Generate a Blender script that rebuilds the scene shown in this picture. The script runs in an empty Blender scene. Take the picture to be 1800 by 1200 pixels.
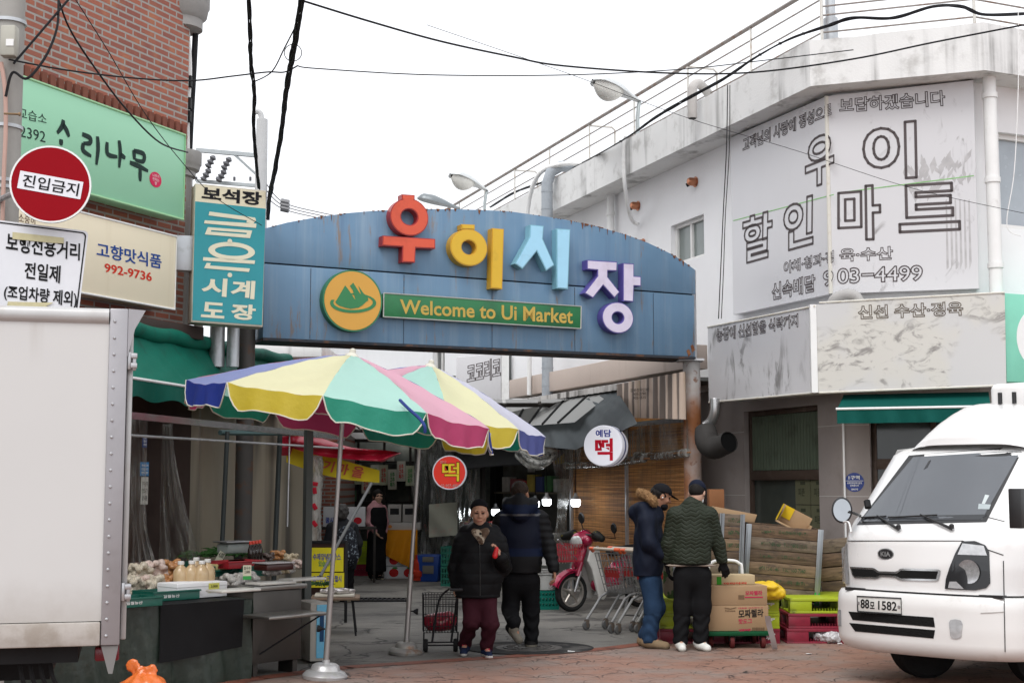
import bpy,bmesh,math,random
import numpy as np
from mathutils import Vector as V,Matrix
R=math.radians
S=bpy.context.scene
COL=S.collection
rnd=random.Random(7)
# ---------------------------------------------------------------- camera
FPX,CX,CY,EYE=2500.0,900.0,600.0,1.65
TILT=math.atan(253/2500)
cam_d=bpy.data.cameras.new('camera')
cam=bpy.data.objects.new('camera',cam_d);COL.objects.link(cam)
cam_d.sensor_width=36;cam_d.lens=50;cam_d.clip_end=400;cam_d.clip_start=.1
cam.location=(0,0,EYE);cam.rotation_euler=(R(90)+TILT,0,0)
S.camera=cam
# ---------------------------------------------------------------- world, sun, exposure
SUN_EL,SUN_AZ=55,200
wd=bpy.data.worlds.new('World');S.world=wd;wd.use_nodes=True
wn,wl=wd.node_tree.nodes,wd.node_tree.links
bg=wn['Background']
sky=wn.new('ShaderNodeTexSky');sky.sky_type='NISHITA';sky.sun_disc=False
sky.sun_elevation=R(SUN_EL);sky.sun_rotation=R(SUN_AZ);sky.air_density=1.0;sky.dust_density=6;sky.ozone_density=1
hs=wn.new('ShaderNodeHueSaturation');hs.inputs['Saturation'].default_value=.12   # grey, clouded sky
wl.new(sky.outputs[0],hs.inputs['Color'])
cl=wn.new('ShaderNodeMix');cl.data_type='RGBA';cl.inputs[0].default_value=.85   # closed cloud layer, thicker and thinner in broad patches
wt=wn.new('ShaderNodeTexCoord');wz=wn.new('ShaderNodeTexNoise');wz.inputs['Scale'].default_value=2.2;wz.inputs['Detail'].default_value=4;wl.new(wt.outputs['Generated'],wz.inputs['Vector'])
wm=wn.new('ShaderNodeMix');wm.data_type='RGBA';wl.new(wz.outputs['Fac'],wm.inputs[0]);wm.inputs[6].default_value=(5.2,5.4,5.8,1);wm.inputs[7].default_value=(8.6,8.7,8.9,1);wl.new(wm.outputs[2],cl.inputs[7])
wl.new(hs.outputs[0],cl.inputs[6]);wl.new(cl.outputs[2],bg.inputs['Color'])
bg.inputs['Strength'].default_value=.15
sl=bpy.data.lights.new('sun','SUN');sl.energy=1.0;sl.angle=R(25);sl.color=(1,.985,.96)
so=bpy.data.objects.new('sun',sl);COL.objects.link(so)
so.rotation_euler=(R(90-SUN_EL),0,R(180-SUN_AZ)+R(180)-R(180))
so.location=(0,-5,20)
S.view_settings.view_transform='Standard';S.view_settings.look='None'
S.view_settings.exposure=.5;S.view_settings.gamma=1
S.view_settings.use_curve_mapping=False
S.cycles.use_denoising=True
S.cycles.max_bounces=8;S.cycles.diffuse_bounces=4;S.cycles.glossy_bounces=3
S.cycles.transmission_bounces=4;S.cycles.transparent_max_bounces=12
S.cycles.caustics_reflective=False;S.cycles.caustics_refractive=False

# ---------------------------------------------------------------- geometry helpers
def ray(px,py):
    x,y=(px-CX)/FPX,(CY-py)/FPX
    c,s=math.cos(TILT),math.sin(TILT)
    return V((x,c-y*s,s+y*c))
def at(px,py,Y):
    r=ray(px,py);return V((0,0,EYE))+r*(Y/r.y)
def gnd(px,py,z=0.0):
    r=ray(px,py);return V((0,0,EYE))+r*((z-EYE)/r.z)
class Frame:
    """vertical working plane: u to the viewer's right, w up, n towards the viewer"""
    def __init__(s,O,u,w=(0,0,1)):
        s.O=V(O);s.u=V(u).normalized();s.w=V(w).normalized()
        s.v=s.w.cross(s.u).normalized();s.n=-s.v
    def p(s,a,b,c=0.0):return s.O+s.u*a+s.w*b+s.n*c
    def px(s,x,y,c=0.0):
        r=ray(x,y);o=V((0,0,EYE));q=s.O+s.n*c
        t=(q-o).dot(s.n)/r.dot(s.n);h=o+r*t-s.O
        return h.dot(s.u),h.dot(s.w)
    def P(s,x,y,c=0.0):return s.p(*s.px(x,y,c),c)
    def mat(s,a=0,b=0,c=0):
        m=Matrix((s.u,s.v,s.w)).transposed().to_4x4();m.translation=s.p(a,b,c);return m
    def shift(s,a=0,b=0,c=0):return Frame(s.p(a,b,c),s.u,s.w)

_edg={}
def text_edges(body,bold,res):
    key=(body,bold,res)
    if key not in _edg:
        vs,fs=text_geo(body,bold,res);cnt={}
        for f in fs:
            for i in range(len(f)):
                e=tuple(sorted((f[i],f[(i+1)%len(f)])));cnt[e]=cnt.get(e,0)+1
        # vertices are not shared between triangulated loops, so compare by place
        _edg[key]=[e for e,c in cnt.items() if c==1]
    return _edg[key]
_txt={}
def text_geo(body,bold=0.0,res=3):
    key=(body,bold,res)
    if key not in _txt:
        c=bpy.data.curves.new('t','FONT');c.body=body;c.offset=bold;c.resolution_u=res
        c.space_line=1.0;c.align_x='CENTER'
        o=bpy.data.objects.new('t',c);m=bpy.data.meshes.new_from_object(o)
        vs=[(v.co.x,v.co.y) for v in m.vertices];fs=[tuple(p.vertices) for p in m.polygons]
        bpy.data.objects.remove(o);bpy.data.curves.remove(c);bpy.data.meshes.remove(m)
        _txt[key]=(vs,fs)
    return _txt[key]

class MB:
    def __init__(s):s.v=[];s.f=[];s.m=[]
    def add(s,vs,fs,mi=0):
        o=len(s.v);s.v += [V(q) for q in vs]
        for f in fs:s.f.append(tuple(i+o for i in f));s.m.append(mi)
        return s
    def box(s,c,d,M=None,mi=0):
        c=V(c);d=V(d)/2
        vs=[V((x*d.x,y*d.y,z*d.z)) for z in (-1,1) for y in (-1,1) for x in (-1,1)]
        if M is not None:vs=[M@q for q in vs]
        return s.add([c+q for q in vs],[(0,2,3,1),(4,5,7,6),(0,1,5,4),(2,6,7,3),(0,4,6,2),(1,3,7,5)],mi)
    def fbox(s,F,a0,a1,b0,b1,c0,c1,mi=0):
        vs=[F.p(a,b,c) for b in (b0,b1) for c in (c1,c0) for a in (a0,a1)]
        return s.add(vs,[(0,2,3,1),(4,5,7,6),(0,1,5,4),(2,6,7,3),(0,4,6,2),(1,3,7,5)],mi)
    def hexa(s,lo,hi,mi=0):
        return s.add(list(lo)+list(hi),[(3,2,1,0),(4,5,6,7),(0,1,5,4),(1,2,6,5),(2,3,7,6),(3,0,4,7)],mi)
    def tube(s,pts,r,n=8,mi=0,cap=True,closed=False):
        pts=[V(p) for p in pts];k=len(pts)
        rr=r if isinstance(r,(list,tuple)) else [r]*k
        t0=(pts[1]-pts[0]).normalized()
        a=t0.orthogonal().normalized();vs=[]
        for i,p in enumerate(pts):
            t=(pts[min(i+1,k-1)]-pts[max(i-1,0)])
            if closed:t=pts[(i+1)%k]-pts[i-1]
            t.normalize()
            a=a-t*a.dot(t)
            a=a.normalized() if a.length>1e-6 else t.orthogonal().normalized()
            b=t.cross(a)
            vs += [p+(a*math.cos(j*2*math.pi/n)+b*math.sin(j*2*math.pi/n))*rr[i] for j in range(n)]
        fs=[]
        for i in range(k if closed else k-1):
            i2=(i+1)%k
            fs += [(i*n+j,i*n+(j+1)%n,i2*n+(j+1)%n,i2*n+j) for j in range(n)]
        if cap and not closed:fs += [tuple(range(n))[::-1],tuple(range((k-1)*n,k*n))]
        return s.add(vs,fs,mi)
    def lathe(s,prof,n=20,M=None,mi=0,cap=True):
        M=M or Matrix();vs=[]
        for r,z in prof:vs += [M@V((r*math.cos(j*2*math.pi/n),r*math.sin(j*2*math.pi/n),z)) for j in range(n)]
        k=len(prof)
        fs=[(i*n+j,i*n+(j+1)%n,(i+1)*n+(j+1)%n,(i+1)*n+j) for i in range(k-1) for j in range(n)]
        if cap:fs += [tuple(range(n))[::-1],tuple(range((k-1)*n,k*n))]
        return s.add(vs,fs,mi)
    def prism(s,F,poly,c0,c1,mi=0):
        k=len(poly)
        if sum(poly[i-1][0]*poly[i][1]-poly[i][0]*poly[i-1][1] for i in range(k))<0:poly=poly[::-1]
        vs=[F.p(a,b,c1) for a,b in poly]+[F.p(a,b,c0) for a,b in poly]
        fs=[tuple(range(k)),tuple(range(2*k-1,k-1,-1))]+[(i,i+k,(i+1)%k+k,(i+1)%k) for i in range(k)]
        return s.add(vs,fs,mi)
    def ring(s,F,a,b,ro,ri,c0,c1,n=36,mi=0):
        ro=ro if isinstance(ro,tuple) else (ro,ro);ri=ri if isinstance(ri,tuple) else (ri,ri)
        vs=[]
        for (r,c) in ((ro,c1),(ri,c1),(ri,c0),(ro,c0)):
            vs += [F.p(a+r[0]*math.cos(j*2*math.pi/n),b+r[1]*math.sin(j*2*math.pi/n),c) for j in range(n)]
        fs=[(q*n+j,q*n+(j+1)%n,((q+1)%4)*n+(j+1)%n,((q+1)%4)*n+j) for q in range(4) for j in range(n)]
        fs=[f[::-1] for f in fs]
        return s.add(vs,fs,mi)
    def disc(s,F,a,b,r,c0,c1,n=40,mi=0):
        r=r if isinstance(r,tuple) else (r,r)
        return s.prism(F,[(a+r[0]*math.cos(j*2*math.pi/n),b+r[1]*math.sin(j*2*math.pi/n)) for j in range(n)],c0,c1,mi)
    def grid(s,fn,nu,nv,mi=0,closed_u=False):
        vs=[fn(i/nu,j/nv) for j in range(nv+1) for i in range(nu+(0 if closed_u else 1))]
        w=nu if closed_u else nu+1
        fs=[(j*w+i,j*w+(i+1)%w,(j+1)*w+(i+1)%w,(j+1)*w+i) for j in range(nv) for i in range(nu)]
        return s.add(vs,fs,mi if isinstance(mi,int) else 0)
    def text(s,F,body,a0,a1,b0,b1,c=.004,bold=0.0,mi=0,slant=0.0,res=3):
        vs,fs=text_geo(body,bold,res)
        xs=[q[0] for q in vs];ys=[q[1] for q in vs]
        x0,x1,y0,y1=min(xs),max(xs),min(ys),max(ys)
        def g(x,y):
            t=(y-y0)/(y1-y0)
            return F.p(a0+(a1-a0)*(x-x0)/(x1-x0)+slant*t,b0+(b1-b0)*t,c)
        return s.add([g(*q) for q in vs],fs,mi)
    def qtext(s,F,body,q,c=.004,bold=0.0,mi=0,res=3):
        """text stretched into four photo points (bl, br, tr, tl) taken on plane c of frame F"""
        vs,fs=text_geo(body,bold,res);Q=[V((*F.px(*p,c),0)) for p in q]
        xs=[w[0] for w in vs];ys=[w[1] for w in vs]
        x0,x1,y0,y1=min(xs),max(xs),min(ys),max(ys);out=[]
        for x,y in vs:
            s_,t=(x-x0)/(x1-x0),(y-y0)/(y1-y0)
            h=(Q[0]*(1-s_)+Q[1]*s_)*(1-t)+(Q[3]*(1-s_)+Q[2]*s_)*t
            out.append(F.p(h.x,h.y,c))
        return s.add(out,fs,mi)

def build(name,mb,mat,parent=None,local=False,bevel=0.0,smooth=40,seg=2):
    """one mesh object; coordinates are world ones unless local"""
    inv=None
    if parent is not None and not local:
        r=parent
        while r.parent is not None:r=r.parent
        inv=r.matrix_basis.inverted()
    me=bpy.data.meshes.new(name)
    me.from_pydata([(inv@q if inv is not None else q)[:] for q in mb.v],[],mb.f)
    mats=mat if isinstance(mat,(list,tuple)) else [mat]
    for m in mats:me.materials.append(m)
    if len(mats)>1:me.polygons.foreach_set('material_index',mb.m)
    if bevel>0:
        bm=bmesh.new();bm.from_mesh(me)
        bmesh.ops.remove_doubles(bm,verts=bm.verts,dist=1e-5)
        es=[e for e in bm.edges if len(e.link_faces)==2 and e.calc_face_angle(0)>R(30)]
        bmesh.ops.bevel(bm,geom=es,offset=bevel,segments=seg,profile=.5,affect='EDGES',clamp_overlap=True)
        bm.to_mesh(me);bm.free()
    me.validate()
    if smooth:
        me.polygons.foreach_set('use_smooth',[True]*len(me.polygons))
        me.set_sharp_from_angle(angle=R(smooth))
    o=bpy.data.objects.new(name,me);COL.objects.link(o)
    if parent is not None:o.parent=parent
    return o
def tag(o,label=None,cat=None,group=None,kind=None):
    if label:o['label']=label
    if cat:o['category']=cat
    if group:o['group']=group
    if kind:o['kind']=kind
    return o
def thing(name,label,cat,loc=(0,0,0),rz=0.0,group=None,M=None):
    o=bpy.data.objects.new(name,None);COL.objects.link(o);o.empty_display_size=.2
    if M is not None:o.matrix_basis=M
    else:o.location=loc;o.rotation_euler=(0,0,rz);o.matrix_basis=Matrix.Translation(V(loc))@Matrix.Rotation(rz,4,'Z')
    return tag(o,label,cat,group)
def dup(root,M,label=None,group=None):
    def cp(o,par):
        c=o.copy();COL.objects.link(c);c.parent=par
        for ch in list(o.children):cp(ch,c)
        return c
    r=cp(root,None);r.matrix_basis=M
    if label:r['label']=label
    if group:r['group']=group
    return r
def TM(loc,rz=0.0,sc=1.0):return Matrix.Translation(V(loc))@Matrix.Rotation(rz,4,'Z')@Matrix.Scale(sc,4)
def arc(c,r,a0,a1,n,ax=(1,0,0),ay=(0,0,1)):
    c,ax,ay=V(c),V(ax),V(ay)
    return [c+ax*r*math.cos(R(a0+(a1-a0)*i/n))+ay*r*math.sin(R(a0+(a1-a0)*i/n)) for i in range(n+1)]
def spline(pts,n=8):
    pts=[V(p) for p in pts];out=[]
    for i in range(len(pts)-1):
        p0,p1,p2,p3=pts[max(i-1,0)],pts[i],pts[i+1],pts[min(i+2,len(pts)-1)]
        for j in range(n):
            t=j/n
            out.append(.5*((2*p1)+(p2-p0)*t+(2*p0-5*p1+4*p2-p3)*t*t+(3*p1-p0-3*p2+p3)*t**3))
    return out+[pts[-1]]
def hsh(*a):
    x=math.sin(sum((i+1)*12.9898*q for i,q in enumerate(a))+4.1)*43758.5453
    return x-math.floor(x)

# ---------------------------------------------------------------- materials
def _n(nt,kind,**kw):
    n=nt.nodes.new(kind)
    for k,v in kw.items():
        if k in n.inputs.keys() if hasattr(n.inputs,'keys') else False:n.inputs[k].default_value=v
        else:setattr(n,k,v)
    return n
def c4(c):return (c[0],c[1],c[2],1)
def mixc(nt,fac,a,b,mode='MIX'):
    m=nt.nodes.new('ShaderNodeMix');m.data_type='RGBA';m.blend_type=mode;m.clamp_factor=True
    for sock,val in ((m.inputs[0],fac),(m.inputs[6],a),(m.inputs[7],b)):
        if isinstance(val,(int,float)):sock.default_value=val
        elif isinstance(val,tuple):sock.default_value=c4(val)
        else:nt.links.new(val,sock)
    return m.outputs[2]
def noise(nt,vec,scale,detail=4,rough=.55,sx=None):
    if sx is not None:
        mp=nt.nodes.new('ShaderNodeMapping');mp.inputs['Scale'].default_value=sx;nt.links.new(vec,mp.inputs[0]);vec=mp.outputs[0]
    n=_n(nt,'ShaderNodeTexNoise',Scale=scale,Detail=detail,Roughness=rough);nt.links.new(vec,n.inputs['Vector'])
    return n.outputs['Fac']
def ramp(nt,fac,lo,hi):
    r=nt.nodes.new('ShaderNodeMapRange');r.inputs[1].default_value=lo;r.inputs[2].default_value=hi
    r.interpolation_type='SMOOTHSTEP'
    nt.links.new(fac,r.inputs[0]);return r.outputs[0]
def mth(nt,op,a,b=0.0,c=None):
    m=nt.nodes.new('ShaderNodeMath');m.operation=op
    for i,q in enumerate((a,b) if c is None else (a,b,c)):
        if isinstance(q,(int,float)):m.inputs[i].default_value=q
        else:nt.links.new(q,m.inputs[i])
    return m.outputs[0]
def newmat(name):
    m=bpy.data.materials.new(name);m.use_nodes=True
    nt=m.node_tree;b=nt.nodes['Principled BSDF']
    tc=nt.nodes.new('ShaderNodeTexCoord')
    return m,nt,b,tc.outputs['Object']
def setbump(nt,b,h,strength=.3,dist=.01):
    bp=_n(nt,'ShaderNodeBump',Strength=strength,Distance=dist);nt.links.new(h,bp.inputs['Height']);nt.links.new(bp.outputs[0],b.inputs['Normal'])
def M(name,col,rough=.6,metal=0.0,var=.12,vs=5.0,bump=0.0,bs=60.0,dirt=None,streak=None,coat=0.0,emit=None,spec=None,trans=0.0,alpha=1.0,sss=0.0):
    """dirt=(colour, scale, lo, hi, amount)   streak=(colour, scale, lo, hi, amount) stretched along local z"""
    m,nt,b,ob=newmat(name)
    c=mixc(nt,noise(nt,ob,vs),tuple(q*(1-var) for q in col),tuple(min(1,q*(1+var)) for q in col))
    if streak:
        f=mth(nt,'MULTIPLY',ramp(nt,noise(nt,ob,streak[1],5,.6,(1,1,.06)),streak[2],streak[3]),streak[4])
        f=mth(nt,'MULTIPLY',f,ramp(nt,noise(nt,ob,1.3),.3,.6));c=mixc(nt,f,c,streak[0])
    if dirt:
        f=mth(nt,'MULTIPLY',ramp(nt,noise(nt,ob,dirt[1],6,.62),dirt[2],dirt[3]),dirt[4]);c=mixc(nt,f,c,dirt[0])
    nt.links.new(c,b.inputs['Base Color'])
    b.inputs['Metallic'].default_value=metal;b.inputs['Specular IOR Level'].default_value=spec if spec is not None else (.5 if rough<.42 else .09)
    rr=mth(nt,'ADD',mth(nt,'MULTIPLY',noise(nt,ob,vs*2.3),.16),rough-.08);nt.links.new(rr,b.inputs['Roughness'])
    b.inputs['Coat Weight'].default_value=coat;b.inputs['Coat Roughness'].default_value=.08
    b.inputs['Transmission Weight'].default_value=trans;b.inputs['Alpha'].default_value=alpha
    if emit:b.inputs['Emission Color'].default_value=c4(emit[0]);b.inputs['Emission Strength'].default_value=emit[1]
    if sss:b.inputs['Subsurface Weight'].default_value=sss;b.inputs['Subsurface Radius'].default_value=(.01,.004,.002)
    if bump:setbump(nt,b,noise(nt,ob,bs,4),bump,.01)
    return m
def plastic_sheet(name,tint=(.9,.92,.9),dens=.22,gloss=.35):
    """clear vinyl: mostly see-through, milky folds and a gloss"""
    m,nt,b,ob=newmat(name)
    nt.nodes.remove(b);out=nt.nodes['Material Output']
    t=_n(nt,'ShaderNodeBsdfTransparent');t.inputs[0].default_value=c4(tint)
    d=_n(nt,'ShaderNodeBsdfDiffuse');d.inputs[0].default_value=(.8,.8,.76,1)
    tr=_n(nt,'ShaderNodeBsdfTranslucent');tr.inputs[0].default_value=(.8,.8,.76,1)
    g=_n(nt,'ShaderNodeBsdfGlossy');g.inputs['Roughness'].default_value=.12
    bp=_n(nt,'ShaderNodeBump',Strength=.9,Distance=.05)
    nt.links.new(noise(nt,ob,5,5,.6,(1,1,.25)),bp.inputs['Height']);nt.links.new(bp.outputs[0],g.inputs['Normal'])
    m0=_n(nt,'ShaderNodeMixShader');nt.links.new(d.outputs[0],m0.inputs[1]);nt.links.new(tr.outputs[0],m0.inputs[2])
    m1=_n(nt,'ShaderNodeMixShader');nt.links.new(t.outputs[0],m1.inputs[1]);nt.links.new(m0.outputs[0],m1.inputs[2])
    nt.links.new(mth(nt,'MULTIPLY',ramp(nt,noise(nt,ob,6,5,.65,(1,1,.2)),.35,.75),dens*2),m1.inputs[0])
    m2=_n(nt,'ShaderNodeMixShader');nt.links.new(m1.outputs[0],m2.inputs[1]);nt.links.new(g.outputs[0],m2.inputs[2])
    fr=_n(nt,'ShaderNodeFresnel',IOR=1.5);nt.links.new(bp.outputs[0],fr.inputs['Normal'])
    nt.links.new(mth(nt,'MULTIPLY',fr.outputs[0],gloss*2),m2.inputs[0])
    nt.links.new(m2.outputs[0],out.inputs['Surface'])
    return m

# ---------------------------------------------------------------- soft bodies: one continuous skin from smooth-joined limbs
def surf(prims,vox,k=.03,disp=None):
    los,his=[],[]
    for p in prims:
        if p[0]=='c':r=max(p[3],p[4]);los.append(np.minimum(p[1],p[2])-r);his.append(np.maximum(p[1],p[2])+r)
        elif p[0]=='e':r=max(p[2]);los.append(np.array(p[1])-r);his.append(np.array(p[1])+r)
    lo=np.min(los,0)-4*vox;hi=np.max(his,0)+4*vox
    n=np.ceil((hi-lo)/vox).astype(int)+1
    D=np.full(n,1.0,np.float32);ax=[lo[i]+vox*np.arange(n[i]) for i in range(3)]
    for p in prims:
        op=p[-1] if isinstance(p[-1],dict) else {}
        kk=op.get('k',k)
        if p[0]=='clip':
            P,N=np.array(p[1]),np.array(p[2])/np.linalg.norm(p[2])
            d=((ax[0]-P[0])*N[0])[:,None,None]+((ax[1]-P[1])*N[1])[None,:,None]+((ax[2]-P[2])*N[2])[None,None,:]
            D=np.maximum(D,d.astype(np.float32));continue
        if p[0]=='c':r=max(p[3],p[4]);l,h=np.minimum(p[1],p[2])-r,np.maximum(p[1],p[2])+r
        else:r=max(p[2]);l,h=np.array(p[1])-r,np.array(p[1])+r
        pad=kk+3*vox
        i0=np.maximum(0,np.floor((l-pad-lo)/vox).astype(int));i1=np.minimum(n,np.ceil((h+pad-lo)/vox).astype(int)+1)
        sl_=tuple(slice(a,b) for a,b in zip(i0,i1))
        X,Y,Z=np.meshgrid(*[ax[i][sl_[i]] for i in range(3)],indexing='ij')
        if p[0]=='c':
            a,b=np.array(p[1],float),np.array(p[2],float)
            X,Y,Z=X-a[0],Y-a[1],Z-a[2];ab=b-a
            fl=op.get('flat')
            if fl is not None:
                N=np.array(fl[:3])/np.linalg.norm(fl[:3]);q=1/fl[3]-1
                dn=(X*N[0]+Y*N[1]+Z*N[2])
                # flatten about the limb's own axis
                L2=max(ab.dot(ab),1e-9);t=np.clip((X*ab[0]+Y*ab[1]+Z*ab[2])/L2,0,1)
                ex,ey,ez=X-t*ab[0],Y-t*ab[1],Z-t*ab[2]
                dn=ex*N[0]+ey*N[1]+ez*N[2]
                ex,ey,ez=ex+N[0]*dn*q,ey+N[1]*dn*q,ez+N[2]*dn*q
                d=np.sqrt(ex*ex+ey*ey+ez*ez)-(p[3]+(p[4]-p[3])*t)
                d=np.where(d>0,d,d*min(1,fl[3]*1.2))
            else:
                L2=max(ab.dot(ab),1e-9);t=np.clip((X*ab[0]+Y*ab[1]+Z*ab[2])/L2,0,1)
                d=np.sqrt((X-t*ab[0])**2+(Y-t*ab[1])**2+(Z-t*ab[2])**2)-(p[3]+(p[4]-p[3])*t)
        else:
            c=p[1];X,Y,Z=X-c[0],Y-c[1],Z-c[2]
            if 'R' in op:
                Q=np.array(op['R']).T;X,Y,Z=(Q[0,0]*X+Q[0,1]*Y+Q[0,2]*Z,Q[1,0]*X+Q[1,1]*Y+Q[1,2]*Z,Q[2,0]*X+Q[2,1]*Y+Q[2,2]*Z)
            rx,ry,rz=p[2]
            k0=np.sqrt((X/rx)**2+(Y/ry)**2+(Z/rz)**2);k1=np.sqrt((X/rx**2)**2+(Y/ry**2)**2+(Z/rz**2)**2)
            d=np.where(k1>1e-9,k0*(k0-1)/np.maximum(k1,1e-9),-min(p[2]))
        d=d.astype(np.float32);cur=D[sl_]
        if op.get('sub'):
            hh=np.maximum(kk-np.abs(cur+d),0)/max(kk,1e-6);D[sl_]=np.maximum(cur,-d)+hh*hh*kk/4
        else:
            hh=np.maximum(kk-np.abs(cur-d),0)/max(kk,1e-6);D[sl_]=np.minimum(cur,d)-hh*hh*kk/4
    D[0]=D[-1]=1;D[:,0]=D[:,-1]=1;D[:,:,0]=D[:,:,-1]=1
    I=D<0
    m=np.array(n)-1
    cnt=np.zeros(m,np.int8);corners=[(i,j,l) for i in (0,1) for j in (0,1) for l in (0,1)]
    for c in corners:cnt += I[c[0]:c[0]+m[0],c[1]:c[1]+m[1],c[2]:c[2]+m[2]]
    act=(cnt>0)&(cnt<8);idx=np.full(m,-1,np.int64);A=np.argwhere(act);idx[act]=np.arange(len(A))
    acc=np.zeros((len(A),3));num=np.zeros(len(A))
    for e in range(3):
        for c in corners:
            if c[e]:continue
            c2=list(c);c2[e]=1
            va=D[A[:,0]+c[0],A[:,1]+c[1],A[:,2]+c[2]].astype(float);vb=D[A[:,0]+c2[0],A[:,1]+c2[1],A[:,2]+c2[2]].astype(float)
            cr=(va<0)!=(vb<0);t=np.where(cr,va/np.where(cr,va-vb,1),0)
            pt=np.tile(np.array(c,float),(len(A),1));pt[:,e] += t
            acc += pt*cr[:,None];num += cr
    P=lo+vox*(A+acc/num[:,None])
    F=[]
    for e in range(3):
        o1,o2=(e+1)%3,(e+2)%3
        s0=[slice(1,-1)]*3;s1=[slice(1,-1)]*3;s0[e]=slice(0,-1);s1[e]=slice(1,None)
        a,b=I[tuple(s0)],I[tuple(s1)];ch=np.argwhere(a!=b)
        if not len(ch):continue
        ins=a[a!=b]
        base=ch.copy();base[:,o1] += 1;base[:,o2] += 1
        def g(d1,d2):q=base.copy();q[:,o1] -= d1;q[:,o2] -= d2;return idx[q[:,0],q[:,1],q[:,2]]
        q=np.stack([g(1,1),g(0,1),g(0,0),g(1,0)],1);q[~ins]=q[~ins][:,::-1];F.append(q)
    F=np.concatenate(F)
    if disp is not None:
        nr=np.zeros_like(P);fn=np.cross(P[F[:,2]]-P[F[:,0]],P[F[:,3]]-P[F[:,1]])
        for j in range(4):np.add.at(nr,F[:,j],fn)
        nr /= np.maximum(np.linalg.norm(nr,axis=1),1e-12)[:,None]
        P=P+nr*disp(P,nr)[:,None]
    return P,F
def soft(name,prims,vox,mat,parent=None,k=.03,disp=None):
    """mesh in the parent's own (local) coordinates"""
    P,F=surf(prims,vox,k,disp)
    me=bpy.data.meshes.new(name);me.from_pydata(P.tolist(),[],F.tolist())
    for m in (mat if isinstance(mat,(list,tuple)) else [mat]):me.materials.append(m)
    me.polygons.foreach_set('use_smooth',[True]*len(me.polygons))
    o=bpy.data.objects.new(name,me);COL.objects.link(o);o.parent=parent
    return o
# ================================================================ SETTING: ground and pavement
def mat_asphalt():
    m,nt,b,ob=newmat('asphalt')
    c=mixc(nt,noise(nt,ob,90,3),(.085,.081,.074),(.185,.176,.16))
    c=mixc(nt,mth(nt,'MULTIPLY',ramp(nt,noise(nt,ob,.9,5,.6),.42,.62),.55),c,(.20,.19,.172))
    c=mixc(nt,mth(nt,'MULTIPLY',ramp(nt,noise(nt,ob,.55,6,.7,(1,2.2,1)),.53,.60),.75),c,(.05,.048,.045))
    w=nt.nodes.new('ShaderNodeVectorMath');w.operation='ADD';nt.links.new(ob,w.inputs[0])
    nz=_n(nt,'ShaderNodeTexNoise',Scale=1.3,Detail=5);nt.links.new(ob,nz.inputs[0]);nt.links.new(nz.outputs['Color'],w.inputs[1])
    vo=_n(nt,'ShaderNodeTexVoronoi',Scale=.75);vo.feature='DISTANCE_TO_EDGE';nt.links.new(w.outputs[0],vo.inputs['Vector'])
    cr=mth(nt,'MULTIPLY',mth(nt,'SUBTRACT',1.0,ramp(nt,vo.outputs['Distance'],.004,.018)),ramp(nt,noise(nt,ob,.8),.42,.55))
    c=mixc(nt,mth(nt,'MULTIPLY',cr,.9),c,(.018,.017,.016))
    nt.links.new(c,b.inputs['Base Color'])
    nt.links.new(mth(nt,'ADD',mth(nt,'MULTIPLY',noise(nt,ob,2),.3),.6),b.inputs['Roughness'])
    setbump(nt,b,mth(nt,'SUBTRACT',noise(nt,ob,130,2),mth(nt,'MULTIPLY',cr,2.0)),.5,.012)
    return m
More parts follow.
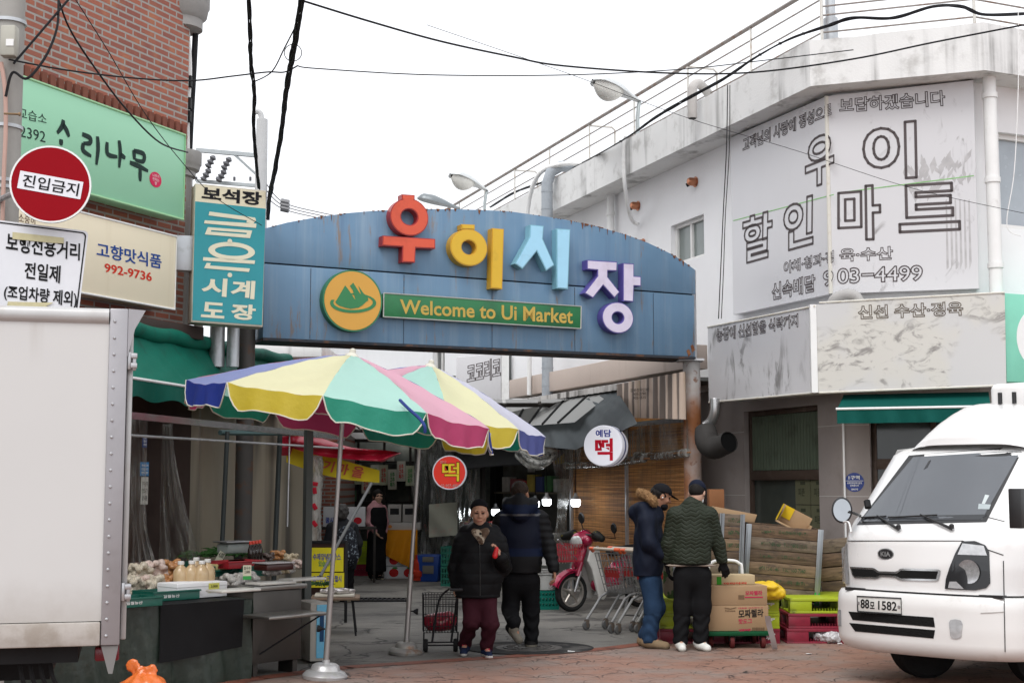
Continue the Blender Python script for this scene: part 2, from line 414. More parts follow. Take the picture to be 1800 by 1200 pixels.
def mat_fanpave():
    """stamped reddish concrete in rows of fan-shaped arcs, worn grey"""
    m,nt,b,ob=newmat('stamped_pavement')
    nz=_n(nt,'ShaderNodeTexNoise',Scale=2.2,Detail=3);nt.links.new(ob,nz.inputs[0])
    sc=nt.nodes.new('ShaderNodeVectorMath');sc.operation='SCALE';sc.inputs['Scale'].default_value=.16;nt.links.new(nz.outputs['Color'],sc.inputs[0])
    ad=nt.nodes.new('ShaderNodeVectorMath');ad.operation='ADD';nt.links.new(ob,ad.inputs[0]);nt.links.new(sc.outputs[0],ad.inputs[1])
    sp=nt.nodes.new('ShaderNodeSeparateXYZ');nt.links.new(ad.outputs[0],sp.inputs[0])
    s_=.56
    u=mth(nt,'DIVIDE',sp.outputs[0],s_);v=mth(nt,'DIVIDE',sp.outputs[1],s_*.5)
    row=mth(nt,'FLOOR',v);f=mth(nt,'FRACT',v)
    off=mth(nt,'MULTIPLY',mth(nt,'MODULO',row,2.0),.5)
    cx=mth(nt,'SUBTRACT',mth(nt,'FRACT',mth(nt,'ADD',u,off)),.5)
    fy=mth(nt,'MULTIPLY',f,.5)
    d=mth(nt,'SQRT',mth(nt,'ADD',mth(nt,'MULTIPLY',cx,cx),mth(nt,'MULTIPLY',fy,fy)))
    l1=mth(nt,'SUBTRACT',1.0,ramp(nt,mth(nt,'ABSOLUTE',mth(nt,'SUBTRACT',d,.47)),.004,.02))
    l2=mth(nt,'SUBTRACT',1.0,ramp(nt,mth(nt,'ABSOLUTE',mth(nt,'SUBTRACT',d,.27)),.003,.018))
    ang=mth(nt,'ARCTAN2',fy,cx);ra=mth(nt,'FRACT',mth(nt,'MULTIPLY',ang,2.2))
    l3=mth(nt,'MULTIPLY',mth(nt,'SUBTRACT',1.0,ramp(nt,mth(nt,'ABSOLUTE',mth(nt,'SUBTRACT',ra,.5)),.01,.07)),ramp(nt,d,.26,.29))
    ln=mth(nt,'MAXIMUM',l1,mth(nt,'MAXIMUM',mth(nt,'MULTIPLY',l2,.7),mth(nt,'MULTIPLY',l3,.5)))
    ln=mth(nt,'MULTIPLY',ln,ramp(nt,noise(nt,ob,3.5,4),.38,.6))
    c=mixc(nt,noise(nt,ob,4,6,.65),(.19,.098,.07),(.36,.208,.155))
    c=mixc(nt,mth(nt,'MULTIPLY',ramp(nt,noise(nt,ob,.8,6,.7),.42,.62),.75),c,(.235,.20,.178))
    c=mixc(nt,mth(nt,'MULTIPLY',ramp(nt,noise(nt,ob,60,2),.55,.75),.35),c,(.12,.06,.045))
    c=mixc(nt,mth(nt,'MULTIPLY',ln,.88),c,(.035,.024,.02))
    vo=_n(nt,'ShaderNodeTexVoronoi',Scale=.9);vo.feature='DISTANCE_TO_EDGE'
    w=nt.nodes.new('ShaderNodeVectorMath');w.operation='ADD';nt.links.new(ob,w.inputs[0])
    n2=_n(nt,'ShaderNodeTexNoise',Scale=2.5,Detail=5);nt.links.new(ob,n2.inputs[0]);nt.links.new(n2.outputs['Color'],w.inputs[1]);nt.links.new(w.outputs[0],vo.inputs['Vector'])
    cr=mth(nt,'MULTIPLY',mth(nt,'SUBTRACT',1.0,ramp(nt,vo.outputs['Distance'],.004,.022)),ramp(nt,noise(nt,ob,1.1),.45,.6))
    c=mixc(nt,cr,c,(.02,.016,.015))
    nt.links.new(c,b.inputs['Base Color']);b.inputs['Specular IOR Level'].default_value=.35
    nt.links.new(mth(nt,'ADD',mth(nt,'MULTIPLY',noise(nt,ob,3),.3),.42),b.inputs['Roughness'])
    setbump(nt,b,mth(nt,'SUBTRACT',mth(nt,'MULTIPLY',noise(nt,ob,25,4),.5),mth(nt,'MAXIMUM',ln,cr)),.5,.012)
    return m
g=MB().add([(-90,-25,0),(90,-25,0),(90,150,0),(-90,150,0)],[(0,1,2,3)])
tag(build('ground',g,mat_asphalt(),smooth=0),kind='structure')
BORD=[gnd(*q) for q in ((-420,1330),(200,1232),(444,1190),(600,1171),(750,1161),(950,1148),(1060,1138),(1130,1129),(1210,1116))]
pv=[V((q.x,q.y,.004)) for q in BORD]+[V((3.0,15.9,.004)),V((30,15.9,.004)),V((30,-12,.004)),V((-30,-12,.004))]
tag(build('pavement',MB().add(pv,[tuple(range(len(pv)))[::-1]]),mat_fanpave(),smooth=0),kind='structure')
ks=MB()
for i in range(len(BORD)-1):
    p,q=BORD[i],BORD[i+1];d=(q-p).normalized();nn=V((d.y,-d.x,0))*.2
    ks.add([(p.x,p.y,.008),(q.x,q.y,.008),(q.x+nn.x,q.y+nn.y,.008),(p.x+nn.x,p.y+nn.y,.008)],[(3,2,1,0)])
tag(build('kerb_strip',ks,M('kerb_red',(.21,.08,.055),.55,var=.3,vs=9,dirt=((.07,.05,.045),5,.5,.65,.7),bump=.3),smooth=0),kind='structure')
# manhole and drain
mh=thing('manhole_cover','round worn manhole cover set in the asphalt beside the walking man','manhole cover',gnd(930,1139)+V((0,0,.006)))
F0=Frame((0,0,0),(1,0,0),(0,1,0))
mm_=MB();mm_.disc(F0,0,0,.34,0,.006);mm_.ring(F0,0,0,.27,.24,.006,.014);mm_.ring(F0,0,0,.15,.12,.006,.014)
for i in range(12):mm_.box((.195*math.cos(i*.5236),.195*math.sin(i*.5236),.01),(.06,.02,.008),Matrix.Rotation(i*.5236,3,'Z'))
build('lid',mm_,M('iron',(.1,.095,.09),.55,.4,dirt=((.16,.15,.14),6,.45,.6,.7),bump=.3),mh,local=True)
build('collar',MB().ring(F0,0,0,(.66,.58),.345,0,.005),M('patch',(.03,.03,.03),.8,var=.4,vs=30,dirt=((.1,.095,.09),3,.5,.6,.8)),mh,local=True)
dg_=thing('drain_grate','black slotted steel drain grate across the market lane','drain grate',gnd(650,1055)+V((0,0,.005)))
gm=MB();gm.box((0,0,0),(1.1,.46,.008))
for i in range(16):gm.box((-.51+i*.068,0,.012),(.022,.42,.016))
gm.box((0,.22,.012),(1.1,.02,.018));gm.box((0,-.22,.012),(1.1,.02,.018))
build('grate',gm,M('grate',(.03,.03,.032),.5,.6),dg_,local=True)

# ================================================================ RIGHT: white corner building
W1=V((3.86,16.7,0));ua=V((.345,-.939,0)).normalized()
RF=Frame(W1,ua)                                   # alley face, a < 0 runs away down the lane
CF=Frame(W1,(.943,-.333,0));W2=CF.p(1.56,0)
SF=Frame(W2,(.913,.407,0))                      # street face
stucco=M('stucco',(.83,.83,.84),.8,var=.05,vs=2,bump=.18,bs=45,streak=((.45,.44,.42),2.2,.56,.8,.22),dirt=((.5,.49,.47),1.1,.6,.8,.15))
stucco_par=M('stucco_parapet',(.74,.74,.73),.85,var=.08,vs=2,bump=.25,bs=40,streak=((.16,.155,.15),3.2,.50,.72,.85),dirt=((.35,.34,.32),2.6,.52,.7,.55))
tile=M('pillar_tile',(.30,.265,.25),.45,var=.1,vs=3,bump=.06,dirt=((.2,.17,.155),2,.5,.7,.5))
concrete_pale=M('concrete_pale',(.62,.6,.58),.85,var=.1,bump=.2,dirt=((.3,.28,.26),3,.5,.7,.5))
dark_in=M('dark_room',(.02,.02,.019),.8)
steel=M('steel',(.45,.45,.46),.35,.85,dirt=((.25,.22,.2),4,.55,.7,.5))
galv=M('galvanised',(.5,.52,.54),.45,.6,var=.15,dirt=((.3,.3,.3),6,.5,.65,.5))
brownmetal=M('brown_frame',(.085,.06,.048),.45,.3,dirt=((.15,.12,.1),5,.5,.7,.4))
glassdark=M('dark_glass',(.035,.042,.04),.12,spec=.6,var=.3,vs=2)
white_paint=M('white_paint',(.78,.78,.77),.5,var=.06,dirt=((.45,.43,.4),4,.55,.75,.5))
blackrub=M('black_rubber',(.02,.02,.021),.6,var=.3)
wireblk=M('wire_black',(.018,.018,.02),.55)
RB=thing('corner_building','white two storey building with a chamfered corner right of the market gate','building',M=RF.mat())
def wall(F,a0,a1,b0,b1,holes,depth=.14,mb=None):
    mb=mb or MB()
    A=sorted({a0,a1,*[h[0] for h in holes],*[h[1] for h in holes]});B=sorted({b0,b1,*[h[2] for h in holes],*[h[3] for h in holes]})
    A=[a for a in A if a0<=a<=a1];B=[b for b in B if b0<=b<=b1]
    for i in range(len(A)-1):
        for j in range(len(B)-1):
            am,bm_=(A[i]+A[i+1])/2,(B[j]+B[j+1])/2
            if any(h[0]<am<h[1] and h[2]<bm_<h[3] for h in holes):continue
            mb.add([F.p(A[i],B[j]),F.p(A[i+1],B[j]),F.p(A[i+1],B[j+1]),F.p(A[i],B[j+1])],[(0,1,2,3)])
    for h in holes:
        q=[(h[0],h[2]),(h[1],h[2]),(h[1],h[3]),(h[0],h[3])]
        for i in range(4):
            (x0,y0),(x1,y1)=q[i],q[(i+1)%4]
            mb.add([F.p(x0,y0),F.p(x0,y0,-depth),F.p(x1,y1,-depth),F.p(x1,y1)],[(0,3,2,1)])
    return mb
ZG=2.95;ZT=6.45
wa0,wb0=RF.px(1180,470);wa1,wb1=RF.px(1237,373)
win=(wa0,wa1,wb0+.02,RF.px(1236,376)[1])
far_w=[(-12.2,-11.2,3.6,4.8),(-16.4,-15.5,3.6,4.8)]
sa0=SF.px(1757,300)[0];sw=(sa0,sa0+1.7,SF.px(1757,400)[1],SF.px(1757,232)[1])
up=wall(RF,-30,0,ZG,ZT,[win]+far_w)
wall(CF,0,1.56,ZG,ZT,[],mb=up);wall(SF,0,9,ZG,ZT,[sw],mb=up)
build('upper_wall',up,stucco,RB,smooth=0)
g0=RF.px(1310,900)[0];g1=RF.px(1441,900)[0]
gh=(g0,g1,.35,2.62);ch=(CF.px(1532,900)[0],1.5,.05,2.62)
lw=wall(RF,-5,0,0,ZG,[gh]);wall(CF,0,1.56,0,ZG,[ch],.25,lw);wall(SF,0,9,0,ZG,[],mb=lw)
# tile joints on the pillars
jt=lw
for F,A0,A1 in ((RF,g1,0),(RF,-4.9,g0),(CF,0,ch[0])):
    for z in (.62,1.52,2.35):jt.fbox(F,A0+.003,A1-.003,z,z+.008,-.01,.003,1)
build('lower_wall',lw,[tile,M('grout',(.5,.47,.45),.9)],RB,smooth=0)
# shop window on the lane side
def window(F,h,name,fm,gm_,split=(.5,),fr=.05,dep=.11,hsplit=()):
    mb=MB();a0,a1,b0,b1=h
    mb.fbox(F,a0+.002,a1-.002,b0+.002,b0+fr,-dep-.03,-dep+.04);mb.fbox(F,a0+.002,a1-.002,b1-fr,b1-.002,-dep-.03,-dep+.04)
    for a in (a0+.002,a1-fr-.002):mb.fbox(F,a,a+fr,b0+fr,b1-fr,-dep-.03,-dep+.04)
    for s_ in split:a=a0+(a1-a0)*s_;mb.fbox(F,a-fr/2,a+fr/2,b0+fr,b1-fr,-dep-.025,-dep+.035)
    for s_ in hsplit:b=b0+(b1-b0)*s_;mb.fbox(F,a0+fr,a1-fr,b-fr,b+fr,-dep-.02,-dep+.05)
    w=build(name,mb,fm,RB,bevel=.006)
    build('pane',MB().fbox(F,a0+fr,a1-fr,b0+fr,b1-fr,-dep-.012,-dep-.004),gm_,w,smooth=0)
    return w
wf=M('window_frame',(.75,.74,.72),.4)
window(RF,win,'window',wf,M('frosted_pane',(.18,.21,.2),.2,spec=.6),(.48,))
for h in far_w:window(RF,h,'window',wf,glassdark)
window(SF,sw,'window',wf,M('grey_blind_pane',(.36,.4,.44),.25),(.5,),fr=.06)
def shop_glass():
    m,nt,b,ob=newmat('shop_glass')
    sp=nt.nodes.new('ShaderNodeSeparateXYZ');nt.links.new(ob,sp.inputs[0])
    c=mixc(nt,noise(nt,ob,2.5),(.03,.036,.032),(.07,.08,.07))
    nt.links.new(c,b.inputs['Base Color']);b.inputs['Roughness'].default_value=.16;return m
window(RF,gh,'shop_window',brownmetal,shop_glass(),(),.06,.11,(.63,))
# corrugated green sheets behind the upper pane, stacked cartons seen through the lower pane
cg=MB();b0_=gh[2]+(gh[3]-gh[2])*.66
cg.grid(lambda s,t:RF.p(gh[0]+.06+(gh[1]-gh[0]-.12)*s,b0_+(gh[3]-.07-b0_)*t,-.09+.007*math.sin(s*150)),200,1)
build('corrugated_sheet',cg,M('corrugated',(.10,.125,.09),.5,dirt=((.05,.055,.04),3,.5,.7,.6)),RB)
cart=M('carton_dim',(.115,.115,.07),.8);cart_t=M('carton_print',(.05,.055,.035),.8)
for j in range(4):
    for i in range(2):
        a=gh[1]-.15-.36*i;b=gh[2]+.08+j*.33
        k=build('stored_carton',MB().fbox(RF,a-.17,a+.17 if i else a+.08,b,b+.32,-.10,-.085),cart,RB,smooth=0)
        t=MB();t.text(RF,'피존',a-.1,a+.05,b+.1,b+.2,-.083,.02);t.fbox(RF,a-.05,a+.06,b+.24,b+.28,-.084,-.083)
        build('print',t,cart_t,k,smooth=0)
# chamfer entrance
window(CF,ch,'shop_door',brownmetal,glassdark,(.6,),.06,.2,(.72,))
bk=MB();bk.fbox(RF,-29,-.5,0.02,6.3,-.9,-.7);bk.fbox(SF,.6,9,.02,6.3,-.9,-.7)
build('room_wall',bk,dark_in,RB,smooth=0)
# parapet: offset ring
def off(lines,c):
    out=[]
    for i in range(len(lines)-1):
        A,B=lines[i],lines[i+1]
        p,q=A.O+A.n*c,B.O+B.n*c
        den=A.u.x*B.u.y-A.u.y*B.u.x
        t=((q.x-p.x)*B.u.y-(q.y-p.y)*B.u.x)/den
        out.append(p+A.u*t)
    return [lines[0].p(-30,0,c)]+out+[lines[-1].p(9,0,c)]
L3=[RF,CF,SF]
OV=.45;PB,PT=6.32,6.88
po,pi_=off(L3,OV),off(L3,OV-.16);pw=off(L3,-.05)
def zz(q,z):return V((q.x,q.y,z))
pm=MB();N=len(po)
NS=60
def along(pl,s):
    # s in 0..1 over the first run, finer pieces for a worn edge
    return pl[0].lerp(pl[1],s)
for i in range(N-1):
    n_=NS if i==0 else 12
    for k in range(n_):
        s0,s1=k/n_,(k+1)/n_
        A0,A1=po[i].lerp(po[i+1],s0),po[i].lerp(po[i+1],s1);B0,B1=pi_[i].lerp(pi_[i+1],s0),pi_[i].lerp(pi_[i+1],s1);C0,C1=pw[i].lerp(pw[i+1],s0),pw[i].lerp(pw[i+1],s1)
        h0,h1=(.02*hsh(i,k) if k else 0),(.02*hsh(i,k+1) if k+1<n_ else 0)
        pm.add([zz(A0,PB),zz(A1,PB),zz(A1,PT-h1),zz(A0,PT-h0)],[(0,1,2,3)])
        pm.add([zz(A0,PT-h0),zz(A1,PT-h1),zz(B1,PT-h1),zz(B0,PT-h0)],[(0,1,2,3)])
        pm.add([zz(A0,PB),zz(A1,PB),zz(C1,PB),zz(C0,PB)],[(3,2,1,0)])
        pm.add([zz(B0,PT),zz(B1,PT),zz(B1,PB),zz(B0,PB)],[(3,2,1,0)])
build('parapet',pm,stucco_par,RB,smooth=0)
rf=MB();ro=[zz(q,PB+.02) for q in off(L3,OV-.2)]+[V((14,30,PB+.02)),V((0,48,PB+.02))]
rf.add(ro,[tuple(range(len(ro)))]);build('roof',rf,concrete_pale,RB,smooth=0)
# white down pipes, wall pipe
def rpipe(F,x,y0,y1,c,r,name,mat,z0=None):
    a,b0=F.px(x,y0,c);b1=F.px(x,y1,c)[1]
    b=MB().tube([F.p(a,b0,c),F.p(a,b1,c)],r,12)
    for t in (.12,.5,.88):b.tube([F.p(a,b0+(b1-b0)*t-.03,c),F.p(a,b0+(b1-b0)*t+.03,c)],r*1.18,12)
    return build(name,b,mat,RB)
rpipe(CF,1738,122,515,.12,.075,'down_pipe',white_paint)
rpipe(RF,1073,332,420,.1,.06,'down_pipe',white_paint)
# copper vent cowls
copper=M('copper',(.48,.2,.11),.35,.75,var=.25)
for x,y in ((1223,320),(1122,362),(1131,428)):
    a,b=RF.px(x,y);Mx=RF.mat(a,b,0)@Matrix.Rotation(R(90),4,'X')
    v=MB();v.lathe([(.075,0),(.078,.012),(.06,.014),(.06,.06),(.058,.1),(.045,.125),(.02,.135)],18,Mx)
    build('vent_cowl',v,copper,RB)
    build('vent_mouth',MB().tube([RF.p(a-.03,b-.03,.09),RF.p(a-.045,b-.05,.125)],.028,12),blackrub,RB)
# grey insulated duct climbing the wall near the gate, hoses over the parapet
duct=M('lagged_duct',(.36,.39,.42),.6,0.0,dirt=((.25,.27,.3),5,.5,.65,.5))
def P_(x,y,c):return RF.P(x,y,c)
d0=thing('exhaust_duct','grey lagged exhaust duct rising beside the white wall and bending over the parapet','duct',M=RF.mat(RF.px(955,600,.62)[0],0,.62))
a_d=RF.px(962,500,.62)[0]
path=[RF.p(a_d,z,.62) for z in (3.0,4,5,6,6.75)]+[RF.p(a_d+.02,6.95,.56),RF.p(a_d+.08,7.05,.4),RF.p(a_d+.16,7.05,.1),RF.p(a_d+.2,7.0,-.3)]
dm=MB().tube(path,.095,16)
for z in [3.0+.3*i for i in range(13)]:dm.tube([RF.p(a_d,z,.62),RF.p(a_d,z+.02,.62)],.1,16)
build('duct_pipe',dm,duct,d0)
h=MB().tube(spline([RF.p(a_d-.75,3.2,.66),RF.p(a_d-.7,4.2,.68),RF.p(a_d-.66,5.4,.72),RF.p(a_d-.5,6.4,.78),RF.p(a_d-.15,6.95,.7),RF.p(a_d+.3,7.05,.4),RF.p(a_d+.6,6.98,.1)],6),.04,10)
tag(build('white_hose',h,white_paint),'thin white insulated hose looping over the parapet beside the grey duct','hose')
h=MB().tube(spline([P_(1100,240,.5),P_(1096,262,.52),P_(1098,320,.5),P_(1104,365,.35),P_(1112,388,.12),P_(1122,394,.05)],8),.03,10)
tag(build('white_hose',h,white_paint),'white drain hose hanging from the parapet down to a hole in the wall','hose')
v=thing('roof_vent_pipe','pale corrugated vent pipe hooked over the white parapet edge','vent pipe',M=RF.mat(*RF.px(1217,190,.55),.55))
pts=[RF.P(1217,208,.62),RF.P(1217,165,.62),RF.P(1219,152,.6),RF.P(1228,147,.5),RF.P(1240,158,.3),RF.P(1246,166,.15)]
sm=spline(pts,6);rr=[.062+.005*(i%2) for i in range(len(sm))]
build('corrugated_pipe',MB().tube(sm,rr,14),M('vent_grey',(.5,.48,.46),.7),v)
build('pipe_mouth',MB().tube([RF.P(1217,209,.62),RF.P(1217,205,.62)],.05,14),blackrub,v)
# railing on the roof edge
rl=thing('roof_railing','rusty thin metal railing along the roof edge of the white building','railing',M=RF.mat(0,PT,.2))
railm=M('railing_metal',(.32,.29,.27),.5,.6,dirt=((.22,.11,.06),8,.5,.65,.6));postm=M('railing_post',(.62,.6,.56),.5,.3,dirt=((.35,.2,.1),8,.55,.7,.6))
cR=.2
def rz(x,y):return RF.px(x,y,cR)
zr=(rz(1300,51)[1]+rz(848,328)[1])/2
ZR=[7.62,7.44,7.24,7.03]
b=MB().tube([RF.p(-29,ZR[0],cR),RF.p(.05,ZR[0],cR)],.028,8)
build('hand_rail',b,railm,rl)
for z in ZR[1:]:
    build('rail',MB().tube([RF.p(-29,z,cR),RF.p(.05,z,cR)],.011,6),railm,rl)
    cc=off(L3,cR);build('rail',MB().tube([zz(q,z if z<7.3 else 7.35) for q in cc[1:]],.011,6),railm,rl)
for x in (1322,1210,1115,1036,966,905,852,808):
    a=RF.px(x,200,cR)[0]
    build('rail_post',MB().tube([RF.p(a,PT-.3,cR),RF.p(a,ZR[0],cR)],.016,8),postm,rl)
for x in (1210,1036,905):
    a=RF.px(x,200,cR)[0]
    build('rail_brace',MB().tube([RF.p(a,ZR[0]-.03,cR),RF.p(a+.02,ZR[0]-.03,cR-.4),RF.p(a+.03,ZR[0]-.08,cR-.45),RF.p(a+.03,PT-.4,cR-.45)],.018,8),postm,rl)
for q in (off(L3,cR)[1],off(L3,cR)[2]):
    build('rail_post',MB().tube([zz(q,PT-.3),zz(q,7.5)],.02,8),postm,rl)
# street lamps on the roof edge
lampm=M('lamp_housing',(.62,.64,.64),.35,.2);lampg=M('lamp_glass',(.72,.71,.66),.25,spec=.6);armm=M('lamp_arm',(.42,.46,.46),.4,.6)
def street_lamp(x,y,xb,yb,label,L=.62,flat=False):
    """lamp head whose nose is at (x, y); its post foot at (xb, yb)"""
    c=.35;foot=RF.P(xb,yb,c);nose=RF.P(x,y,c+.8)
    neck=V((foot.x,foot.y,nose.z-.16));t=thing('street_lamp',label,'street lamp',foot)
    d=(nose-neck);d.z=0;d.normalize()
    hd0=nose-d*L+V((0,0,-.22));
    build('post',MB().tube([foot+V((0,0,-.6)),foot,V((foot.x,foot.y,hd0.z-.25)),V((foot.x,foot.y,hd0.z-.25)) .lerp(hd0,.55)+V((0,0,.06)),hd0],.03,10),armm,t)
    ax=(nose-hd0).normalized();sd=ax.cross(V((0,0,1))).normalized();upv=sd.cross(ax)
    Mx=Matrix((sd,ax,upv)).transposed().to_4x4();Mx.translation=hd0
    hb=MB();LL=(nose-hd0).length
    prof=[(0,.04,.04),(.2,.07,.07),(.4,.15,.12),(.65,.21,.16),(.88,.19,.14),(.97,.12,.08),(1,.02,.02)]
    hb.grid(lambda s_,t_:Mx@V((np.interp(t_,[p[0] for p in prof],[p[1] for p in prof])*math.cos(s_*math.pi),t_*LL,np.interp(t_,[p[0] for p in prof],[p[2] for p in prof])*math.sin(s_*math.pi))),14,16)
    hb.grid(lambda s_,t_:Mx@V((np.interp(t_,[p[0] for p in prof],[p[1] for p in prof])*(1-2*s_)*-1,t_*LL,0)),2,16)
    build('lamp_head',hb,lampm if not flat else M('lamp_dark',(.2,.22,.23),.4,.4),t)
    if not flat:
        gb=MB();gb.grid(lambda s_,t_:Mx@V((-.175*math.sin(math.pi*(.08+.9*t_))**.6*math.cos(s_*math.pi),LL*(.4+.55*t_),-.21*math.sin(math.pi*(.06+.9*t_))**.7*math.sin(s_*math.pi))),14,10)
        build('lamp_glass',gb,lampg,t)
    return t
street_lamp(1041,141,1121,232,'pale cobra head street lamp on the roof edge nearest the big mart sign',.85)
street_lamp(791,306,852,362,'pale cobra head street lamp on the roof edge just above the blue gate',.9)
street_lamp(733,349,803,372,'flat dark street lamp head peeking over the top of the blue gate arch',.9,True)
# thick pole at the chamfer, thin cctv bracket
tag(build('roof_pole',MB().tube([zz(off(L3,.02)[1],6.4),zz(off(L3,.02)[1],9.0)],.06,12).tube([zz(off(L3,.02)[1],6.85),zz(off(L3,.02)[1],7.25)],.085,12),galv),'grey pole standing on the roof corner above the big faded mart sign','pole')
# ---------------- signs of the mart
signw=M('faded_panel',(.60,.595,.61),.35,var=.03,vs=1.5,streak=((.42,.4,.39),3,.6,.8,.3))
ink=M('faded_ink',(.10,.085,.086),.6,var=.2);ink2=M('faded_ink_brown',(.14,.115,.09),.6,var=.2);inkpale=M('faded_fill',(.63,.625,.64),.4)
inkpale2=M('faded_fill_cream',(.62,.6,.52),.4)
signf=M('sign_trim',(.66,.64,.58),.5,dirt=((.4,.33,.2),5,.5,.7,.5))
def faded_picture(name,seed,col=(.16,.145,.14),base=(.60,.595,.61),lo=.5,hi=.62,sx=(1,1,.45),sc=4.5,cream=0):
    m,nt,b,ob=newmat(name)
    mp=nt.nodes.new('ShaderNodeMapping');mp.inputs['Location'].default_value=(seed,seed*.7,seed*1.3);nt.links.new(ob,mp.inputs[0])
    n1=_n(nt,'ShaderNodeTexNoise',Scale=sc,Detail=8,Roughness=.62,Distortion=1.6);m2=nt.nodes.new('ShaderNodeMapping');m2.inputs['Scale'].default_value=sx
    nt.links.new(mp.outputs[0],m2.inputs[0]);nt.links.new(m2.outputs[0],n1.inputs[0])
    msk=ramp(nt,noise(nt,mp.outputs[0],1.5,2),.42,.58)
    f=mth(nt,'MULTIPLY',ramp(nt,n1.outputs['Fac'],lo,hi),msk)
    bs_=mixc(nt,mth(nt,'MULTIPLY',msk,cream),base,(.66,.6,.42))
    c=mixc(nt,mth(nt,'MULTIPLY',f,.85),bs_,col);nt.links.new(c,b.inputs['Base Color']);b.inputs['Roughness'].default_value=.35
    return m
def q_on(F,c,pts):return [F.px(*p,c) for p in pts]
def outline(F,body,q,c,par,thick=.045,fill=inkpale,inkm=ink,bold=.022):
    vs,_=text_geo(body,bold,4);Q=[V((*F.px(*p,c),0)) for p in q]
    xs=[w[0] for w in vs];ys=[w[1] for w in vs];x0,x1,y0,y1=min(xs),max(xs),min(ys),max(ys)
    def g(x,y):
        s_,t=(x-x0)/(x1-x0),(y-y0)/(y1-y0);hh=(Q[0]*(1-s_)+Q[1]*s_)*(1-t)+(Q[3]*(1-s_)+Q[2]*s_)*t
        return hh
    k=(Q[3]-Q[0]).length/(y1-y0);w=thick*k*.5;b=MB()
    for i,j in text_edges(body,bold,4):
        p0,p1=g(*vs[i]),g(*vs[j]);d=p1-p0
        if d.length<1e-6:continue
        d.normalize();n_=V((-d.y,d.x,0))*w;p0=p0-d*w*.6;p1=p1+d*w*.6
        b.add([F.p(r_.x,r_.y,c+.003) for r_ in (p0-n_,p1-n_,p1+n_,p0+n_)],[(0,1,2,3)])
    return build('lettering',b,inkm,par,smooth=0)
CS=.14
ms=thing('mart_sign','big faded grey folded sign with outlined letters wrapped round the building corner','shop sign',M=RF.mat(0,4.7,CS))
LP=q_on(RF,CS,[(1289,553),(1470,515),(1470,165),(1289,240)]);RP=q_on(CF,CS,[(1470,515),(1721,507),(1711,141),(1470,165)])
cs_=off([RF,CF,SF],CS)[1];aL=(cs_-RF.O).dot(RF.u);aR=(cs_-CF.O).dot(CF.u)
zb,zt=(LP[1][1]+RP[0][1])/2,(LP[2][1]+RP[3][1])/2
zbl,ztl=LP[0][1],LP[3][1]
b=MB().prism(RF,[(LP[0][0],zbl),(aL-.012,zb),(aL-.012,zt),(LP[0][0],ztl)],.02,CS);build('left_panel',b,signw,ms,smooth=0)
b=MB().prism(CF,[(aR+.012,zb),(RP[1][0],RP[1][1]),(RP[2][0],RP[2][1]),(aR+.012,zt)],.02,CS);build('right_panel',b,faded_picture('faded_picture_right',3.3,lo=.58,hi=.76),ms,smooth=0)
b=MB().tube([zz(cs_,zb),zz(cs_,zt)],.025,8);build('corner_trim',b,signf,ms)
# the faded bundle of vegetables and the row of paler gourds printed in the lower right
pr=MB()
for i in range(46):
    x=1590+hsh(i,1)*112;y=300+hsh(i,2)*62-max(0,(x-1600)/110)*26
    L_,an=14+22*hsh(i,3),R(50+80*hsh(i,4));dx,dy=L_*math.cos(an),-L_*math.sin(an);w_=3+4*hsh(i,5)
    pr.prism(CF,q_on(CF,CS,[(x,y),(x+dx*.5+w_,y+dy*.5),(x+dx,y+dy),(x+dx*.5-w_,y+dy*.5)]),CS+.0005,CS+.001+i*2e-5)
for i in range(6):
    x=1662+i*8;pr.prism(CF,q_on(CF,CS,[(x,352),(x+2.5,350),(x+6,470-9*(i%2)),(x+2,474)]),CS+.0005,CS+.0022)
build('faded_print',pr,M('print_grey',(.46,.45,.455),.5,var=.3,vs=9),ms,smooth=0)
# thin green vinyl edges
gv=MB()
for F,A,B_ in ((RF,(1289,388),(1466,342)),(CF,(1474,339),(1712,309))):
    a0,b0=F.px(*A,CS);a1,b1=F.px(*B_,CS);gv.prism(F,[(a0,b0-.006),(a1,b1-.006),(a1,b1+.006),(a0,b0+.006)],CS+.0005,CS+.0026)
build('green_seam',gv,M('green_seam',(.25,.5,.2),.5,var=.5,vs=20),ms,smooth=0)
outline(RF,'고객님의 사랑에 정성으로',[(1306,268),(1462,204),(1462,180),(1306,244)],CS,ms,.055,bold=.022)
outline(CF,'보답하겠습니다',[(1476,199),(1662,186),(1660,159),(1476,174)],CS,ms,.055,bold=.022)
outline(RF,'우',[(1416,334),(1466,316),(1466,228),(1416,250)],CS,ms,.048,bold=.03)
outline(CF,'이',[(1519,317),(1611,312),(1609,213),(1517,222)],CS,ms,.048,bold=.035)
outline(RF,'할',[(1306,464),(1356,450),(1358,369),(1306,384)],CS,ms,.048,bold=.03)
outline(RF,'인',[(1378,442),(1429,428),(1430,343),(1378,358)],CS,ms,.048,bold=.03)
outline(CF,'마',[(1474,423),(1548,420),(1546,325),(1474,331)],CS,ms,.048,bold=.03)
outline(CF,'트',[(1582,408),(1687,403),(1685,321),(1580,327)],CS,ms,.048,bold=.03)
outline(RF,'야채·청과·정',[(1378,482),(1466,461),(1466,440),(1378,460)],CS,ms,.055,bold=.022)
outline(CF,'육·수산',[(1476,460),(1570,456),(1569,433),(1476,437)],CS,ms,.055,bold=.022)
outline(RF,'신속배달',[(1357,528),(1433,512),(1433,482),(1357,498)],CS,ms,.055,bold=.022)
outline(RF,'9',[(1447,504),(1465,501),(1465,474),(1447,477)],CS,ms,.055,bold=.022)
outline(CF,'03−4499',[(1472,499),(1622,493),(1621,466),(1472,472)],CS,ms,.055,bold=.022)
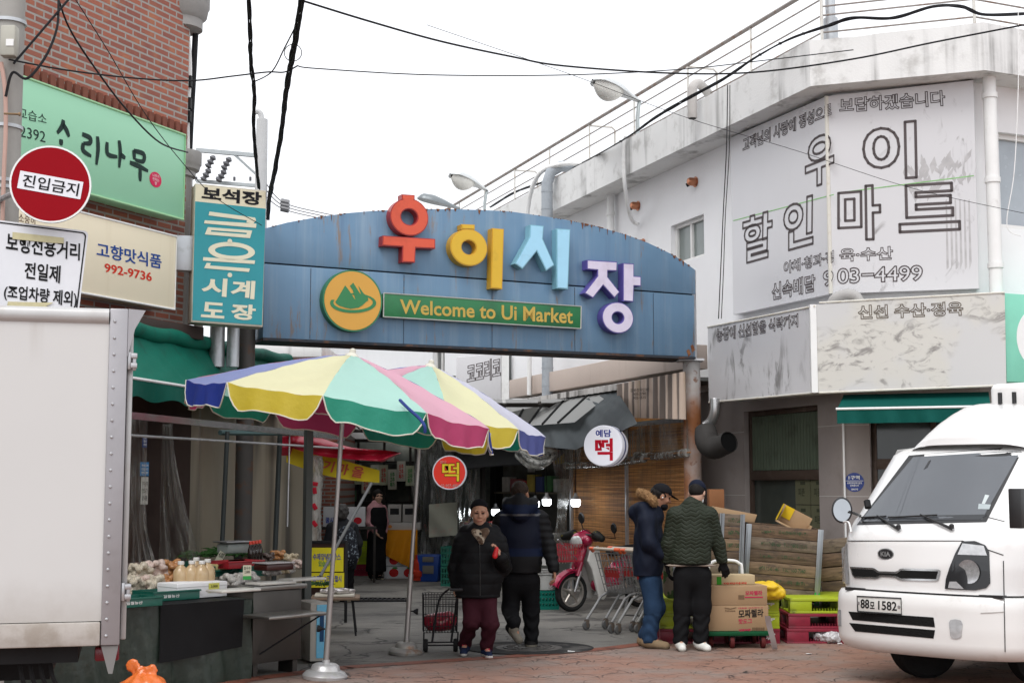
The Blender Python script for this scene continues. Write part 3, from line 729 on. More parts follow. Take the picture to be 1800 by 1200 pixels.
# lower fascia signs
CL=.5
fs=thing('fascia_sign','stained grey lower fascia sign with faded vegetables and fish above the shop front','shop sign',M=RF.mat(0,3.2,CL))
c2=off([RF,CF,SF],CL)[1];aL2=(c2-RF.O).dot(RF.u);aR2=(c2-CF.O).dot(CF.u)
Lq=q_on(RF,CL,[(1246,707),(1432,690),(1432,538),(1244,575)]);Rq=q_on(CF,CL,[(1440,690),(1769,677),(1766,514),(1440,532)])
zb2,zt2=(Lq[1][1]+Rq[0][1])/2,(Lq[2][1]+Rq[3][1])/2
b=MB().prism(RF,[(Lq[0][0],Lq[0][1]),(aL2-.03,zb2),(aL2-.03,zt2),(Lq[3][0],Lq[3][1])],CL-.3,CL)
build('left_panel',b,faded_picture('faded_vegetables',1.1,(.13,.12,.115),lo=.5,hi=.68,sx=(1,1,.28),sc=5),fs,smooth=0)
b=MB().prism(CF,[(aR2+.03,zb2),Rq[1],Rq[2],(aR2+.03,zt2)],CL-.3,CL)
build('right_panel',b,faded_picture('faded_fish',5.2,(.2,.185,.175),(.56,.555,.55),.5,.66,(.5,1,1.5),4,.22),fs,smooth=0)
b=MB().tube([zz(c2,zb2),zz(c2,zt2)],.05,4);build('corner_trim',b,white_paint,fs)
b=MB()
for F,q in ((RF,Lq),(CF,Rq)):
    b.tube([F.p(q[0][0],q[0][1],CL),F.p(q[1][0],q[1][1],CL)],.012,6);b.tube([F.p(q[3][0],q[3][1],CL),F.p(q[2][0],q[2][1],CL)],.012,6)
build('edge_trim',b,signf,fs)
outline(RF,'농장에 신선함을 식탁까지',[(1260,601),(1403,574),(1403,551),(1260,578)],CL,fs,.055)
outline(CF,'신선 수산·정육',[(1509,561),(1693,554),(1692,530),(1508,537)],CL,fs,.0555,inkpale2,ink2)
# mint sign further along the street face
gs=thing('mint_sign','mint green shop sign with a pale disc at the right edge above the van','shop sign',M=SF.mat(.1,3.2,.5))
ga=SF.px(1768,600,.5)[0];z0,z1=SF.px(1768,671,.5)[1],SF.px(1768,515,.5)[1]
build('panel',MB().fbox(SF,ga,ga+2.2,z0,z1,.2,.5),M('mint',(.2,.56,.42),.4),gs,bevel=.01)
build('pale_disc',MB().disc(SF,SF.px(1830,590,.5)[0],(z0+z1)/2,.36,.5,.504),white_paint,gs,smooth=0)
# dark green awning over the chamfer door
teal=M('awning_teal',(.005,.075,.062),.7,var=.12,bump=.1)
aw=thing('door_awning','dark teal fabric awning over the chamfered shop entrance behind the van','awning',M=CF.mat(.6,2.6,0))
a0=CF.px(1483,695,.3)[0];a1=CF.px(1738,695,.3)[0]
zt_,zm=CF.px(1560,692,.3)[1],CF.px(1560,717,.75)[1];zl=CF.px(1560,741,.75)[1]
am=MB();fa=CF.px(1471,716,.75)[0];fb=CF.px(1742,716,.75)[0]
am.grid(lambda s_,t_:CF.p((a0+(a1-a0)*s_)*(1-t_)+(fa+(fb-fa)*s_)*t_,zt_+(zm-zt_)*t_-.01*math.sin(t_*3.1),.3+.45*t_),20,5)
build('canopy',am,teal,aw)
am=MB();am.grid(lambda s_,t_:CF.p(fa+(fb-fa)*s_,zm-.012+(zl-zm)*t_,.75+.02*math.sin(s_*23)*t_+.012*math.sin(s_*51+2)*t_),60,4);build('valance',am,teal,aw)
build('front_bar',MB().tube([CF.p(fa-.01,zm,.752),CF.p(fb,zm,.752)],.014,8),white_paint,aw)
b=MB().tube([CF.p(CF.px(1480,760,.2)[0],CF.px(1480,720,.2)[1],.06),CF.p(CF.px(1480,760,.2)[0],.9,.06)],.012,6)
build('crank_rod',b,white_paint,aw)
# blue round sticker
bs=thing('round_notice','blue round street zone sticker with white writing on the shop pillar','notice',M=CF.mat(*CF.px(1501,847,.004),.004))
sa,sb=CF.px(1502,847,.004);sr=(CF.px(1519,847)[0]-CF.px(1485,847)[0])/2
build('disc',MB().disc(CF,sa,sb,sr,.001,.005),M('zone_blue',(.02,.045,.22),.4),bs,smooth=0)
b=MB();b.text(CF,'1구역',sa-sr*.6,sa+sr*.55,sb+sr*.28,sb+sr*.7,.007,.03);b.fbox(CF,sa-sr*.93,sa+sr*.93,sb+sr*.12,sb+sr*.17,.005,.007)
b.text(CF,'쓰레기무단투기금지',sa-sr*.75,sa+sr*.75,sb-sr*.2,sb+sr*.02,.007,.03);b.text(CF,'단속합니다',sa-sr*.45,sa+sr*.45,sb-sr*.45,sb-sr*.25,.007,.03)
b.text(CF,'강북구청',sa-sr*.35,sa+sr*.35,sb-sr*.85,sb-sr*.65,.007,.03)
build('lettering',b,M('notice_white',(.75,.75,.72),.5),bs,smooth=0)
# ducts by the gate post: big black flexible duct and silver flex duct
fd=thing('flexible_duct','fat black ribbed flexible duct with an open mouth by the rusty gate post','duct',at(1275,785,17.7))
p=[at(1240,752,18.1),at(1244,776,18.0),at(1258,786,17.85),at(1282,776,17.6)]
sm=spline(p,10);build('hose',MB().tube(sm,[.125+.005*(i%2)+.03*math.sin(min(1,i/24)*3.0) for i in range(len(sm))],18,cap=False),M('duct_black',(.045,.042,.04),.6,var=.25,bump=.2),fd)
e=sm[-1];t=(sm[-1]-sm[-2]).normalized();build('mouth',MB().tube([e-t*.03,e-t*.02],.122,18),M('hole',(.004,.004,.004),.9),fd)
p=[at(1256,700,18.1),at(1256,722,18.1),at(1250,740,18.15),at(1240,748,18.2)];sm=spline(p,8)
tag(build('silver_duct',MB().tube(sm,[.06+.005*(i%2) for i in range(len(sm))],14),M('foil',(.5,.5,.5),.3,.8)),'small crumpled silver duct bent down under the fascia sign','duct')
p=[RF.P(1436,520,.35),RF.P(1450,515,.42),RF.P(1463,516,.45),RF.P(1474,527,.42)];p=[CF.p(-.05,3.72,.28),CF.p(.0,3.80,.34),CF.p(.13,3.85,.36),CF.p(.24,3.82,.33),CF.p(.3,3.7,.3)]
sm=spline(p,8);tag(build('grey_hose',MB().tube(sm,[.06+.004*(i%2) for i in range(len(sm))],12),M('hose_grey',(.4,.39,.38),.6)),'grey ribbed hose poking up between the upper and lower mart signs','hose')
# 코코리코 hanging sign on the far wall and the beige box beneath
kf=Frame(at(803,640,27),(1,.06,0))
ks_=thing('hanging_sign','white projecting box sign with outlined letters half hidden by the second parasol','shop sign',M=kf.mat())
q=[kf.px(*p) for p in ((803,735),(881,735),(881,620),(803,627))]
build('box',MB().prism(kf,q,-.35,0),signw,ks_,bevel=.02)
build('side_trim',MB().fbox(kf,q[1][0]+.004,q[1][0]+.15,q[1][1],q[2][1],-.3,-.02),white_paint,ks_)
outline(kf,'코코리코',[(821,676),(880,664),(880,627),(821,640)],0,ks_,.036)
# ================================================================ far low brick house behind the lane
bf=Frame(at(485,640,27)*V((1,1,0)),(1,0,0))
bh=thing('brick_house','low brick house with a mouldy concrete edge seen under the left end of the gate','house',M=bf.mat())
def mat_brick(name,c1,c2,c3,mortar,sc=1.0,bw=.24,bh_=.07,ms_=.012):
    m,nt,b,ob=newmat(name)
    sp=nt.nodes.new('ShaderNodeSeparateXYZ');nt.links.new(ob,sp.inputs[0]);cb=nt.nodes.new('ShaderNodeCombineXYZ')
    nt.links.new(sp.outputs[0],cb.inputs[0]);nt.links.new(sp.outputs[2],cb.inputs[1])
    br=nt.nodes.new('ShaderNodeTexBrick');nt.links.new(cb.outputs[0],br.inputs['Vector'])
    br.inputs['Scale'].default_value=sc;br.inputs['Brick Width'].default_value=bw;br.inputs['Row Height'].default_value=bh_;br.inputs['Mortar Size'].default_value=ms_;br.inputs['Mortar Smooth'].default_value=.2
    br.inputs['Color1'].default_value=c4(c1);br.inputs['Color2'].default_value=c4(c2);br.inputs['Mortar'].default_value=c4(mortar);br.inputs['Bias'].default_value=0
    c=mixc(nt,mth(nt,'MULTIPLY',ramp(nt,noise(nt,ob,4,4),.5,.7),mth(nt,'MULTIPLY',mth(nt,'SUBTRACT',1.0,br.outputs['Fac']),.55)),br.outputs['Color'],c3)
    c=mixc(nt,mth(nt,'MULTIPLY',ramp(nt,noise(nt,ob,50,3),.6,.8),.3),c,(.05,.03,.03))
    nt.links.new(c,b.inputs['Base Color']);b.inputs['Roughness'].default_value=.85
    setbump(nt,b,mth(nt,'SUBTRACT',mth(nt,'MULTIPLY',noise(nt,ob,60),.25),br.outputs['Fac']),.6,.01)
    return m
brick=mat_brick('brick',(.36,.115,.07),(.24,.08,.06),(.42,.17,.08),(.33,.3,.275))
build('wall',MB().fbox(bf,-1.2,1.2,0,bf.px(490,628)[1],-3,0),brick,bh,smooth=0)
build('coping',MB().fbox(bf,-1.3,.88,bf.px(490,628)[1],bf.px(490,603)[1],-3,.1),stucco_par,bh,bevel=.02)
build('roof_edge',MB().fbox(bf,-1.3,.6,bf.px(490,603)[1],bf.px(490,600)[1],-3,.04),teal,bh,smooth=0)
# ================================================================ THE GATE
GF=Frame(at(462,600,16)*V((1,1,0)),at(1222,630,18.5)*V((1,1,0))-at(462,600,16)*V((1,1,0)))
def gp(pts,c=0):return [GF.px(x,y,c) for x,y in pts]
def mat_gate():
    m,nt,b,ob=newmat('gate_blue')
    c=mixc(nt,noise(nt,ob,3),(.105,.20,.31),(.14,.245,.365))
    f=mth(nt,'MULTIPLY',ramp(nt,noise(nt,ob,7,5,.6,(1,1,.05)),.45,.75),.5);c=mixc(nt,f,c,(.27,.345,.41))
    f=mth(nt,'MULTIPLY',ramp(nt,noise(nt,ob,9,6,.6,(1,1,.04)),.52,.8),.7);c=mixc(nt,f,c,(.075,.13,.22))
    f=mth(nt,'MULTIPLY',ramp(nt,noise(nt,ob,6.5,8,.7,(1,1,.12)),.57,.66),.8);c=mixc(nt,f,c,(.22,.14,.075))
    f=mth(nt,'MULTIPLY',ramp(nt,noise(nt,ob,11,8,.7),.66,.72),.8);c=mixc(nt,f,c,(.16,.07,.035))
    nt.links.new(c,b.inputs['Base Color']);b.inputs['Roughness'].default_value=.45;b.inputs['Metallic'].default_value=.15
    setbump(nt,b,noise(nt,ob,2.5,2),.12,.05);return m
gate=thing('market_gate','blue arched steel gate over the market lane with coloured three dimensional letters','gate',M=GF.mat())
arch=[(463,402),(505,391),(560,381),(610,374.5),(650,371),(720,367.5),(800,367.5),(860,369.5),(900,372),(950,379),(1000,387),(1050,398),(1100,412),(1140,427),(1180,446),(1204,461),(1222,474)]
seam0,seam1=GF.px(465,462),GF.px(1222,518)
bl,br=GF.px(462,598),GF.px(1222,631)
TH=.55
gb=mat_gate();rust=M('rust',(.16,.065,.035),.85,var=.4,vs=12,dirt=((.3,.14,.07),9,.5,.6,.7));shadow_gap=M('gap',(.012,.012,.014),.8)
ap=gp(arch)
def seam(a):return seam0[1]+(seam1[1]-seam0[1])*(a-seam0[0])/(seam1[0]-seam0[0])
build('upper_panel',MB().prism(GF,[(ap[0][0],seam(ap[0][0])+.008),(ap[-1][0],seam(ap[-1][0])+.008)]+ap[::-1],-TH,0),gb,gate,bevel=.006,smooth=25)
build('lower_panel',MB().prism(GF,[(bl[0],bl[1]+.03),(br[0],br[1]+.03),(br[0],seam(br[0])-.008),(bl[0],seam(bl[0])-.008)],-TH,0),gb,gate,bevel=.006,smooth=25)
build('bottom_frame',MB().prism(GF,[(bl[0],bl[1]),(br[0],br[1]),(br[0],br[1]+.028),(bl[0],bl[1]+.028)],-TH-.01,.012),M('gate_under',(.045,.05,.06),.6,dirt=(((.15,.08,.05)),5,.5,.62,.8)),gate)
build('seam_gap',MB().prism(GF,[(bl[0]+.02,seam(bl[0])-.008),(br[0]-.02,seam(br[0])-.008),(br[0]-.02,seam(br[0])+.008),(bl[0]+.02,seam(bl[0])+.008)],-TH+.02,-.02),shadow_gap,gate)
vs_=MB()
for x in (546,710,865,1010,1148):
    a=GF.px(x,500)[0];vs_.fbox(GF,a-.004,a+.004,bl[1]+.04,seam(a)-.02,.0005,.003)
build('panel_joint',vs_,M('joint',(.06,.09,.13),.6,dirt=((.2,.12,.05),9,.5,.6,.8)),gate,smooth=0)
# ragged rust along the top edge
ru=MB()
for i in range(150):
    t=hsh(i,1);x=470+745*t;
    if hsh(i,5)<.6 and x<1000:continue
    a,b=GF.px(x,np.interp(x,[p[0] for p in arch],[p[1] for p in arch]))
    w,h_=.004+.022*hsh(i,2)**2,.008+.07*hsh(i,3)**4
    ru.prism(GF,[(a-w,b+.003),(a+w,b+.003),(a+w*.6,b-h_*.5),(a,b-h_),(a-w*.7,b-h_*.6)],.0005,.003+i*1e-5)
for (x,y) in ((1210,620),(1217,612)):
    a,b=GF.px(x,y);ru.prism(GF,[(a-.03,b+.03),(a+.01,b+.05),(a+.04,b-.02),(a,b-.05)],.0005,.004)
build('edge_rust',ru,rust,gate,smooth=0)
# letters
DP=.13
def lm(name,col):return M(name,col,.4,var=.05,dirt=((col[0]*.75,col[1]*.72,col[2]*.7),4,.5,.7,.5))
trimL=M('letter_trim',(.6,.58,.52),.4,.4)
def glyph(shapes,face,side,nm):
    """shapes: ('ring', cx, cy, rx, ry, hole) or list of photo points on the letter face"""
    s_=MB();f=MB();t=MB()
    for sh in shapes:
        if sh[0]=='ring':
            a,b=GF.px(sh[1],sh[2],DP);a1=GF.px(sh[1]+sh[3],sh[2],DP)[0];b1=GF.px(sh[1],sh[2]-sh[4],DP)[1];ah=GF.px(sh[1]+sh[5],sh[2],DP)[0]
            rx,ry,rh=a1-a,b1-b,ah-a;hy=rh*ry/rx*.98
            s_.ring(GF,a,b,(rx,ry),(rh,hy),.002,DP);f.ring(GF,a,b,(rx-.012,ry-.012),(rh+.012,hy+.012),DP+.0005,DP+.006)
        else:
            q=gp(sh,DP);k=len(q)
            if sum(q[i-1][0]*q[i][1]-q[i][0]*q[i-1][1] for i in range(k))<0:q=q[::-1]
            s_.prism(GF,q,.002,DP);ins=[]
            for i in range(k):
                p0,p1,p2=V(q[i-1]),V(q[i]),V(q[(i+1)%k]);d0,d1=(p1-p0).normalized(),(p2-p1).normalized()
                n0,n1=V((-d0.y,d0.x)),V((-d1.y,d1.x));mth_=n0+n1;mth_ /= max(.3,mth_.dot(n0));ins.append(tuple(p1+mth_*.012))
            f.prism(GF,ins,DP+.0005,DP+.006)
    o=build('letter',s_,[side],gate,smooth=30);build('letter_face',f,[face],o,smooth=0);return o
glyph([('ring',719.5,381.5,33.5,33,14.5),[(706,341.5),(729,343),(729,353),(706,352)],[(672.7,414),(765,420),(765,437.3),(730.7,435.7),(729.3,461.7),(706.7,460.7),(707.3,434),(671.7,431.7)]],lm('letter_red',(.66,.085,.035)),lm('letter_red_side',(.36,.02,.02)),'r')
glyph([('ring',824,435,32.5,32.5,12.7),[(811,394),(834.5,395),(834.5,404),(811,403)],[(865,401),(885.7,402.7),(882.7,508.3),(862.7,506.7)]],lm('letter_yellow',(.68,.42,.02)),lm('letter_yellow_side',(.60,.33,.012)),'y')
glyph([[(931.7,395),(955.7,397.3),(954,420),(974.3,466),(960,476),(943.3,441.7),(918.3,472.7),(905,463.3),(930.7,416.7)],[(978.3,401.7),(1002.3,403.3),(998.3,508.3),(978.3,506.7)]],lm('letter_sky',(.36,.66,.85)),lm('letter_sky_side',(.22,.46,.56)),'s')
glyph([[(1031.7,456.7),(1085,460),(1084.3,476.7),(1068.3,476),(1068.3,486.7),(1089.3,513.3),(1080,524),(1060,501.7),(1042.3,524),(1026.7,515),(1050,485),(1050,475),(1031.7,473.3)],[(1095,462.3),(1114.3,463.3),(1114.3,485),(1126.7,485.7),(1126.7,503.3),(1114.3,502.7),(1113.3,530.7),(1095,529.3)],('ring',1086,558.3,27.5,27.5,10)],lm('letter_lilac',(.66,.6,.74)),lm('letter_violet_side',(.10,.075,.32)),'l')
# emblem
ea,eb=GF.px(620,528.5,.12);er=GF.px(620,474.5,.12)[1]-eb;ex=GF.px(672,528.5,.12)[0]-ea
e=build('emblem',MB().disc(GF,ea,eb,(ex,er),.002,.12,48),M('emblem_green',(.02,.17,.07),.4),gate)
build('emblem_face',MB().disc(GF,ea,eb,(ex*.945,er*.95),.1205,.125,48),M('emblem_orange',(.62,.32,.045),.4,var=.05),e,smooth=0)
em=MB()
def emp(pts):return gp([(450+x/3,320+y/3) for x,y in pts],.125)
em.prism(GF,emp([(418,632),(432,610),(470,545),(486,565),(524,622),(510,570),(495,548),(512,530),(556,600),(540,548),(568,588),(588,602),(592,625),(585,628),(560,650),(540,662),(500,668),(470,662),(440,652),(425,642)]),.1255,.129)
k=24;ell=[]
for i in range(k+1):t=R(160+305*i/k);ell.append((512+122*math.cos(t),638-52*math.sin(t)*-1*-1))
for i in range(k+1):t=R(465-305*i/k);w=.82-.02;ell.append((512+112*math.cos(t)*.93,634-40*math.sin(t)))
em.prism(GF,emp(ell),.1255,.1295)
build('emblem_mark',em,M('emblem_mark',(.02,.19,.06),.4),e,smooth=0)
# welcome board
wq=gp([(674,556.7),(1021,577.5),(1021.7,538.5),(674.5,515)],.1)
wb=build('name_board',MB().prism(GF,wq,.002,.1),M('board_green',(.012,.16,.05),.4,var=.08,dirt=((.01,.1,.035),1.5,.45,.7,.8)),gate,bevel=.006)
tr_=MB()
for i in range(4):tr_.tube([GF.p(*wq[i],.1),GF.p(*wq[(i+1)%4],.1)],.008,6)
build('board_trim',tr_,M('trim_alu',(.5,.5,.48),.4,.5),wb)
build('lettering',MB().qtext(GF,'Welcome to Ui Market',[(703,551),(1007,569),(1007,543),(703,526)],.104,.02),M('board_text',(.52,.36,.09),.45),wb,smooth=0)
# posts
post_up=M('gate_post',(.55,.55,.56),.5,.2,dirt=((.3,.3,.32),5,.5,.62,.6))
post_lo=M('gate_post_rusty',(.44,.43,.42),.6,.2,streak=((.30,.11,.035),6,.38,.5,.95),dirt=((.2,.08,.04),9,.55,.66,.8))
pr_=GF.p(br[0]+.07,0,-.2)
o=build('right_post',MB().tube([V((pr_.x,pr_.y,0)),V((pr_.x,pr_.y,br[1]-.02))],.115,20),post_lo,gate)
build('right_post',MB().tube([V((pr_.x,pr_.y,br[1]-.01)),V((pr_.x,pr_.y,ap[-1][1]+.02))],.075,16).box((pr_.x-.02,pr_.y-.02,br[1]-.0),(.34,.3,.03)),post_up,gate)
pl=GF.p(bl[0]-.12,0,-.25)
build('left_post',MB().tube([V((pl.x,pl.y,0)),V((pl.x,pl.y,ap[0][1]-.1))],.1,16),M('post_dark_rust',(.09,.085,.08),.6,.3,dirt=((.14,.07,.04),5,.5,.65,.7)),gate)

# ================================================================ LEFT: brick building and its signs
LF=Frame((-3.61,15.5,0),(.41,.912,0))
LB=thing('brick_building','red brick building with grey round cornices at the left edge','building',M=LF.mat())
build('brick_wall',MB().fbox(LF,-7,0,2.9,11,-6,0),brick,LB,smooth=0)
# stepped course of darker bricks above the sign
cz=MB()
for i in range(26):cz.fbox(LF,-3.0+i*.115,-3.0+i*.115+.07,5.44,5.62,.002,.035)
build('brick_course',cz,M('brick_dark',(.2,.075,.055),.85,var=.3,vs=9),LB,smooth=0)
stone=M('grey_stone',(.34,.33,.32),.8,var=.1,bump=.2,dirt=((.2,.19,.18),5,.5,.7,.6))
cc_=LF.p(.05,0,-.16)
def cornice(z,h,r=.24):
    T=Matrix.Translation(V((cc_.x,cc_.y,z)))
    build('cornice',MB().lathe([(r*.62,0),(r*.8,.02),(r*.8,h*.25),(r*.95,h*.33),(r,h*.5),(r*1.05,h*.55),(r*1.05,h),(r*.9,h)],24,T),stone,LB)
cornice(6.74,.5,.3);cornice(5.05,.3,.25)
build('rounded_bay',MB().lathe([(.17,3.2),(.17,5.06)],20,Matrix.Translation(V((cc_.x,cc_.y,0)))),M('bay_glass',(.20,.18,.165),.25,streak=((.35,.34,.32),6,.45,.6,.7)),LB)
# side face details poking past the corner
for i,z in enumerate((6.15,5.9,5.75,5.45,5.3)):
    build('bracket',MB().box(LF.p(.06,z,-.03),(.05,.08,.12)),blackrub,LB) if i<3 else None
build('lower_front',MB().fbox(LF,-7,.22,0,2.9,-4,-.02),M('dark_front',(.05,.035,.03),.6,dirt=((.03,.02,.018),3,.4,.7,.6)),LB,smooth=0)
build('door_post',MB().fbox(LF,-1.25,-.62,0,2.85,-.02,.05).fbox(LF,-2.2,-2.05,0,2.85,-.02,.05),M('brown_door',(.055,.03,.024),.45,dirt=((.03,.018,.015),4,.4,.7,.5)),LB,bevel=.006)
bx=LF.px(262,585)[0]
build('ledge',MB().fbox(LF,-1.7,-.02,3.22,3.36,0,.3),M('ledge_brown',(.06,.045,.04),.6),LB,bevel=.01)
# pipes and cables by the corner
pp=LF.p(.28,0,.0)
tag(build('drain_pipe',MB().tube([V((pp.x,pp.y,3.0)),V((pp.x,pp.y,5.0))],.05,12),M('pipe_cream',(.5,.48,.44),.6,dirt=((.3,.27,.22),5,.5,.7,.6))),'pale drain pipe at the corner of the brick building behind the teal sign','pipe')
p=[at(334,30,15.6),at(331,150,15.6),at(329,250,15.6),at(334,320,15.6)]
tag(build('white_cable',MB().tube(spline([at(328,38,15.62),at(333,120,15.62),at(329,200,15.62),at(329,262,15.62)]),.03,8),white_paint),'white plastic covered cable hanging down the edge of the brick wall','cable')
tag(build('black_cable',MB().tube(spline([at(345,30,15.7),at(340,130,15.7),at(336,200,15.7),at(333,265,15.7)]),.035,8),wireblk),'thick black cable hanging down the edge of the brick wall','cable')
# green sign
gsn=thing('green_sign','pale green shop sign with dark brush lettering on the brick wall','shop sign',M=LF.mat(-1,4.5,.3))
c=.32
q=[LF.px(*p,c) for p in ((5,292),(322,392),(326,241),(5,118))]
zb_,zt_2=(q[0][1]+q[1][1])/2,(q[2][1]+q[3][1])/2
mintm=M('mint_panel',(.30,.62,.41),.4,var=.03,vs=1)
build('panel',MB().prism(LF,[(q[0][0]-.5,zb_),(q[1][0],zb_),(q[1][0],zt_2),(q[0][0]-.5,zt_2)],.1,c),mintm,gsn,bevel=.012)
build('frame',MB().tube([LF.p(q[0][0]-.5,zb_,c),LF.p(q[1][0],zb_,c),LF.p(q[1][0],zt_2,c),LF.p(q[0][0]-.5,zt_2,c)],.014,6),M('green_trim',(.35,.6,.35),.5),gsn)
txtg=M('brush_ink',(.025,.045,.04),.6)
def brush(strokes,F,c,mb,w=5.0):
    for st in strokes:
        pts=[V((*F.px(*p,c),0)) for p in spline_px(st)];k=len(pts);L_,Rr=[],[]
        for i,p_ in enumerate(pts):
            d=(pts[min(i+1,k-1)]-pts[max(i-1,0)]).normalized();n_=V((-d.y,d.x,0));t=i/(k-1)
            ww=w/170*(.55+.45*math.sin(2.6*t+.5));L_.append(p_+n_*ww);Rr.append(p_-n_*ww)
        mb.add([F.p(q_.x,q_.y,c+.004) for q_ in L_]+[F.p(q_.x,q_.y,c+.004) for q_ in Rr],[(i+k,i+1+k,i+1,i) for i in range(k-1)])
    return mb
def spline_px(st):return [(p.x,p.y) for p in spline([(x,y,0) for x,y in st],5)]
# 소리나무, stroke by stroke
st=[[(111,211),(109,222),(100,234)],[(110,218),(117,230),(121,241)],[(107,245),(107,256)],
      [(144,236),(158,243),(157,252),(146,252)],[(146,252),(146,265),(160,275)],[(171,240),(172,262),(169,290)],
      [(188,250),(189,271),(206,276)],[(209,247),(211,268),(209,295)],[(211,272),(220,278)],
      [(235,264),(236,281)],[(235,265),(252,271),(251,284),(237,281)],[(228,286),(243,292),(260,301)],[(246,297),(246,319)]]
build('lettering',brush(st,LF,c,MB(),4.6),txtg,gsn,smooth=0)
build('lettering',MB().qtext(LF,'음악교습소',[(-4,199),(82,219),(82,201),(-4,178)],c+.004,.0),txtg,gsn,smooth=0)
build('lettering',MB().qtext(LF,'906.2392',[(-6,230),(80,251),(80,232),(-6,210)],c+.004,.0),txtg,gsn,smooth=0)
sa_,sb_=LF.px(273,316,c);se=build('red_seal',MB().disc(LF,sa_,sb_,(.095,.08),c+.001,c+.005,28),M('seal_red',(.62,.03,.1),.5),gsn,smooth=0)
build('seal_lettering',MB().text(LF,'나무가\n전하는\n말',sa_-.055,sa_+.055,sb_-.055,sb_+.055,c+.008,.0),white_paint,se,smooth=0)
# cream sign
csn=thing('cream_sign','cream shop sign with blue lettering and a red phone number below the green sign','shop sign',M=LF.mat(-1,3.6,.3))
c=.3
q=[LF.px(*p,c) for p in ((150,513),(307,546),(309,416),(150,374))]
zb_,zt_2=(q[0][1]+q[1][1])/2,(q[2][1]+q[3][1])/2
creamm=M('cream_panel',(.82,.74,.56),.45,var=.04,vs=1,streak=((.42,.3,.13),4,.55,.8,.35),dirt=((.5,.4,.2),2,.6,.75,.4))
build('panel',MB().prism(LF,[(q[0][0]-2.6,zb_),(q[1][0],zb_),(q[1][0],zt_2),(q[0][0]-2.6,zt_2)],.06,c),creamm,csn,bevel=.012)
build('frame',MB().tube([LF.p(q[0][0]-2.6,zb_,c),LF.p(q[1][0],zb_,c),LF.p(q[1][0],zt_2,c),LF.p(q[0][0]-2.6,zt_2,c)],.012,6),white_paint,csn)
build('lettering',MB().qtext(LF,'고향맛식품',[(170,451),(284,473),(284,448),(170,425)],c+.004,.018),M('ink_blue',(.02,.07,.28),.5),csn,smooth=0)
build('phone_number',MB().qtext(LF,'992-9736',[(184,478),(267,495),(267,479),(184,462)],c+.004,.02),M('ink_red',(.6,.04,.02),.5),csn,smooth=0)
build('lettering',MB().qtext(LF,'음을 소중히',[(8,386),(62,396),(62,380),(8,369)],c+.004,.0),M('ink_brown',(.12,.06,.04),.5),csn,smooth=0)
# teal vertical sign
TF=Frame(at(343,500,15.0)*V((1,1,0)),(1,.38,0))
tsn=thing('teal_sign','tall teal and cream jeweller sign projecting beside the left end of the gate','shop sign',M=TF.mat(0,3.6,0))
q=[TF.px(*p) for p in ((336,566),(462,575),(468,335),(343,322))];hq=[TF.px(*p) for p in ((343,354),(467,367))]
build('case',MB().prism(TF,q,-.26,0),M('case_cream',(.5,.46,.38),.5,dirt=((.3,.25,.18),5,.5,.7,.6)),tsn,bevel=.008)
def ins(a,b,t):return (a[0]+(b[0]-a[0])*t,a[1]+(b[1]-a[1])*t)
build('teal_face',MB().prism(TF,[ins(q[0],q[2],.015),ins(q[1],q[3],.015),hq[1],hq[0]],.0005,.004),M('teal_face',(.008,.25,.29),.35,var=.06,vs=1.2,dirt=((.005,.16,.19),3,.5,.75,.5)),tsn,smooth=0)
build('header_face',MB().prism(TF,[hq[0],hq[1],ins(q[2],q[0],.012),ins(q[3],q[1],.012)],.0006,.0042),M('header_cream',(.66,.6,.44),.4),tsn,smooth=0)
tx=M('sign_cream',(.68,.64,.48),.4)
build('lettering',MB().qtext(TF,'보석장',[(354,351),(460,362),(460,338),(356,327)],.008,.035),M('ink_black',(.015,.015,.018),.5),tsn,smooth=0)
b=MB()
def poly(pts,mb=b,F=TF,c=.006):mb.prism(F,[F.px(350*0+x/3,350+y/3,c) for x,y in pts],c-.001,c+.003)
# 금 and 은 in slanted bars
for pts in ([(1105,66),(1345,98),(1350,112),(1335,130),(1300,124),(1302,112),(1100,86)],[(1080,112),(1352,130),(1350,152),(1076,128)],
            [(1096,148),(1118,150),(1112,172),(1300,186),(1306,164),(1330,166),(1318,206),(1080,186)],[(1118,150),(1306,164),(1303,178),(1114,164)],
            [(1072,306),(1345,324),(1342,342),(1070,324)],[(1090,336),(1112,338),(1106,350),(1318,366),(1312,384),(1076,364)]):poly(pts)
ra,rb_=TF.px(1222/3,350+274/3,.006);b.ring(TF,ra,rb_,(.25,.098),(.18,.052),.0055,.009,30)
for y in (222,400):a_,b_=TF.px(1212/3,350+y/3,.006);b.disc(TF,a_,b_,.025,.0055,.009,16)
b.qtext(TF,'시',[(353,517),(398,522),(400,490),(357,487)],.008,.035);b.qtext(TF,'계',[(404,522),(447,526),(449,494),(408,491)],.008,.035)
b.qtext(TF,'도',[(353,557),(394,560),(396,533),(356,530)],.008,.035);b.qtext(TF,'장',[(404,560),(449,564),(450,536),(408,533)],.008,.035)
build('lettering',b,tx,tsn,smooth=0)
build('bracket_box',MB().fbox(TF,-.24,-.01,TF.px(330,474)[1],TF.px(330,412)[1],-.2,-.06),galv,tsn,bevel=.01)
# round grey pipes under the sign
for x,r_ in ((382,.085),(410,.07)):
    pt=at(x,590,15.8);build_=build('vent_stub',MB().tube([pt+V((0,0,-.35)),pt+V((0,0,.2))],r_,16),galv)
    tag(build_,'grey metal flue stub under the teal sign, the %s of the two'%('left' if x<400 else 'right'),'flue')
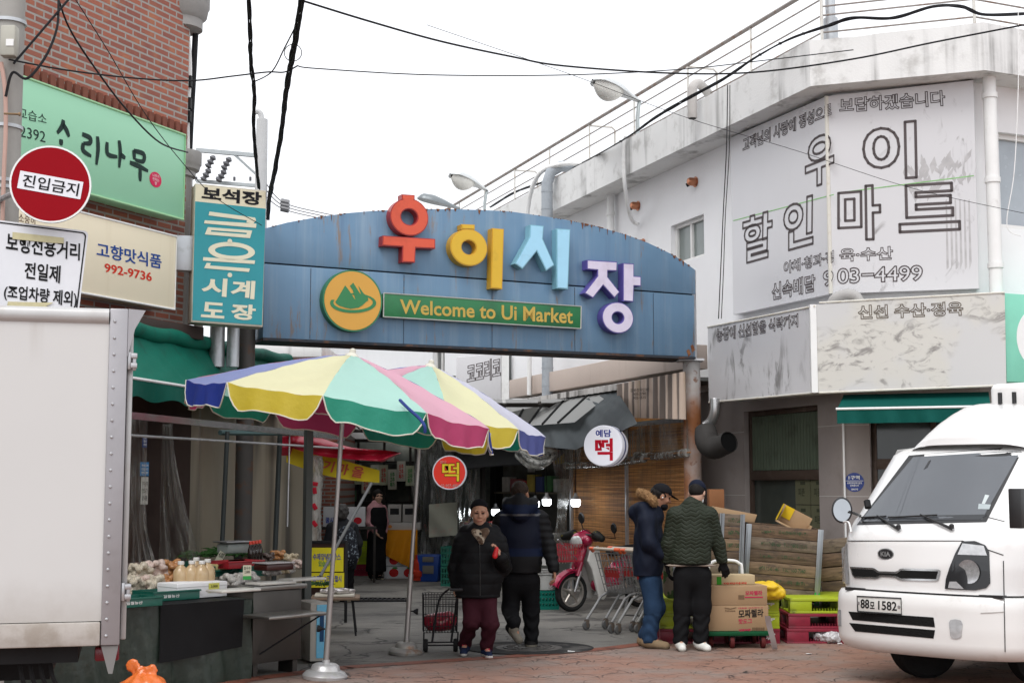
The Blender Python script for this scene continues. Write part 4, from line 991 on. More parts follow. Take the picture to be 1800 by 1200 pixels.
# ================================================================ utility pole at the left edge with traffic signs
UP=thing('utility_pole','concrete utility pole cut by the left edge with a cable box on it','utility pole',at(-12,800,10.3)*V((1,1,0)))
u0=V(UP.location)
build('shaft',MB().tube([u0,u0+V((0,0,9))],[.13,.1],18),M('pole_concrete',(.34,.33,.31),.85,bump=.2),UP)
jb=MB();jc=at(17,74,10.1);jb.box(jc,(.11,.1,.23));bx_=build('junction_box',jb,M('box_beige',(.42,.41,.36),.5),UP,bevel=.015)
build('box_label',MB().box(jc+V((.02,-.053,-.02)),(.055,.004,.05)),white_paint,bx_)
build('conduit',MB().tube(spline([at(2,110,10.15),at(9,160,10.15),at(10,230,10.15),at(7,300,10.15),at(4,400,10.15)]),.016,8),M('conduit_pink',(.5,.33,.28),.6),UP)
build('step_bolt',MB().tube([at(8,200,10.1),at(36,201,10.05)],.008,8).tube([at(33,201,10.05),at(36,201,10.05)],.014,8),M('bolt',(.25,.17,.1),.6,.5),UP)
for y in (36,222,318,330):build('band',MB().tube([u0+V((0,0,at(0,y,10.2).z)),u0+V((0,0,at(0,y,10.2).z+.025))],.128,18),galv,UP)
NE_=Frame(at(89,324,9.6),V((1,.25,0)),(0,0,1));rl_=R(-8)
def rolled(F,r):return Frame(F.O,F.u*math.cos(r)+F.w*math.sin(r),F.w*math.cos(r)-F.u*math.sin(r))
NE=rolled(NE_,rl_)
ne=thing('no_entry_sign','round red no entry sign with a white bar of black lettering','road sign',M=NE.mat())
rn=NE.px(162,324)[0]
build('plate',MB().disc(NE,0,0,(rn,rn),-.02,0,48),galv,ne)
build('red_face',MB().disc(NE,0,0,(rn*.955,rn*.955),.0005,.003,48),M('sign_red',(.27,.002,.008),.6,var=.06,spec=.1),ne,smooth=0)
build('white_rim',MB().ring(NE,0,0,(rn,rn),(rn*.955,rn*.955),.0005,.004,48),white_paint,ne,smooth=0)
build('white_bar',MB().fbox(NE,-rn*.78,rn*.78,-.068,.055,.0035,.006),M('sign_white',(.72,.72,.76),.4),ne,smooth=0)
build('lettering',MB().text(NE,'진입금지',-rn*.68,rn*.7,-.05,.038,.009,.012),M('ink_sign',(.01,.01,.012),.5),ne,smooth=0)
build('clamp',MB().tube([NE.p(-.1,0,-.03),u0+V((.0,-.12,NE.O.z))],.02,8),galv,ne)
PS=rolled(Frame(at(75,470,9.7),V((1,.25,0))),R(-5))
ps=thing('pedestrian_sign','white rectangular pedestrian street sign with black lettering and strips of old tape','road sign',M=PS.mat())
pw_,ph_=PS.px(148,470)[0],.30
def rrect(a0,a1,b0,b1,r,n=5):
    out=[]
    for (cx,cy,s0) in ((a1-r,b0+r,-90),(a1-r,b1-r,0),(a0+r,b1-r,90),(a0+r,b0+r,180)):
        out += [(cx+r*math.cos(R(s0+90*i/n)),cy+r*math.sin(R(s0+90*i/n))) for i in range(n+1)]
    return out
build('plate',MB().prism(PS,rrect(-.4,pw_,-.4,.29,.03),-.012,0),M('sign_white2',(.68,.68,.71),.4),ps)
bd=MB();o_,i_=rrect(-.385,pw_-.012,-.388,.278,.03),rrect(-.378,pw_-.021,-.38,.269,.025)
n_=len(o_);bd.add([PS.p(*p,.003) for p in o_]+[PS.p(*p,.003) for p in i_],[(i,(i+1)%n_,(i+1)%n_+n_,i+n_) for i in range(n_)])
build('border_line',bd,M('line_black',(.012,.012,.013),.5),ps,smooth=0)
b=MB();b.qtext(PS,'보행전용거리',[(10,441),(140,458),(141,428),(12,408)],.004,.022);b.qtext(PS,'전일제',[(42,489),(105,498),(107,467),(44,460)],.004,.022);b.qtext(PS,'(조업차량 제외)',[(6,527),(134,544),(136,512),(8,500)],.004,.022)
build('lettering',b,M('ink_sign2',(.012,.012,.013),.5),ps,smooth=0)
tape=M('old_tape',(.55,.5,.31),.5,var=.15,vs=30)
for pts in ([(22,408),(112,418),(112,428),(90,427),(22,420)],[(14,530),(94,532),(80,538),(96,541),(12,541)]):
    build('tape_strip',MB().prism(PS,[PS.px(*p,.006) for p in pts],.006,.009),tape,ps,smooth=0)
build('clamp',MB().tube([PS.p(-.25,0,-.02),u0+V((0,-.12,PS.O.z))],.02,8),galv,ps)
# ================================================================ box truck at the left edge
TR=Frame(at(219,800,7.25)*V((1,1,0)),(1,.27,0))
def tz(y,c=0):return TR.px(205,y,c)[1]
bt=thing('box_truck','rear corner of a pale grey box truck with a riveted steel corner post','truck',M=TR.mat())
tz0,tz1=tz(1133),tz(543)
truckp=M('truck_panel',(.60,.585,.575),.4,var=.03,vs=1,streak=((.42,.4,.37),2.5,.55,.8,.25));
def mat_truckpanel():
    m,nt,b,ob=newmat('truck_panel_dirty')
    sp=nt.nodes.new('ShaderNodeSeparateXYZ');nt.links.new(ob,sp.inputs[0])
    c=mixc(nt,noise(nt,ob,1.5),(.545,.54,.53),(.585,.58,.57))
    c=mixc(nt,mth(nt,'MULTIPLY',mth(nt,'SUBTRACT',1.0,ramp(nt,mth(nt,'ABSOLUTE',mth(nt,'SUBTRACT',noise(nt,ob,1.1,2,.4,(.25,1,3)),.5)),.0,.0035)),.0),c,(.36,.34,.32))
    f=mth(nt,'MULTIPLY',mth(nt,'SUBTRACT',1.0,ramp(nt,mth(nt,'ADD',sp.outputs[2],mth(nt,'MULTIPLY',noise(nt,ob,5,6,.65),.25)),tz0+.08,tz0+.5)),.7)   # road dirt splashed on the lower edge
    c=mixc(nt,f,c,(.30,.26,.22))
    f=mth(nt,'MULTIPLY',ramp(nt,noise(nt,ob,6,5,.6,(1,1,.05)),.55,.75),mth(nt,'MULTIPLY',ramp(nt,sp.outputs[2],tz1-.35,tz1-.05),.5));c=mixc(nt,f,c,(.4,.37,.34))
    nt.links.new(c,b.inputs['Base Color']);b.inputs['Roughness'].default_value=.42;return m
tp=mat_truckpanel();trail=M('truck_rail',(.47,.465,.46),.35,.3,dirt=((.36,.33,.3),4,.5,.7,.5));tpost=M('truck_post',(.34,.33,.345),.4,.55,dirt=((.26,.25,.25),3,.5,.7,.5))
zr0,zr1=tz(1090),tz(570)
build('side_panel',MB().fbox(TR,-4.2,-.09,zr0,zr1,-1.6,0),tp,bt,smooth=0)
rt=MB();rt.grid(lambda s_,t_:TR.p(-4.2+4.105*s_,zr1+(tz1-zr1)*t_,.022*math.sin(math.pi*t_)**.5),2,8);rt.fbox(TR,-4.2,-.095,zr1+.005,tz1-.003,-1.58,-.003);build('top_rail',rt,trail,bt)
build('bottom_rail',MB().fbox(TR,-4.2,-.095,tz0,zr0-.004,-1.58,.018),M('truck_sill',(.46,.43,.40),.5,dirt=((.3,.26,.22),4,.42,.65,.8)),bt,bevel=.008)
build('corner_post',MB().fbox(TR,-.092,0,tz0,tz1+.002,-1.6,.012),tpost,bt,bevel=.008)
rv=MB()
for y in list(range(565,1125,29)):z=tz(y);rv.lathe([(.008,0),(.008,.003),(.004,.007)],10,TR.mat(-.066,z,.012)@Matrix.Rotation(R(90),4,'X'))
build('rivet_row',rv,steel,bt)
build('rain_flange',MB().prism(TR,[(-.0,tz1+.002),(.085,tz1-.004),(.035,tz1-.10),(.0,tz1-.25)],-.02,.008),tpost,bt)
for y in (633,1040):
    z=tz(y);hb=MB().fbox(TR,.002,.018,z-.045,z+.045,-.05,.0).fbox(TR,.018,.05,z-.038,z-.012,-.04,.002).fbox(TR,.018,.05,z+.012,z+.038,-.04,.002).tube([TR.p(.034,z-.05,-.02),TR.p(.034,z+.04,-.02)],.012,8)
    build('hinge',hb,steel,bt,bevel=.003)
build('rear_door',MB().fbox(TR,.002,.03,tz0+.02,tz1-.02,-1.55,-.06),trail,bt,bevel=.006)
build('chassis',MB().fbox(TR,-4,-.35,tz0-.22,tz0-.005,-1.3,-.5).fbox(TR,-4.1,-.2,tz0-.09,tz0-.003,-1.5,-.1),blackrub,bt)
build('mud_bracket',MB().prism(TR,[(-.088,tz0-.003),(-.005,tz0-.003),(-.03,tz0-.14),(-.05,tz0-.14)],-.02,.0),M('bracket_grey',(.22,.215,.21),.5,.3),bt)
build('tail_light',MB().fbox(TR,-.12,.0,tz0-.09,tz0-.02,-.3,-.1),M('tail_red',(.16,.006,.015),.25),bt,bevel=.012)
wl_=MB();Mw=TR.mat(-1.15,.38,-.08)@Matrix.Rotation(R(90),4,'X');wl_.lathe([(.22,-.2),(.36,-.2),(.38,-.17),(.38,-.03),(.36,0),(.24,0),(.22,-.04)],32,Mw)
w_=build('wheel',wl_,blackrub,bt);build('rim',MB().lathe([(.02,-.05),(.12,-.03),(.2,-.06),(.225,-.03),(.225,-.18)],24,Mw),steel,w_)
for i in range(4):
    build('hose',MB().tube(spline([TR.p(-.5+i*.05,tz0-.01,-.25),TR.p(-.46+i*.05,tz0-.2,-.2),TR.p(-.35+i*.06,tz0-.3,-.28)]),.012,6),blackrub,bt)
# ================================================================ LANE: roofs, shop fronts, blinds
BF=Frame((2.35,19.0,0),RF.u)
fabric_grey=M('tarp_grey',(.05,.058,.062),.6,var=.15,vs=3,bump=.1,streak=((.1,.1,.1),3,.55,.75,.5))
beige=M('beige_panel',(.50,.42,.37),.6,var=.06,vs=1.5,streak=((.25,.19,.15),4,.55,.75,.5))
sh=thing('lane_shop','row of low shop fronts with a beige fascia along the white building in the lane','shop',M=BF.mat(0,0,0))
aL_=BF.px(895,680)[0]
build('fascia',MB().fbox(BF,aL_,BF.px(1209,640)[0],BF.px(965,688)[1],BF.px(965,657)[1]+.03,-.3,0),beige,sh,bevel=.01)
build('roof_sheet',MB().fbox(BF,-13,0,3.05,3.1,-2.5,-.02),M('roof_sheet',(.2,.2,.19),.7),sh,smooth=0)  # unseen roof, added so daylight does not flood the lane shops
build('inner_floor_step',MB().fbox(BF,-4,0,0,.12,-.6,-.02),concrete_pale,sh,smooth=0)
build('back_boards',MB().fbox(BF,-3.9,.1,.1,3.0,-.75,-.7),dark_in,sh,smooth=0)
ap_=BF.px(1100,800)[0]
for x,w_ in ((1100,.022),(1205,.03),(1003,.03)):
    a=BF.px(x,800,.05)[0];build('steel_post',MB().fbox(BF,a-w_,a+w_,0,3.0,.02,.06),galv,sh)
build('steel_beam',MB().fbox(BF,-3.7,-.05,BF.px(1160,746)[1],BF.px(1160,738)[1],.02,.07),galv,sh)
# corrugated dirty gutter edge
gt=MB();q0,q1=BF.px(895,716,.35),BF.px(1082,683,.35);zt_=(BF.px(895,703,.35)[1]+BF.px(1082,677,.35)[1])/2;zb_=(q0[1]+q1[1])/2
gt.grid(lambda s_,t_:BF.p(q0[0]+(q1[0]-q0[0])*s_,zb_+(zt_-zb_)*t_,.35+.02*math.sin(s_*130)),260,1)
gt.grid(lambda s_,t_:BF.p(q0[0]+(q1[0]-q0[0])*s_,zt_+.05*t_,.35-.6*t_+.02*math.sin(s_*130)),260,1)
build('eave_sheet',gt,M('eave_dirty',(.5,.48,.46),.7,streak=((.06,.055,.05),9,.42,.6,.95)),sh)
# polycarbonate strip roof under it
def pc(name,col):
    m,nt,b,ob=newmat(name);nt.nodes.remove(b);d=_n(nt,'ShaderNodeBsdfDiffuse');t=_n(nt,'ShaderNodeBsdfTranslucent');d.inputs[0].default_value=t.inputs[0].default_value=c4(col)
    x=_n(nt,'ShaderNodeMixShader');nt.links.new(d.outputs[0],x.inputs[1]);nt.links.new(t.outputs[0],x.inputs[2]);nt.links.new(x.outputs[0],nt.nodes['Material Output'].inputs[0]);return m
poly_roof=pc('polycarbonate',(.5,.5,.49))
pr3=thing('lane_canopy','striped translucent lean-to canopy with black bars beside the grey tarp','canopy',M=BF.mat(-4,2.7,.3))
p0,p1,p2,p3=BF.P(893,716,.3),BF.P(1075,690,.3),BF.P(1010,742,.95),BF.P(880,752,.95)
cm=MB();cm.grid(lambda s_,t_:(p0.lerp(p1,s_)).lerp(p3.lerp(p2,s_),t_),12,4);build('sheet',cm,poly_roof,pr3)
for s_ in (.02,.2,.4,.6,.8):build('bar',MB().tube([p0.lerp(p1,s_)+V((0,0,.012)),p3.lerp(p2,s_)+V((0,0,.012))],.022,6),blackrub,pr3)
# grey tarp awning
ga_=thing('grey_tarp','slack dark grey tarp awning sagging over the round white rice cake sign','tarp',M=BF.mat(-2,2.6,.5))
TL,TR_,BR_,BL_=BF.P(950,722,.45),BF.P(1080,688,.3),BF.P(1121,745,1.0),BF.P(930,782,1.15)
BM=BF.P(1010,790,1.1)
def tarp(s_,t_):
    top=TL.lerp(TR_,s_);bot=BL_.lerp(BM,s_*2.2) if s_<.4545 else BM.lerp(BR_,(s_-.4545)/.5455)
    q=top.lerp(bot,t_);f=math.sin(t_*math.pi)
    return q+V((-.2,-.5,0)).normalized()*(.05*math.sin(s_*17+t_*3)*t_+.03*math.sin(s_*31-t_*8))+V((0,0,.05*f))
cm=MB();cm.grid(tarp,50,24);cm.grid(lambda s_,t_:tarp(s_,1)+V((.04,.1,-.0))*t_+V((0,0,.012*t_)),50,2);build('sheet',cm,fabric_grey,ga_)
# striped hanging curtain with stencilled numbers
scn=thing('striped_curtain','beige and brown striped canvas curtain with stencilled numbers beside the gate post','curtain',M=BF.mat(-1,2.6,.4))
c=.4;q=[BF.px(*p,c) for p in ((1085,733),(1208,737),(1208,652),(1078,676))]
def strips():
    m,nt,b,ob=newmat('striped_canvas');sp=nt.nodes.new('ShaderNodeSeparateXYZ');nt.links.new(ob,sp.inputs[0])
    x=mth(nt,'ADD',sp.outputs[0],mth(nt,'MULTIPLY',noise(nt,ob,3),.03))
    f=mth(nt,'FRACT',mth(nt,'MULTIPLY',x,4.4));f=mth(nt,'MULTIPLY',ramp(nt,f,.42,.52),mth(nt,'SUBTRACT',1.0,ramp(nt,f,.93,.99)))
    c_=mixc(nt,f,(.56,.44,.36),(.17,.135,.115));c_=mixc(nt,mth(nt,'MULTIPLY',ramp(nt,noise(nt,ob,5,5,.6,(1,1,.1)),.52,.72),.6),c_,(.3,.2,.1))
    nt.links.new(c_,b.inputs['Base Color']);b.inputs['Roughness'].default_value=.7;return m
cm=MB();cm.grid(lambda s_,t_:BF.p((q[0][0]+(q[1][0]-q[0][0])*s_),(q[0][1]*(1-s_)+q[1][1]*s_)*(1-t_)+(q[3][1]*(1-s_)+q[2][1]*s_)*t_,c+.025*math.sin(s_*70)*(1-.4*t_)),160,4)
build('cloth',cm,strips(),scn)
build('lettering',MB().qtext(BF,'강북천막인쇄\n905-3790\n902-1515',[(1108,702),(1140,700),(1140,681),(1108,683)],c+.035,.01),M('stencil',(.05,.04,.035),.7),scn,smooth=0)
# bamboo blinds
def mat_bamboo():
    m,nt,b,ob=newmat('bamboo');sp=nt.nodes.new('ShaderNodeSeparateXYZ');nt.links.new(ob,sp.inputs[0])
    f=noise(nt,ob,6,2,.5,(.12,1,12));c_=mixc(nt,ramp(nt,f,.3,.7),(.26,.095,.025),(.85,.40,.12))
    c_=mixc(nt,mth(nt,'MULTIPLY',ramp(nt,noise(nt,ob,5,3,.6,(.6,1,9)),.58,.7),.55),c_,(.8,.52,.25))
    sl_=mth(nt,'FRACT',mth(nt,'MULTIPLY',sp.outputs[2],62));g_=mth(nt,'SUBTRACT',1.0,ramp(nt,mth(nt,'ABSOLUTE',mth(nt,'SUBTRACT',sl_,.5)),.3,.5))
    c_=mixc(nt,mth(nt,'MULTIPLY',mth(nt,'SUBTRACT',1.0,g_),.7),c_,(.04,.016,.006))
    st_=mth(nt,'FRACT',mth(nt,'MULTIPLY',sp.outputs[0],7));c_=mixc(nt,mth(nt,'MULTIPLY',mth(nt,'SUBTRACT',1.0,ramp(nt,st_,.02,.06)),.6),c_,(.03,.02,.012))
    c_=mixc(nt,mth(nt,'MULTIPLY',ramp(nt,noise(nt,ob,1.6,4),.5,.7),.4),c_,(.13,.075,.04))
    nt.links.new(c_,b.inputs['Base Color']);b.inputs['Roughness'].default_value=.6;setbump(nt,b,g_,.5,.006);return m
bam=mat_bamboo()
for nm,x0,x1,lab in (('l',1005,1099,'bamboo blind hanging behind the motor scooter, left of the thin steel post'),('r',1102,1204,'bamboo blind hanging between the thin steel post and the rusty gate post')):
    a0,a1=BF.px(x0,850)[0],BF.px(x1,850)[0]
    t=thing('bamboo_blind',lab,'blind',M=BF.mat((a0+a1)/2,.5,-.02),group='bamboo blinds')
    b=MB();b.grid(lambda s_,t_:BF.p(a0+(a1-a0)*s_,.35+2.5*t_,-.02+.012*math.sin(t_*14+s_*3)),6,40);b.grid(lambda s_,t_:BF.p(a1+(a0-a1)*s_,.35+2.5*t_,-.034+.012*math.sin(t_*14+(1-s_)*3)),6,40)
    build('slats',b,bam,t);build('bottom_bar',MB().tube([BF.p(a0,.34,-.025),BF.p(a1,.34,-.025)],.02,8),M('bamboo_bar',(.3,.16,.06),.5),t)
clear=plastic_sheet('clear_vinyl',(.93,.95,.93),.24,.3);clear2=plastic_sheet('clear_vinyl_thick',(.85,.86,.84),.5,.4)
# rolled-up clear sheets across the blinds
for x0,y0,x1,y1,cc,lab in ((994,818,1132,806,.25,'rolled clear plastic sheet hung in front of the left bamboo blind'),(1118,800,1208,795,.2,'rolled clear plastic sheet tied to the rusty gate post')):
    A,B_=BF.P(x0,y0,cc),BF.P(x1,y1,cc);t=thing('rolled_sheet',lab,'plastic sheet',A,group='rolled plastic sheets')
    build('roll',MB().tube(spline([A,A.lerp(B_,.5)+V((0,0,-.03)),B_],8),.055,12),clear2,t)
    build('hanging_part',MB().grid(lambda s_,t_:A.lerp(B_,s_)+V((.03*math.sin(s_*9),-.03,.42*t_+.02*math.sin(s_*7))),30,4),clear,t)
    build('stick',MB().tube([A-(B_-A)*.03,B_+(B_-A)*.06],.012,6),M('stick',(.4,.2,.1),.6),t)
# clear curtain gathered at the rice cake shop
def gathered(name,lab,top,waist,bot,w0,w1,w2,mat=clear2,folds=9,amp=.07):
    top,waist,bot=V(top),V(waist),V(bot);t=thing(name,lab,'plastic curtain',bot)
    def fn(s_,t_):
        c_=bot.lerp(waist,t_/.5) if t_<.5 else waist.lerp(top,(t_-.5)/.5);w=(w2+(w1-w2)*math.sin(t_*math.pi)) if t_<.5 else w1+(w0-w1)*(1-math.sin(t_*math.pi))
        return c_+V(((s_-.5)*2*w,amp*math.sin(s_*folds*6.28+t_*2)*(.5+w),.0))
    build('sheet',MB().grid(fn,90,26),mat,t);return t
gathered('gathered_curtain','clear plastic curtain gathered and tied beside the bamboo blind',at(996,790,21.2),at(988,905,21.2),at(982,990,21.2),.24,.07,.2)
t=thing('folded_curtain','rolled clear plastic sheet sagging under the second parasol','plastic sheet',at(940,800,21))
build('sheet',MB().grid(lambda s_,t_:at(905+75*s_,803-22*t_+(24*math.sin(s_*math.pi))*(1-t_*.8),21+.12*math.sin(t_*9+s_*4)),40,14),clear2,t)
# ---- rice cake shop between px 745 and 1003
RS=Frame((-1.75,26.2,0),V((.96+1.75,22.6-26.2,0)))
rs=thing('rice_cake_shop','dim rice cake shop behind clear vinyl with hanging bulbs at the bend of the lane','shop',M=RS.mat())
LW=(V((.96,22.6,0))-V((-1.75,26.2,0))).length
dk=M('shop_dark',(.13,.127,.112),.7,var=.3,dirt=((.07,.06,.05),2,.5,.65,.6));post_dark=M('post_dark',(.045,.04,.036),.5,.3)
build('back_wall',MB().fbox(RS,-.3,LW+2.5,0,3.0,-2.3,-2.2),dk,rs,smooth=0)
build('ceiling',MB().fbox(RS,-.5,LW+1.2,2.62,2.7,-2.3,.5),poly_roof,rs,smooth=0)
for a in (0,.28*LW,.45*LW):build('front_post',MB().fbox(RS,a,a+.06,0,2.65,-.05,.02),post_dark,rs)
build('shelf_board',MB().fbox(RS,.1,LW*.62,.78,.84,-.75,-.15).fbox(RS,.1,LW*.62,1.5,1.53,-2.1,-1.7),M('shelf',(.2,.17,.13),.6),rs)
build('counter',MB().fbox(RS,LW*.5,LW,.0,.82,-.7,-.1),M('counter',(.16,.17,.16),.4,.5),rs,bevel=.01)
build('inner_sign',MB().fbox(RS,LW*.62,LW*.78,1.72,1.83,-2.19,-2.17),M('sign_yellow',(.4,.38,.05),.5),rs,smooth=0)  # plain yellow sign face
kcol=[(.5,.05,.05),(.55,.5,.45),(.1,.25,.1),(.6,.45,.1),(.4,.12,.12),(.62,.6,.56),(.08,.1,.25)]
km=[M('pack_%d'%i,q,.4,var=.3,vs=14) for i,q in enumerate(kcol)]
def pack(name,lab,F,a,z,c,w,h,d,m,cat='packet',group='packets on the rice cake shop shelf'):
    t=MB().fbox(F,a-w/2,a+w/2,z,z+h,c-d,c);return tag(build(name,t,m,bevel=.006),lab,cat,group)
for i in range(12):
    pack('food_packet','small food packet standing in the row on the dim shop shelf behind the old woman',RS,.3+i*.2,.842,-.3-.12*(i%2),.13,.13+.05*hsh(i),.08,km[i%7])
for i in range(10):
    pack('food_box','boxed goods on the back shelf deep inside the dim rice cake shop',RS,.3+i*.26,1.532,-1.8,.2,.2+.12*hsh(i,2),.2,km[(i*3+1)%7],'box','boxes on the back shelf of the rice cake shop')
for i in range(9):
    pack('food_tray','pale tray of rice cakes on the counter behind the walking man',RS,LW*.55+i*.2,.822,-.2-.2*(i%2),.17,.05,.16,km[5],'tray','rice cake trays on the counter')
for i,(a,z,w,h) in enumerate(((.5,1.9,.22,.4),(LW*.40,1.25,.2,.55),(LW*.52,1.6,.14,.3),(1.3,2.05,.3,.2))):
    tag(build('wall_poster',MB().fbox(RS,a,a+w,z,z+h,-2.19,-2.185),[km[5],M('poster_pink',(.55,.22,.28),.5),km[5],km[3]][i],smooth=0),['tall pale poster on the back wall of the dim shop','pink price poster hanging inside the rice cake shop','small white notice inside the rice cake shop','wide yellow notice high on the back wall of the dim shop'][i],'poster')
build('pink_poster_front',MB(),dk) if False else None
bulbm=M('bulb_lit',(.9,.9,.9),.3,emit=((.9,.95,1.0),9.0));capm=M('bulb_cap',(.55,.56,.58),.4,.3)
def bulb(x,y,Y,lab,s_=1.0):
    p=at(x,y,Y);t=thing('hanging_bulb',lab,'lamp',p+V((0,0,-.12)),group='lit bulbs in the rice cake shop')
    build('lit_bulb',MB().lathe([(.01,-.09),(.045,-.085),(.068,-.06),(.072,.0),(.066,.02)],18,Matrix.Translation(p)),bulbm,t)
    build('socket',MB().lathe([(.068,.02),(.06,.05),(.03,.075),(.026,.12),(.012,.125)],18,Matrix.Translation(p)),capm,t)
    build('cord',MB().tube([p+V((0,0,.12)),V((p.x,p.y,2.62))],.006,6),wireblk,t)
bulb(961,879,22.8,'lit white bulb hanging right of the walking man');bulb(941,883,24.2,'lit white bulb half hidden by the walking man');bulb(1012,880,21.6,'lit white bulb added for a reflection on the gathered plastic curtain');bulb(871,897,25,'lit white bulb left of the walking man')  # the bulb at the gathered curtain is added for a reflection there
build('dark_hood',MB(),dk) if False else None
t=tag(build('black_awning',MB().grid(lambda s_,t_:RS.p(LW*.3+LW*.75*s_,2.35-.35*t_-.15*(1-s_)**2,.1+.5*t_),16,4).grid(lambda s_,t_:RS.p(LW*1.05-LW*.75*s_,2.335-.35*t_-.15*s_**2,.1+.5*t_),16,4),blackrub),'dark sagging awning above the walking man in the rice cake shop front','awning')
for i,(a0,a1) in enumerate(((.02,.27*LW),(.3*LW,.44*LW))):
    t=thing('vinyl_curtain',['wrinkled clear vinyl curtain behind the red round sign','narrow clear vinyl curtain between two dark posts behind the old woman'][i],'plastic curtain',M=RS.mat(a0,0,.04))
    build('sheet',MB().grid(lambda s_,t_:RS.p(a0+(a1-a0)*s_,.3+2.3*t_,.05+.05*math.sin(s_*40+t_*4)+.04*math.sin(t_*13+s_*9)),60,40),clear,t)
tag(build('paper_bag',MB().grid(lambda s_,t_:at(754+50*s_,944-58*t_-4*s_,25.0+.05*math.sin(s_*6+t_*5)),8,8).grid(lambda s_,t_:at(804-50*s_,940-58*t_+4*s_,25.03+.05*math.sin((1-s_)*6+t_*5)),8,8),M('paper_bag',(.40,.40,.33),.7,dirt=((.5,.25,.2),4,.55,.7,.4))),'pale grey paper sack hanging behind the clear vinyl curtain','paper sack')
# round signs
def round_sign(lab,x,y,rpx,Y,yaw,face,side,deep):
    F=Frame(at(x,y,Y),(1,yaw,0));t=thing('round_sign',lab,'shop sign',M=F.mat());r=F.px(x+rpx,y)[0];r=r if r>0 else-r
    build('drum',MB().lathe([(r*.9,-deep),(r,-deep+.03),(r,-.03),(r*.965,0)],48,F.mat()@Matrix.Rotation(R(90),4,'X')),side,t)
    build('face',MB().disc(F,0,0,(r*.955,r*.955),.0005,.005,48),face,t,smooth=0);return F,r,t
signwhite=M('sign_white_plastic',(.74,.74,.78),.35,emit=((.8,.8,.9),.18))
F,r,t=round_sign('round white rice cake sign with blue stripe and red lettering, below the grey tarp',1060,783,35,18.6,-.35,signwhite,signwhite,.3)
build('blue_stripe',MB().lathe([(r*1.004,-.17),(r*1.004,-.11)],48,F.mat()@Matrix.Rotation(R(90),4,'X'),cap=False),M('stripe_blue',(.02,.05,.3),.4),t)
build('lettering',MB().text(F,'예담',-r*.36,r*.42,r*.42,r*.78,.007,.03),M('let_blue',(.02,.035,.28),.5),t,smooth=0)
build('lettering',MB().text(F,'떡',-r*.4,r*.5,-r*.72,r*.36,.007,.03),M('let_red',(.55,.01,.03),.5),t,smooth=0)
F,r,t=round_sign('round red rice cake sign with a yellow letter behind the old woman',790,830,30,23.5,.0,M('sign_red_plastic',(.52,.02,.012),.3,emit=((.75,.035,.015),.35)),signwhite,.3)
build('rim',MB().ring(F,0,0,(r,r),(r*.93,r*.93),-.01,.008,48),signwhite,t)
build('lettering',MB().text(F,'떡',-r*.45,r*.6,-r*.55,r*.62,.009,.035,res=3),M('let_black',(.02,.01,.01),.5),t,smooth=0)
build('lettering',MB().text(F,'떡',-r*.42,r*.57,-r*.51,r*.58,.012,.012,res=3),M('let_yellow',(.72,.55,.03),.5,emit=((.75,.6,.05),.3)),t,smooth=0)
build('lettering',MB().text(F,'예담',-r*.55,-r*.18,r*.48,r*.7,.009,.0).text(F,'02-907-4856',-r*.5,r*.6,-r*.86,-r*.68,.009,.01),M('let_white',(.7,.66,.62),.5),t,smooth=0)
# ---- far end of the lane
fe=thing('far_shop','dark shop at the far end of the lane with posters hanging inside','shop',at(600,1000,30)*V((1,1,0)))
FE=Frame(at(600,1000,30.5)*V((1,1,0)),(1,0,0))
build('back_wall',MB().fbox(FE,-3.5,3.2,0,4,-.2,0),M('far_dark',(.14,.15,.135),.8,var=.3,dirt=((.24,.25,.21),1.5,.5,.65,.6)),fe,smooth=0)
build('side_wall',MB().hexa([V((-1.8,26.3,0)),V((-1.7,26.3,0)),V((-1.7,30.3,0)),V((-1.8,30.3,0))],[V((-1.8,26.3,2.9)),V((-1.7,26.3,2.9)),V((-1.7,30.3,2.9)),V((-1.8,30.3,2.9))]),dk,fe,smooth=0)
for i in range(5):build('shelf',MB().fbox(FE,-2.4,1.6,.45+i*.42,.48+i*.42,.02,.35),post_dark,fe,smooth=0)
for i in range(9):build('frame_bar',MB().fbox(FE,-2.4+i*.55,-2.35+i*.55,0,2.9,.36,.42),post_dark,fe,smooth=0)
for i in range(26):
    a=-2.3+4*hsh(i,1);r_=i%5
    pack('shelf_goods','small goods on the dark shelves at the far end of the lane',FE,a,.482+.42*r_,.3,.12+.1*hsh(i,2),.12+.16*hsh(i,3),.2,km[int(hsh(i,4)*7)],'goods','goods on the far shelves')
for i in range(9):
    x=612+i*15.5;p=FE.px(x,845+26*hsh(i,7),.6)
    b=MB().fbox(FE,p[0]-.09,p[0]+.09,p[1],p[1]+.42,.6,.605)
    o=tag(build('paper_banner',b,M('paper_%d'%i,[(.42,.42,.36),(.4,.42,.3),(.5,.48,.4)][i%3],.6),smooth=0),'narrow paper price banner hanging at the far end of the lane','banner','paper banners at the lane end')
    build('lettering',MB().text(FE,'상추\n고추\n특가'[:8],p[0]-.05,p[0]+.05,p[1]+.05,p[1]+.36,.608,.03),[M('ban_red',(.5,.05,.05),.5),M('ban_green',(.05,.25,.08),.5)][i%2],o,smooth=0)
# slatted translucent lane roof with red things hanging
lr=thing('lane_roof','slatted translucent roof over the far part of the lane','roof',V((-2.5,25,2.6)))
def lrp(s_,t_):return V((-5.2+6.2*s_,22.0+8.3*t_,2.62+.36*(1-t_)))
for i in range(11):
    s0,s1=i/11+.004,(i+1)/11-.004
    build('roof_panel',MB().grid(lambda s_,t_:lrp(s0+(s1-s0)*s_,t_),2,3),poly_roof,lr)
for t_ in (.05,.35,.65,.95):build('roof_beam',MB().tube([lrp(0,t_)+V((0,0,-.05)),lrp(1,t_)+V((0,0,-.05))],.035,6),post_dark,lr)
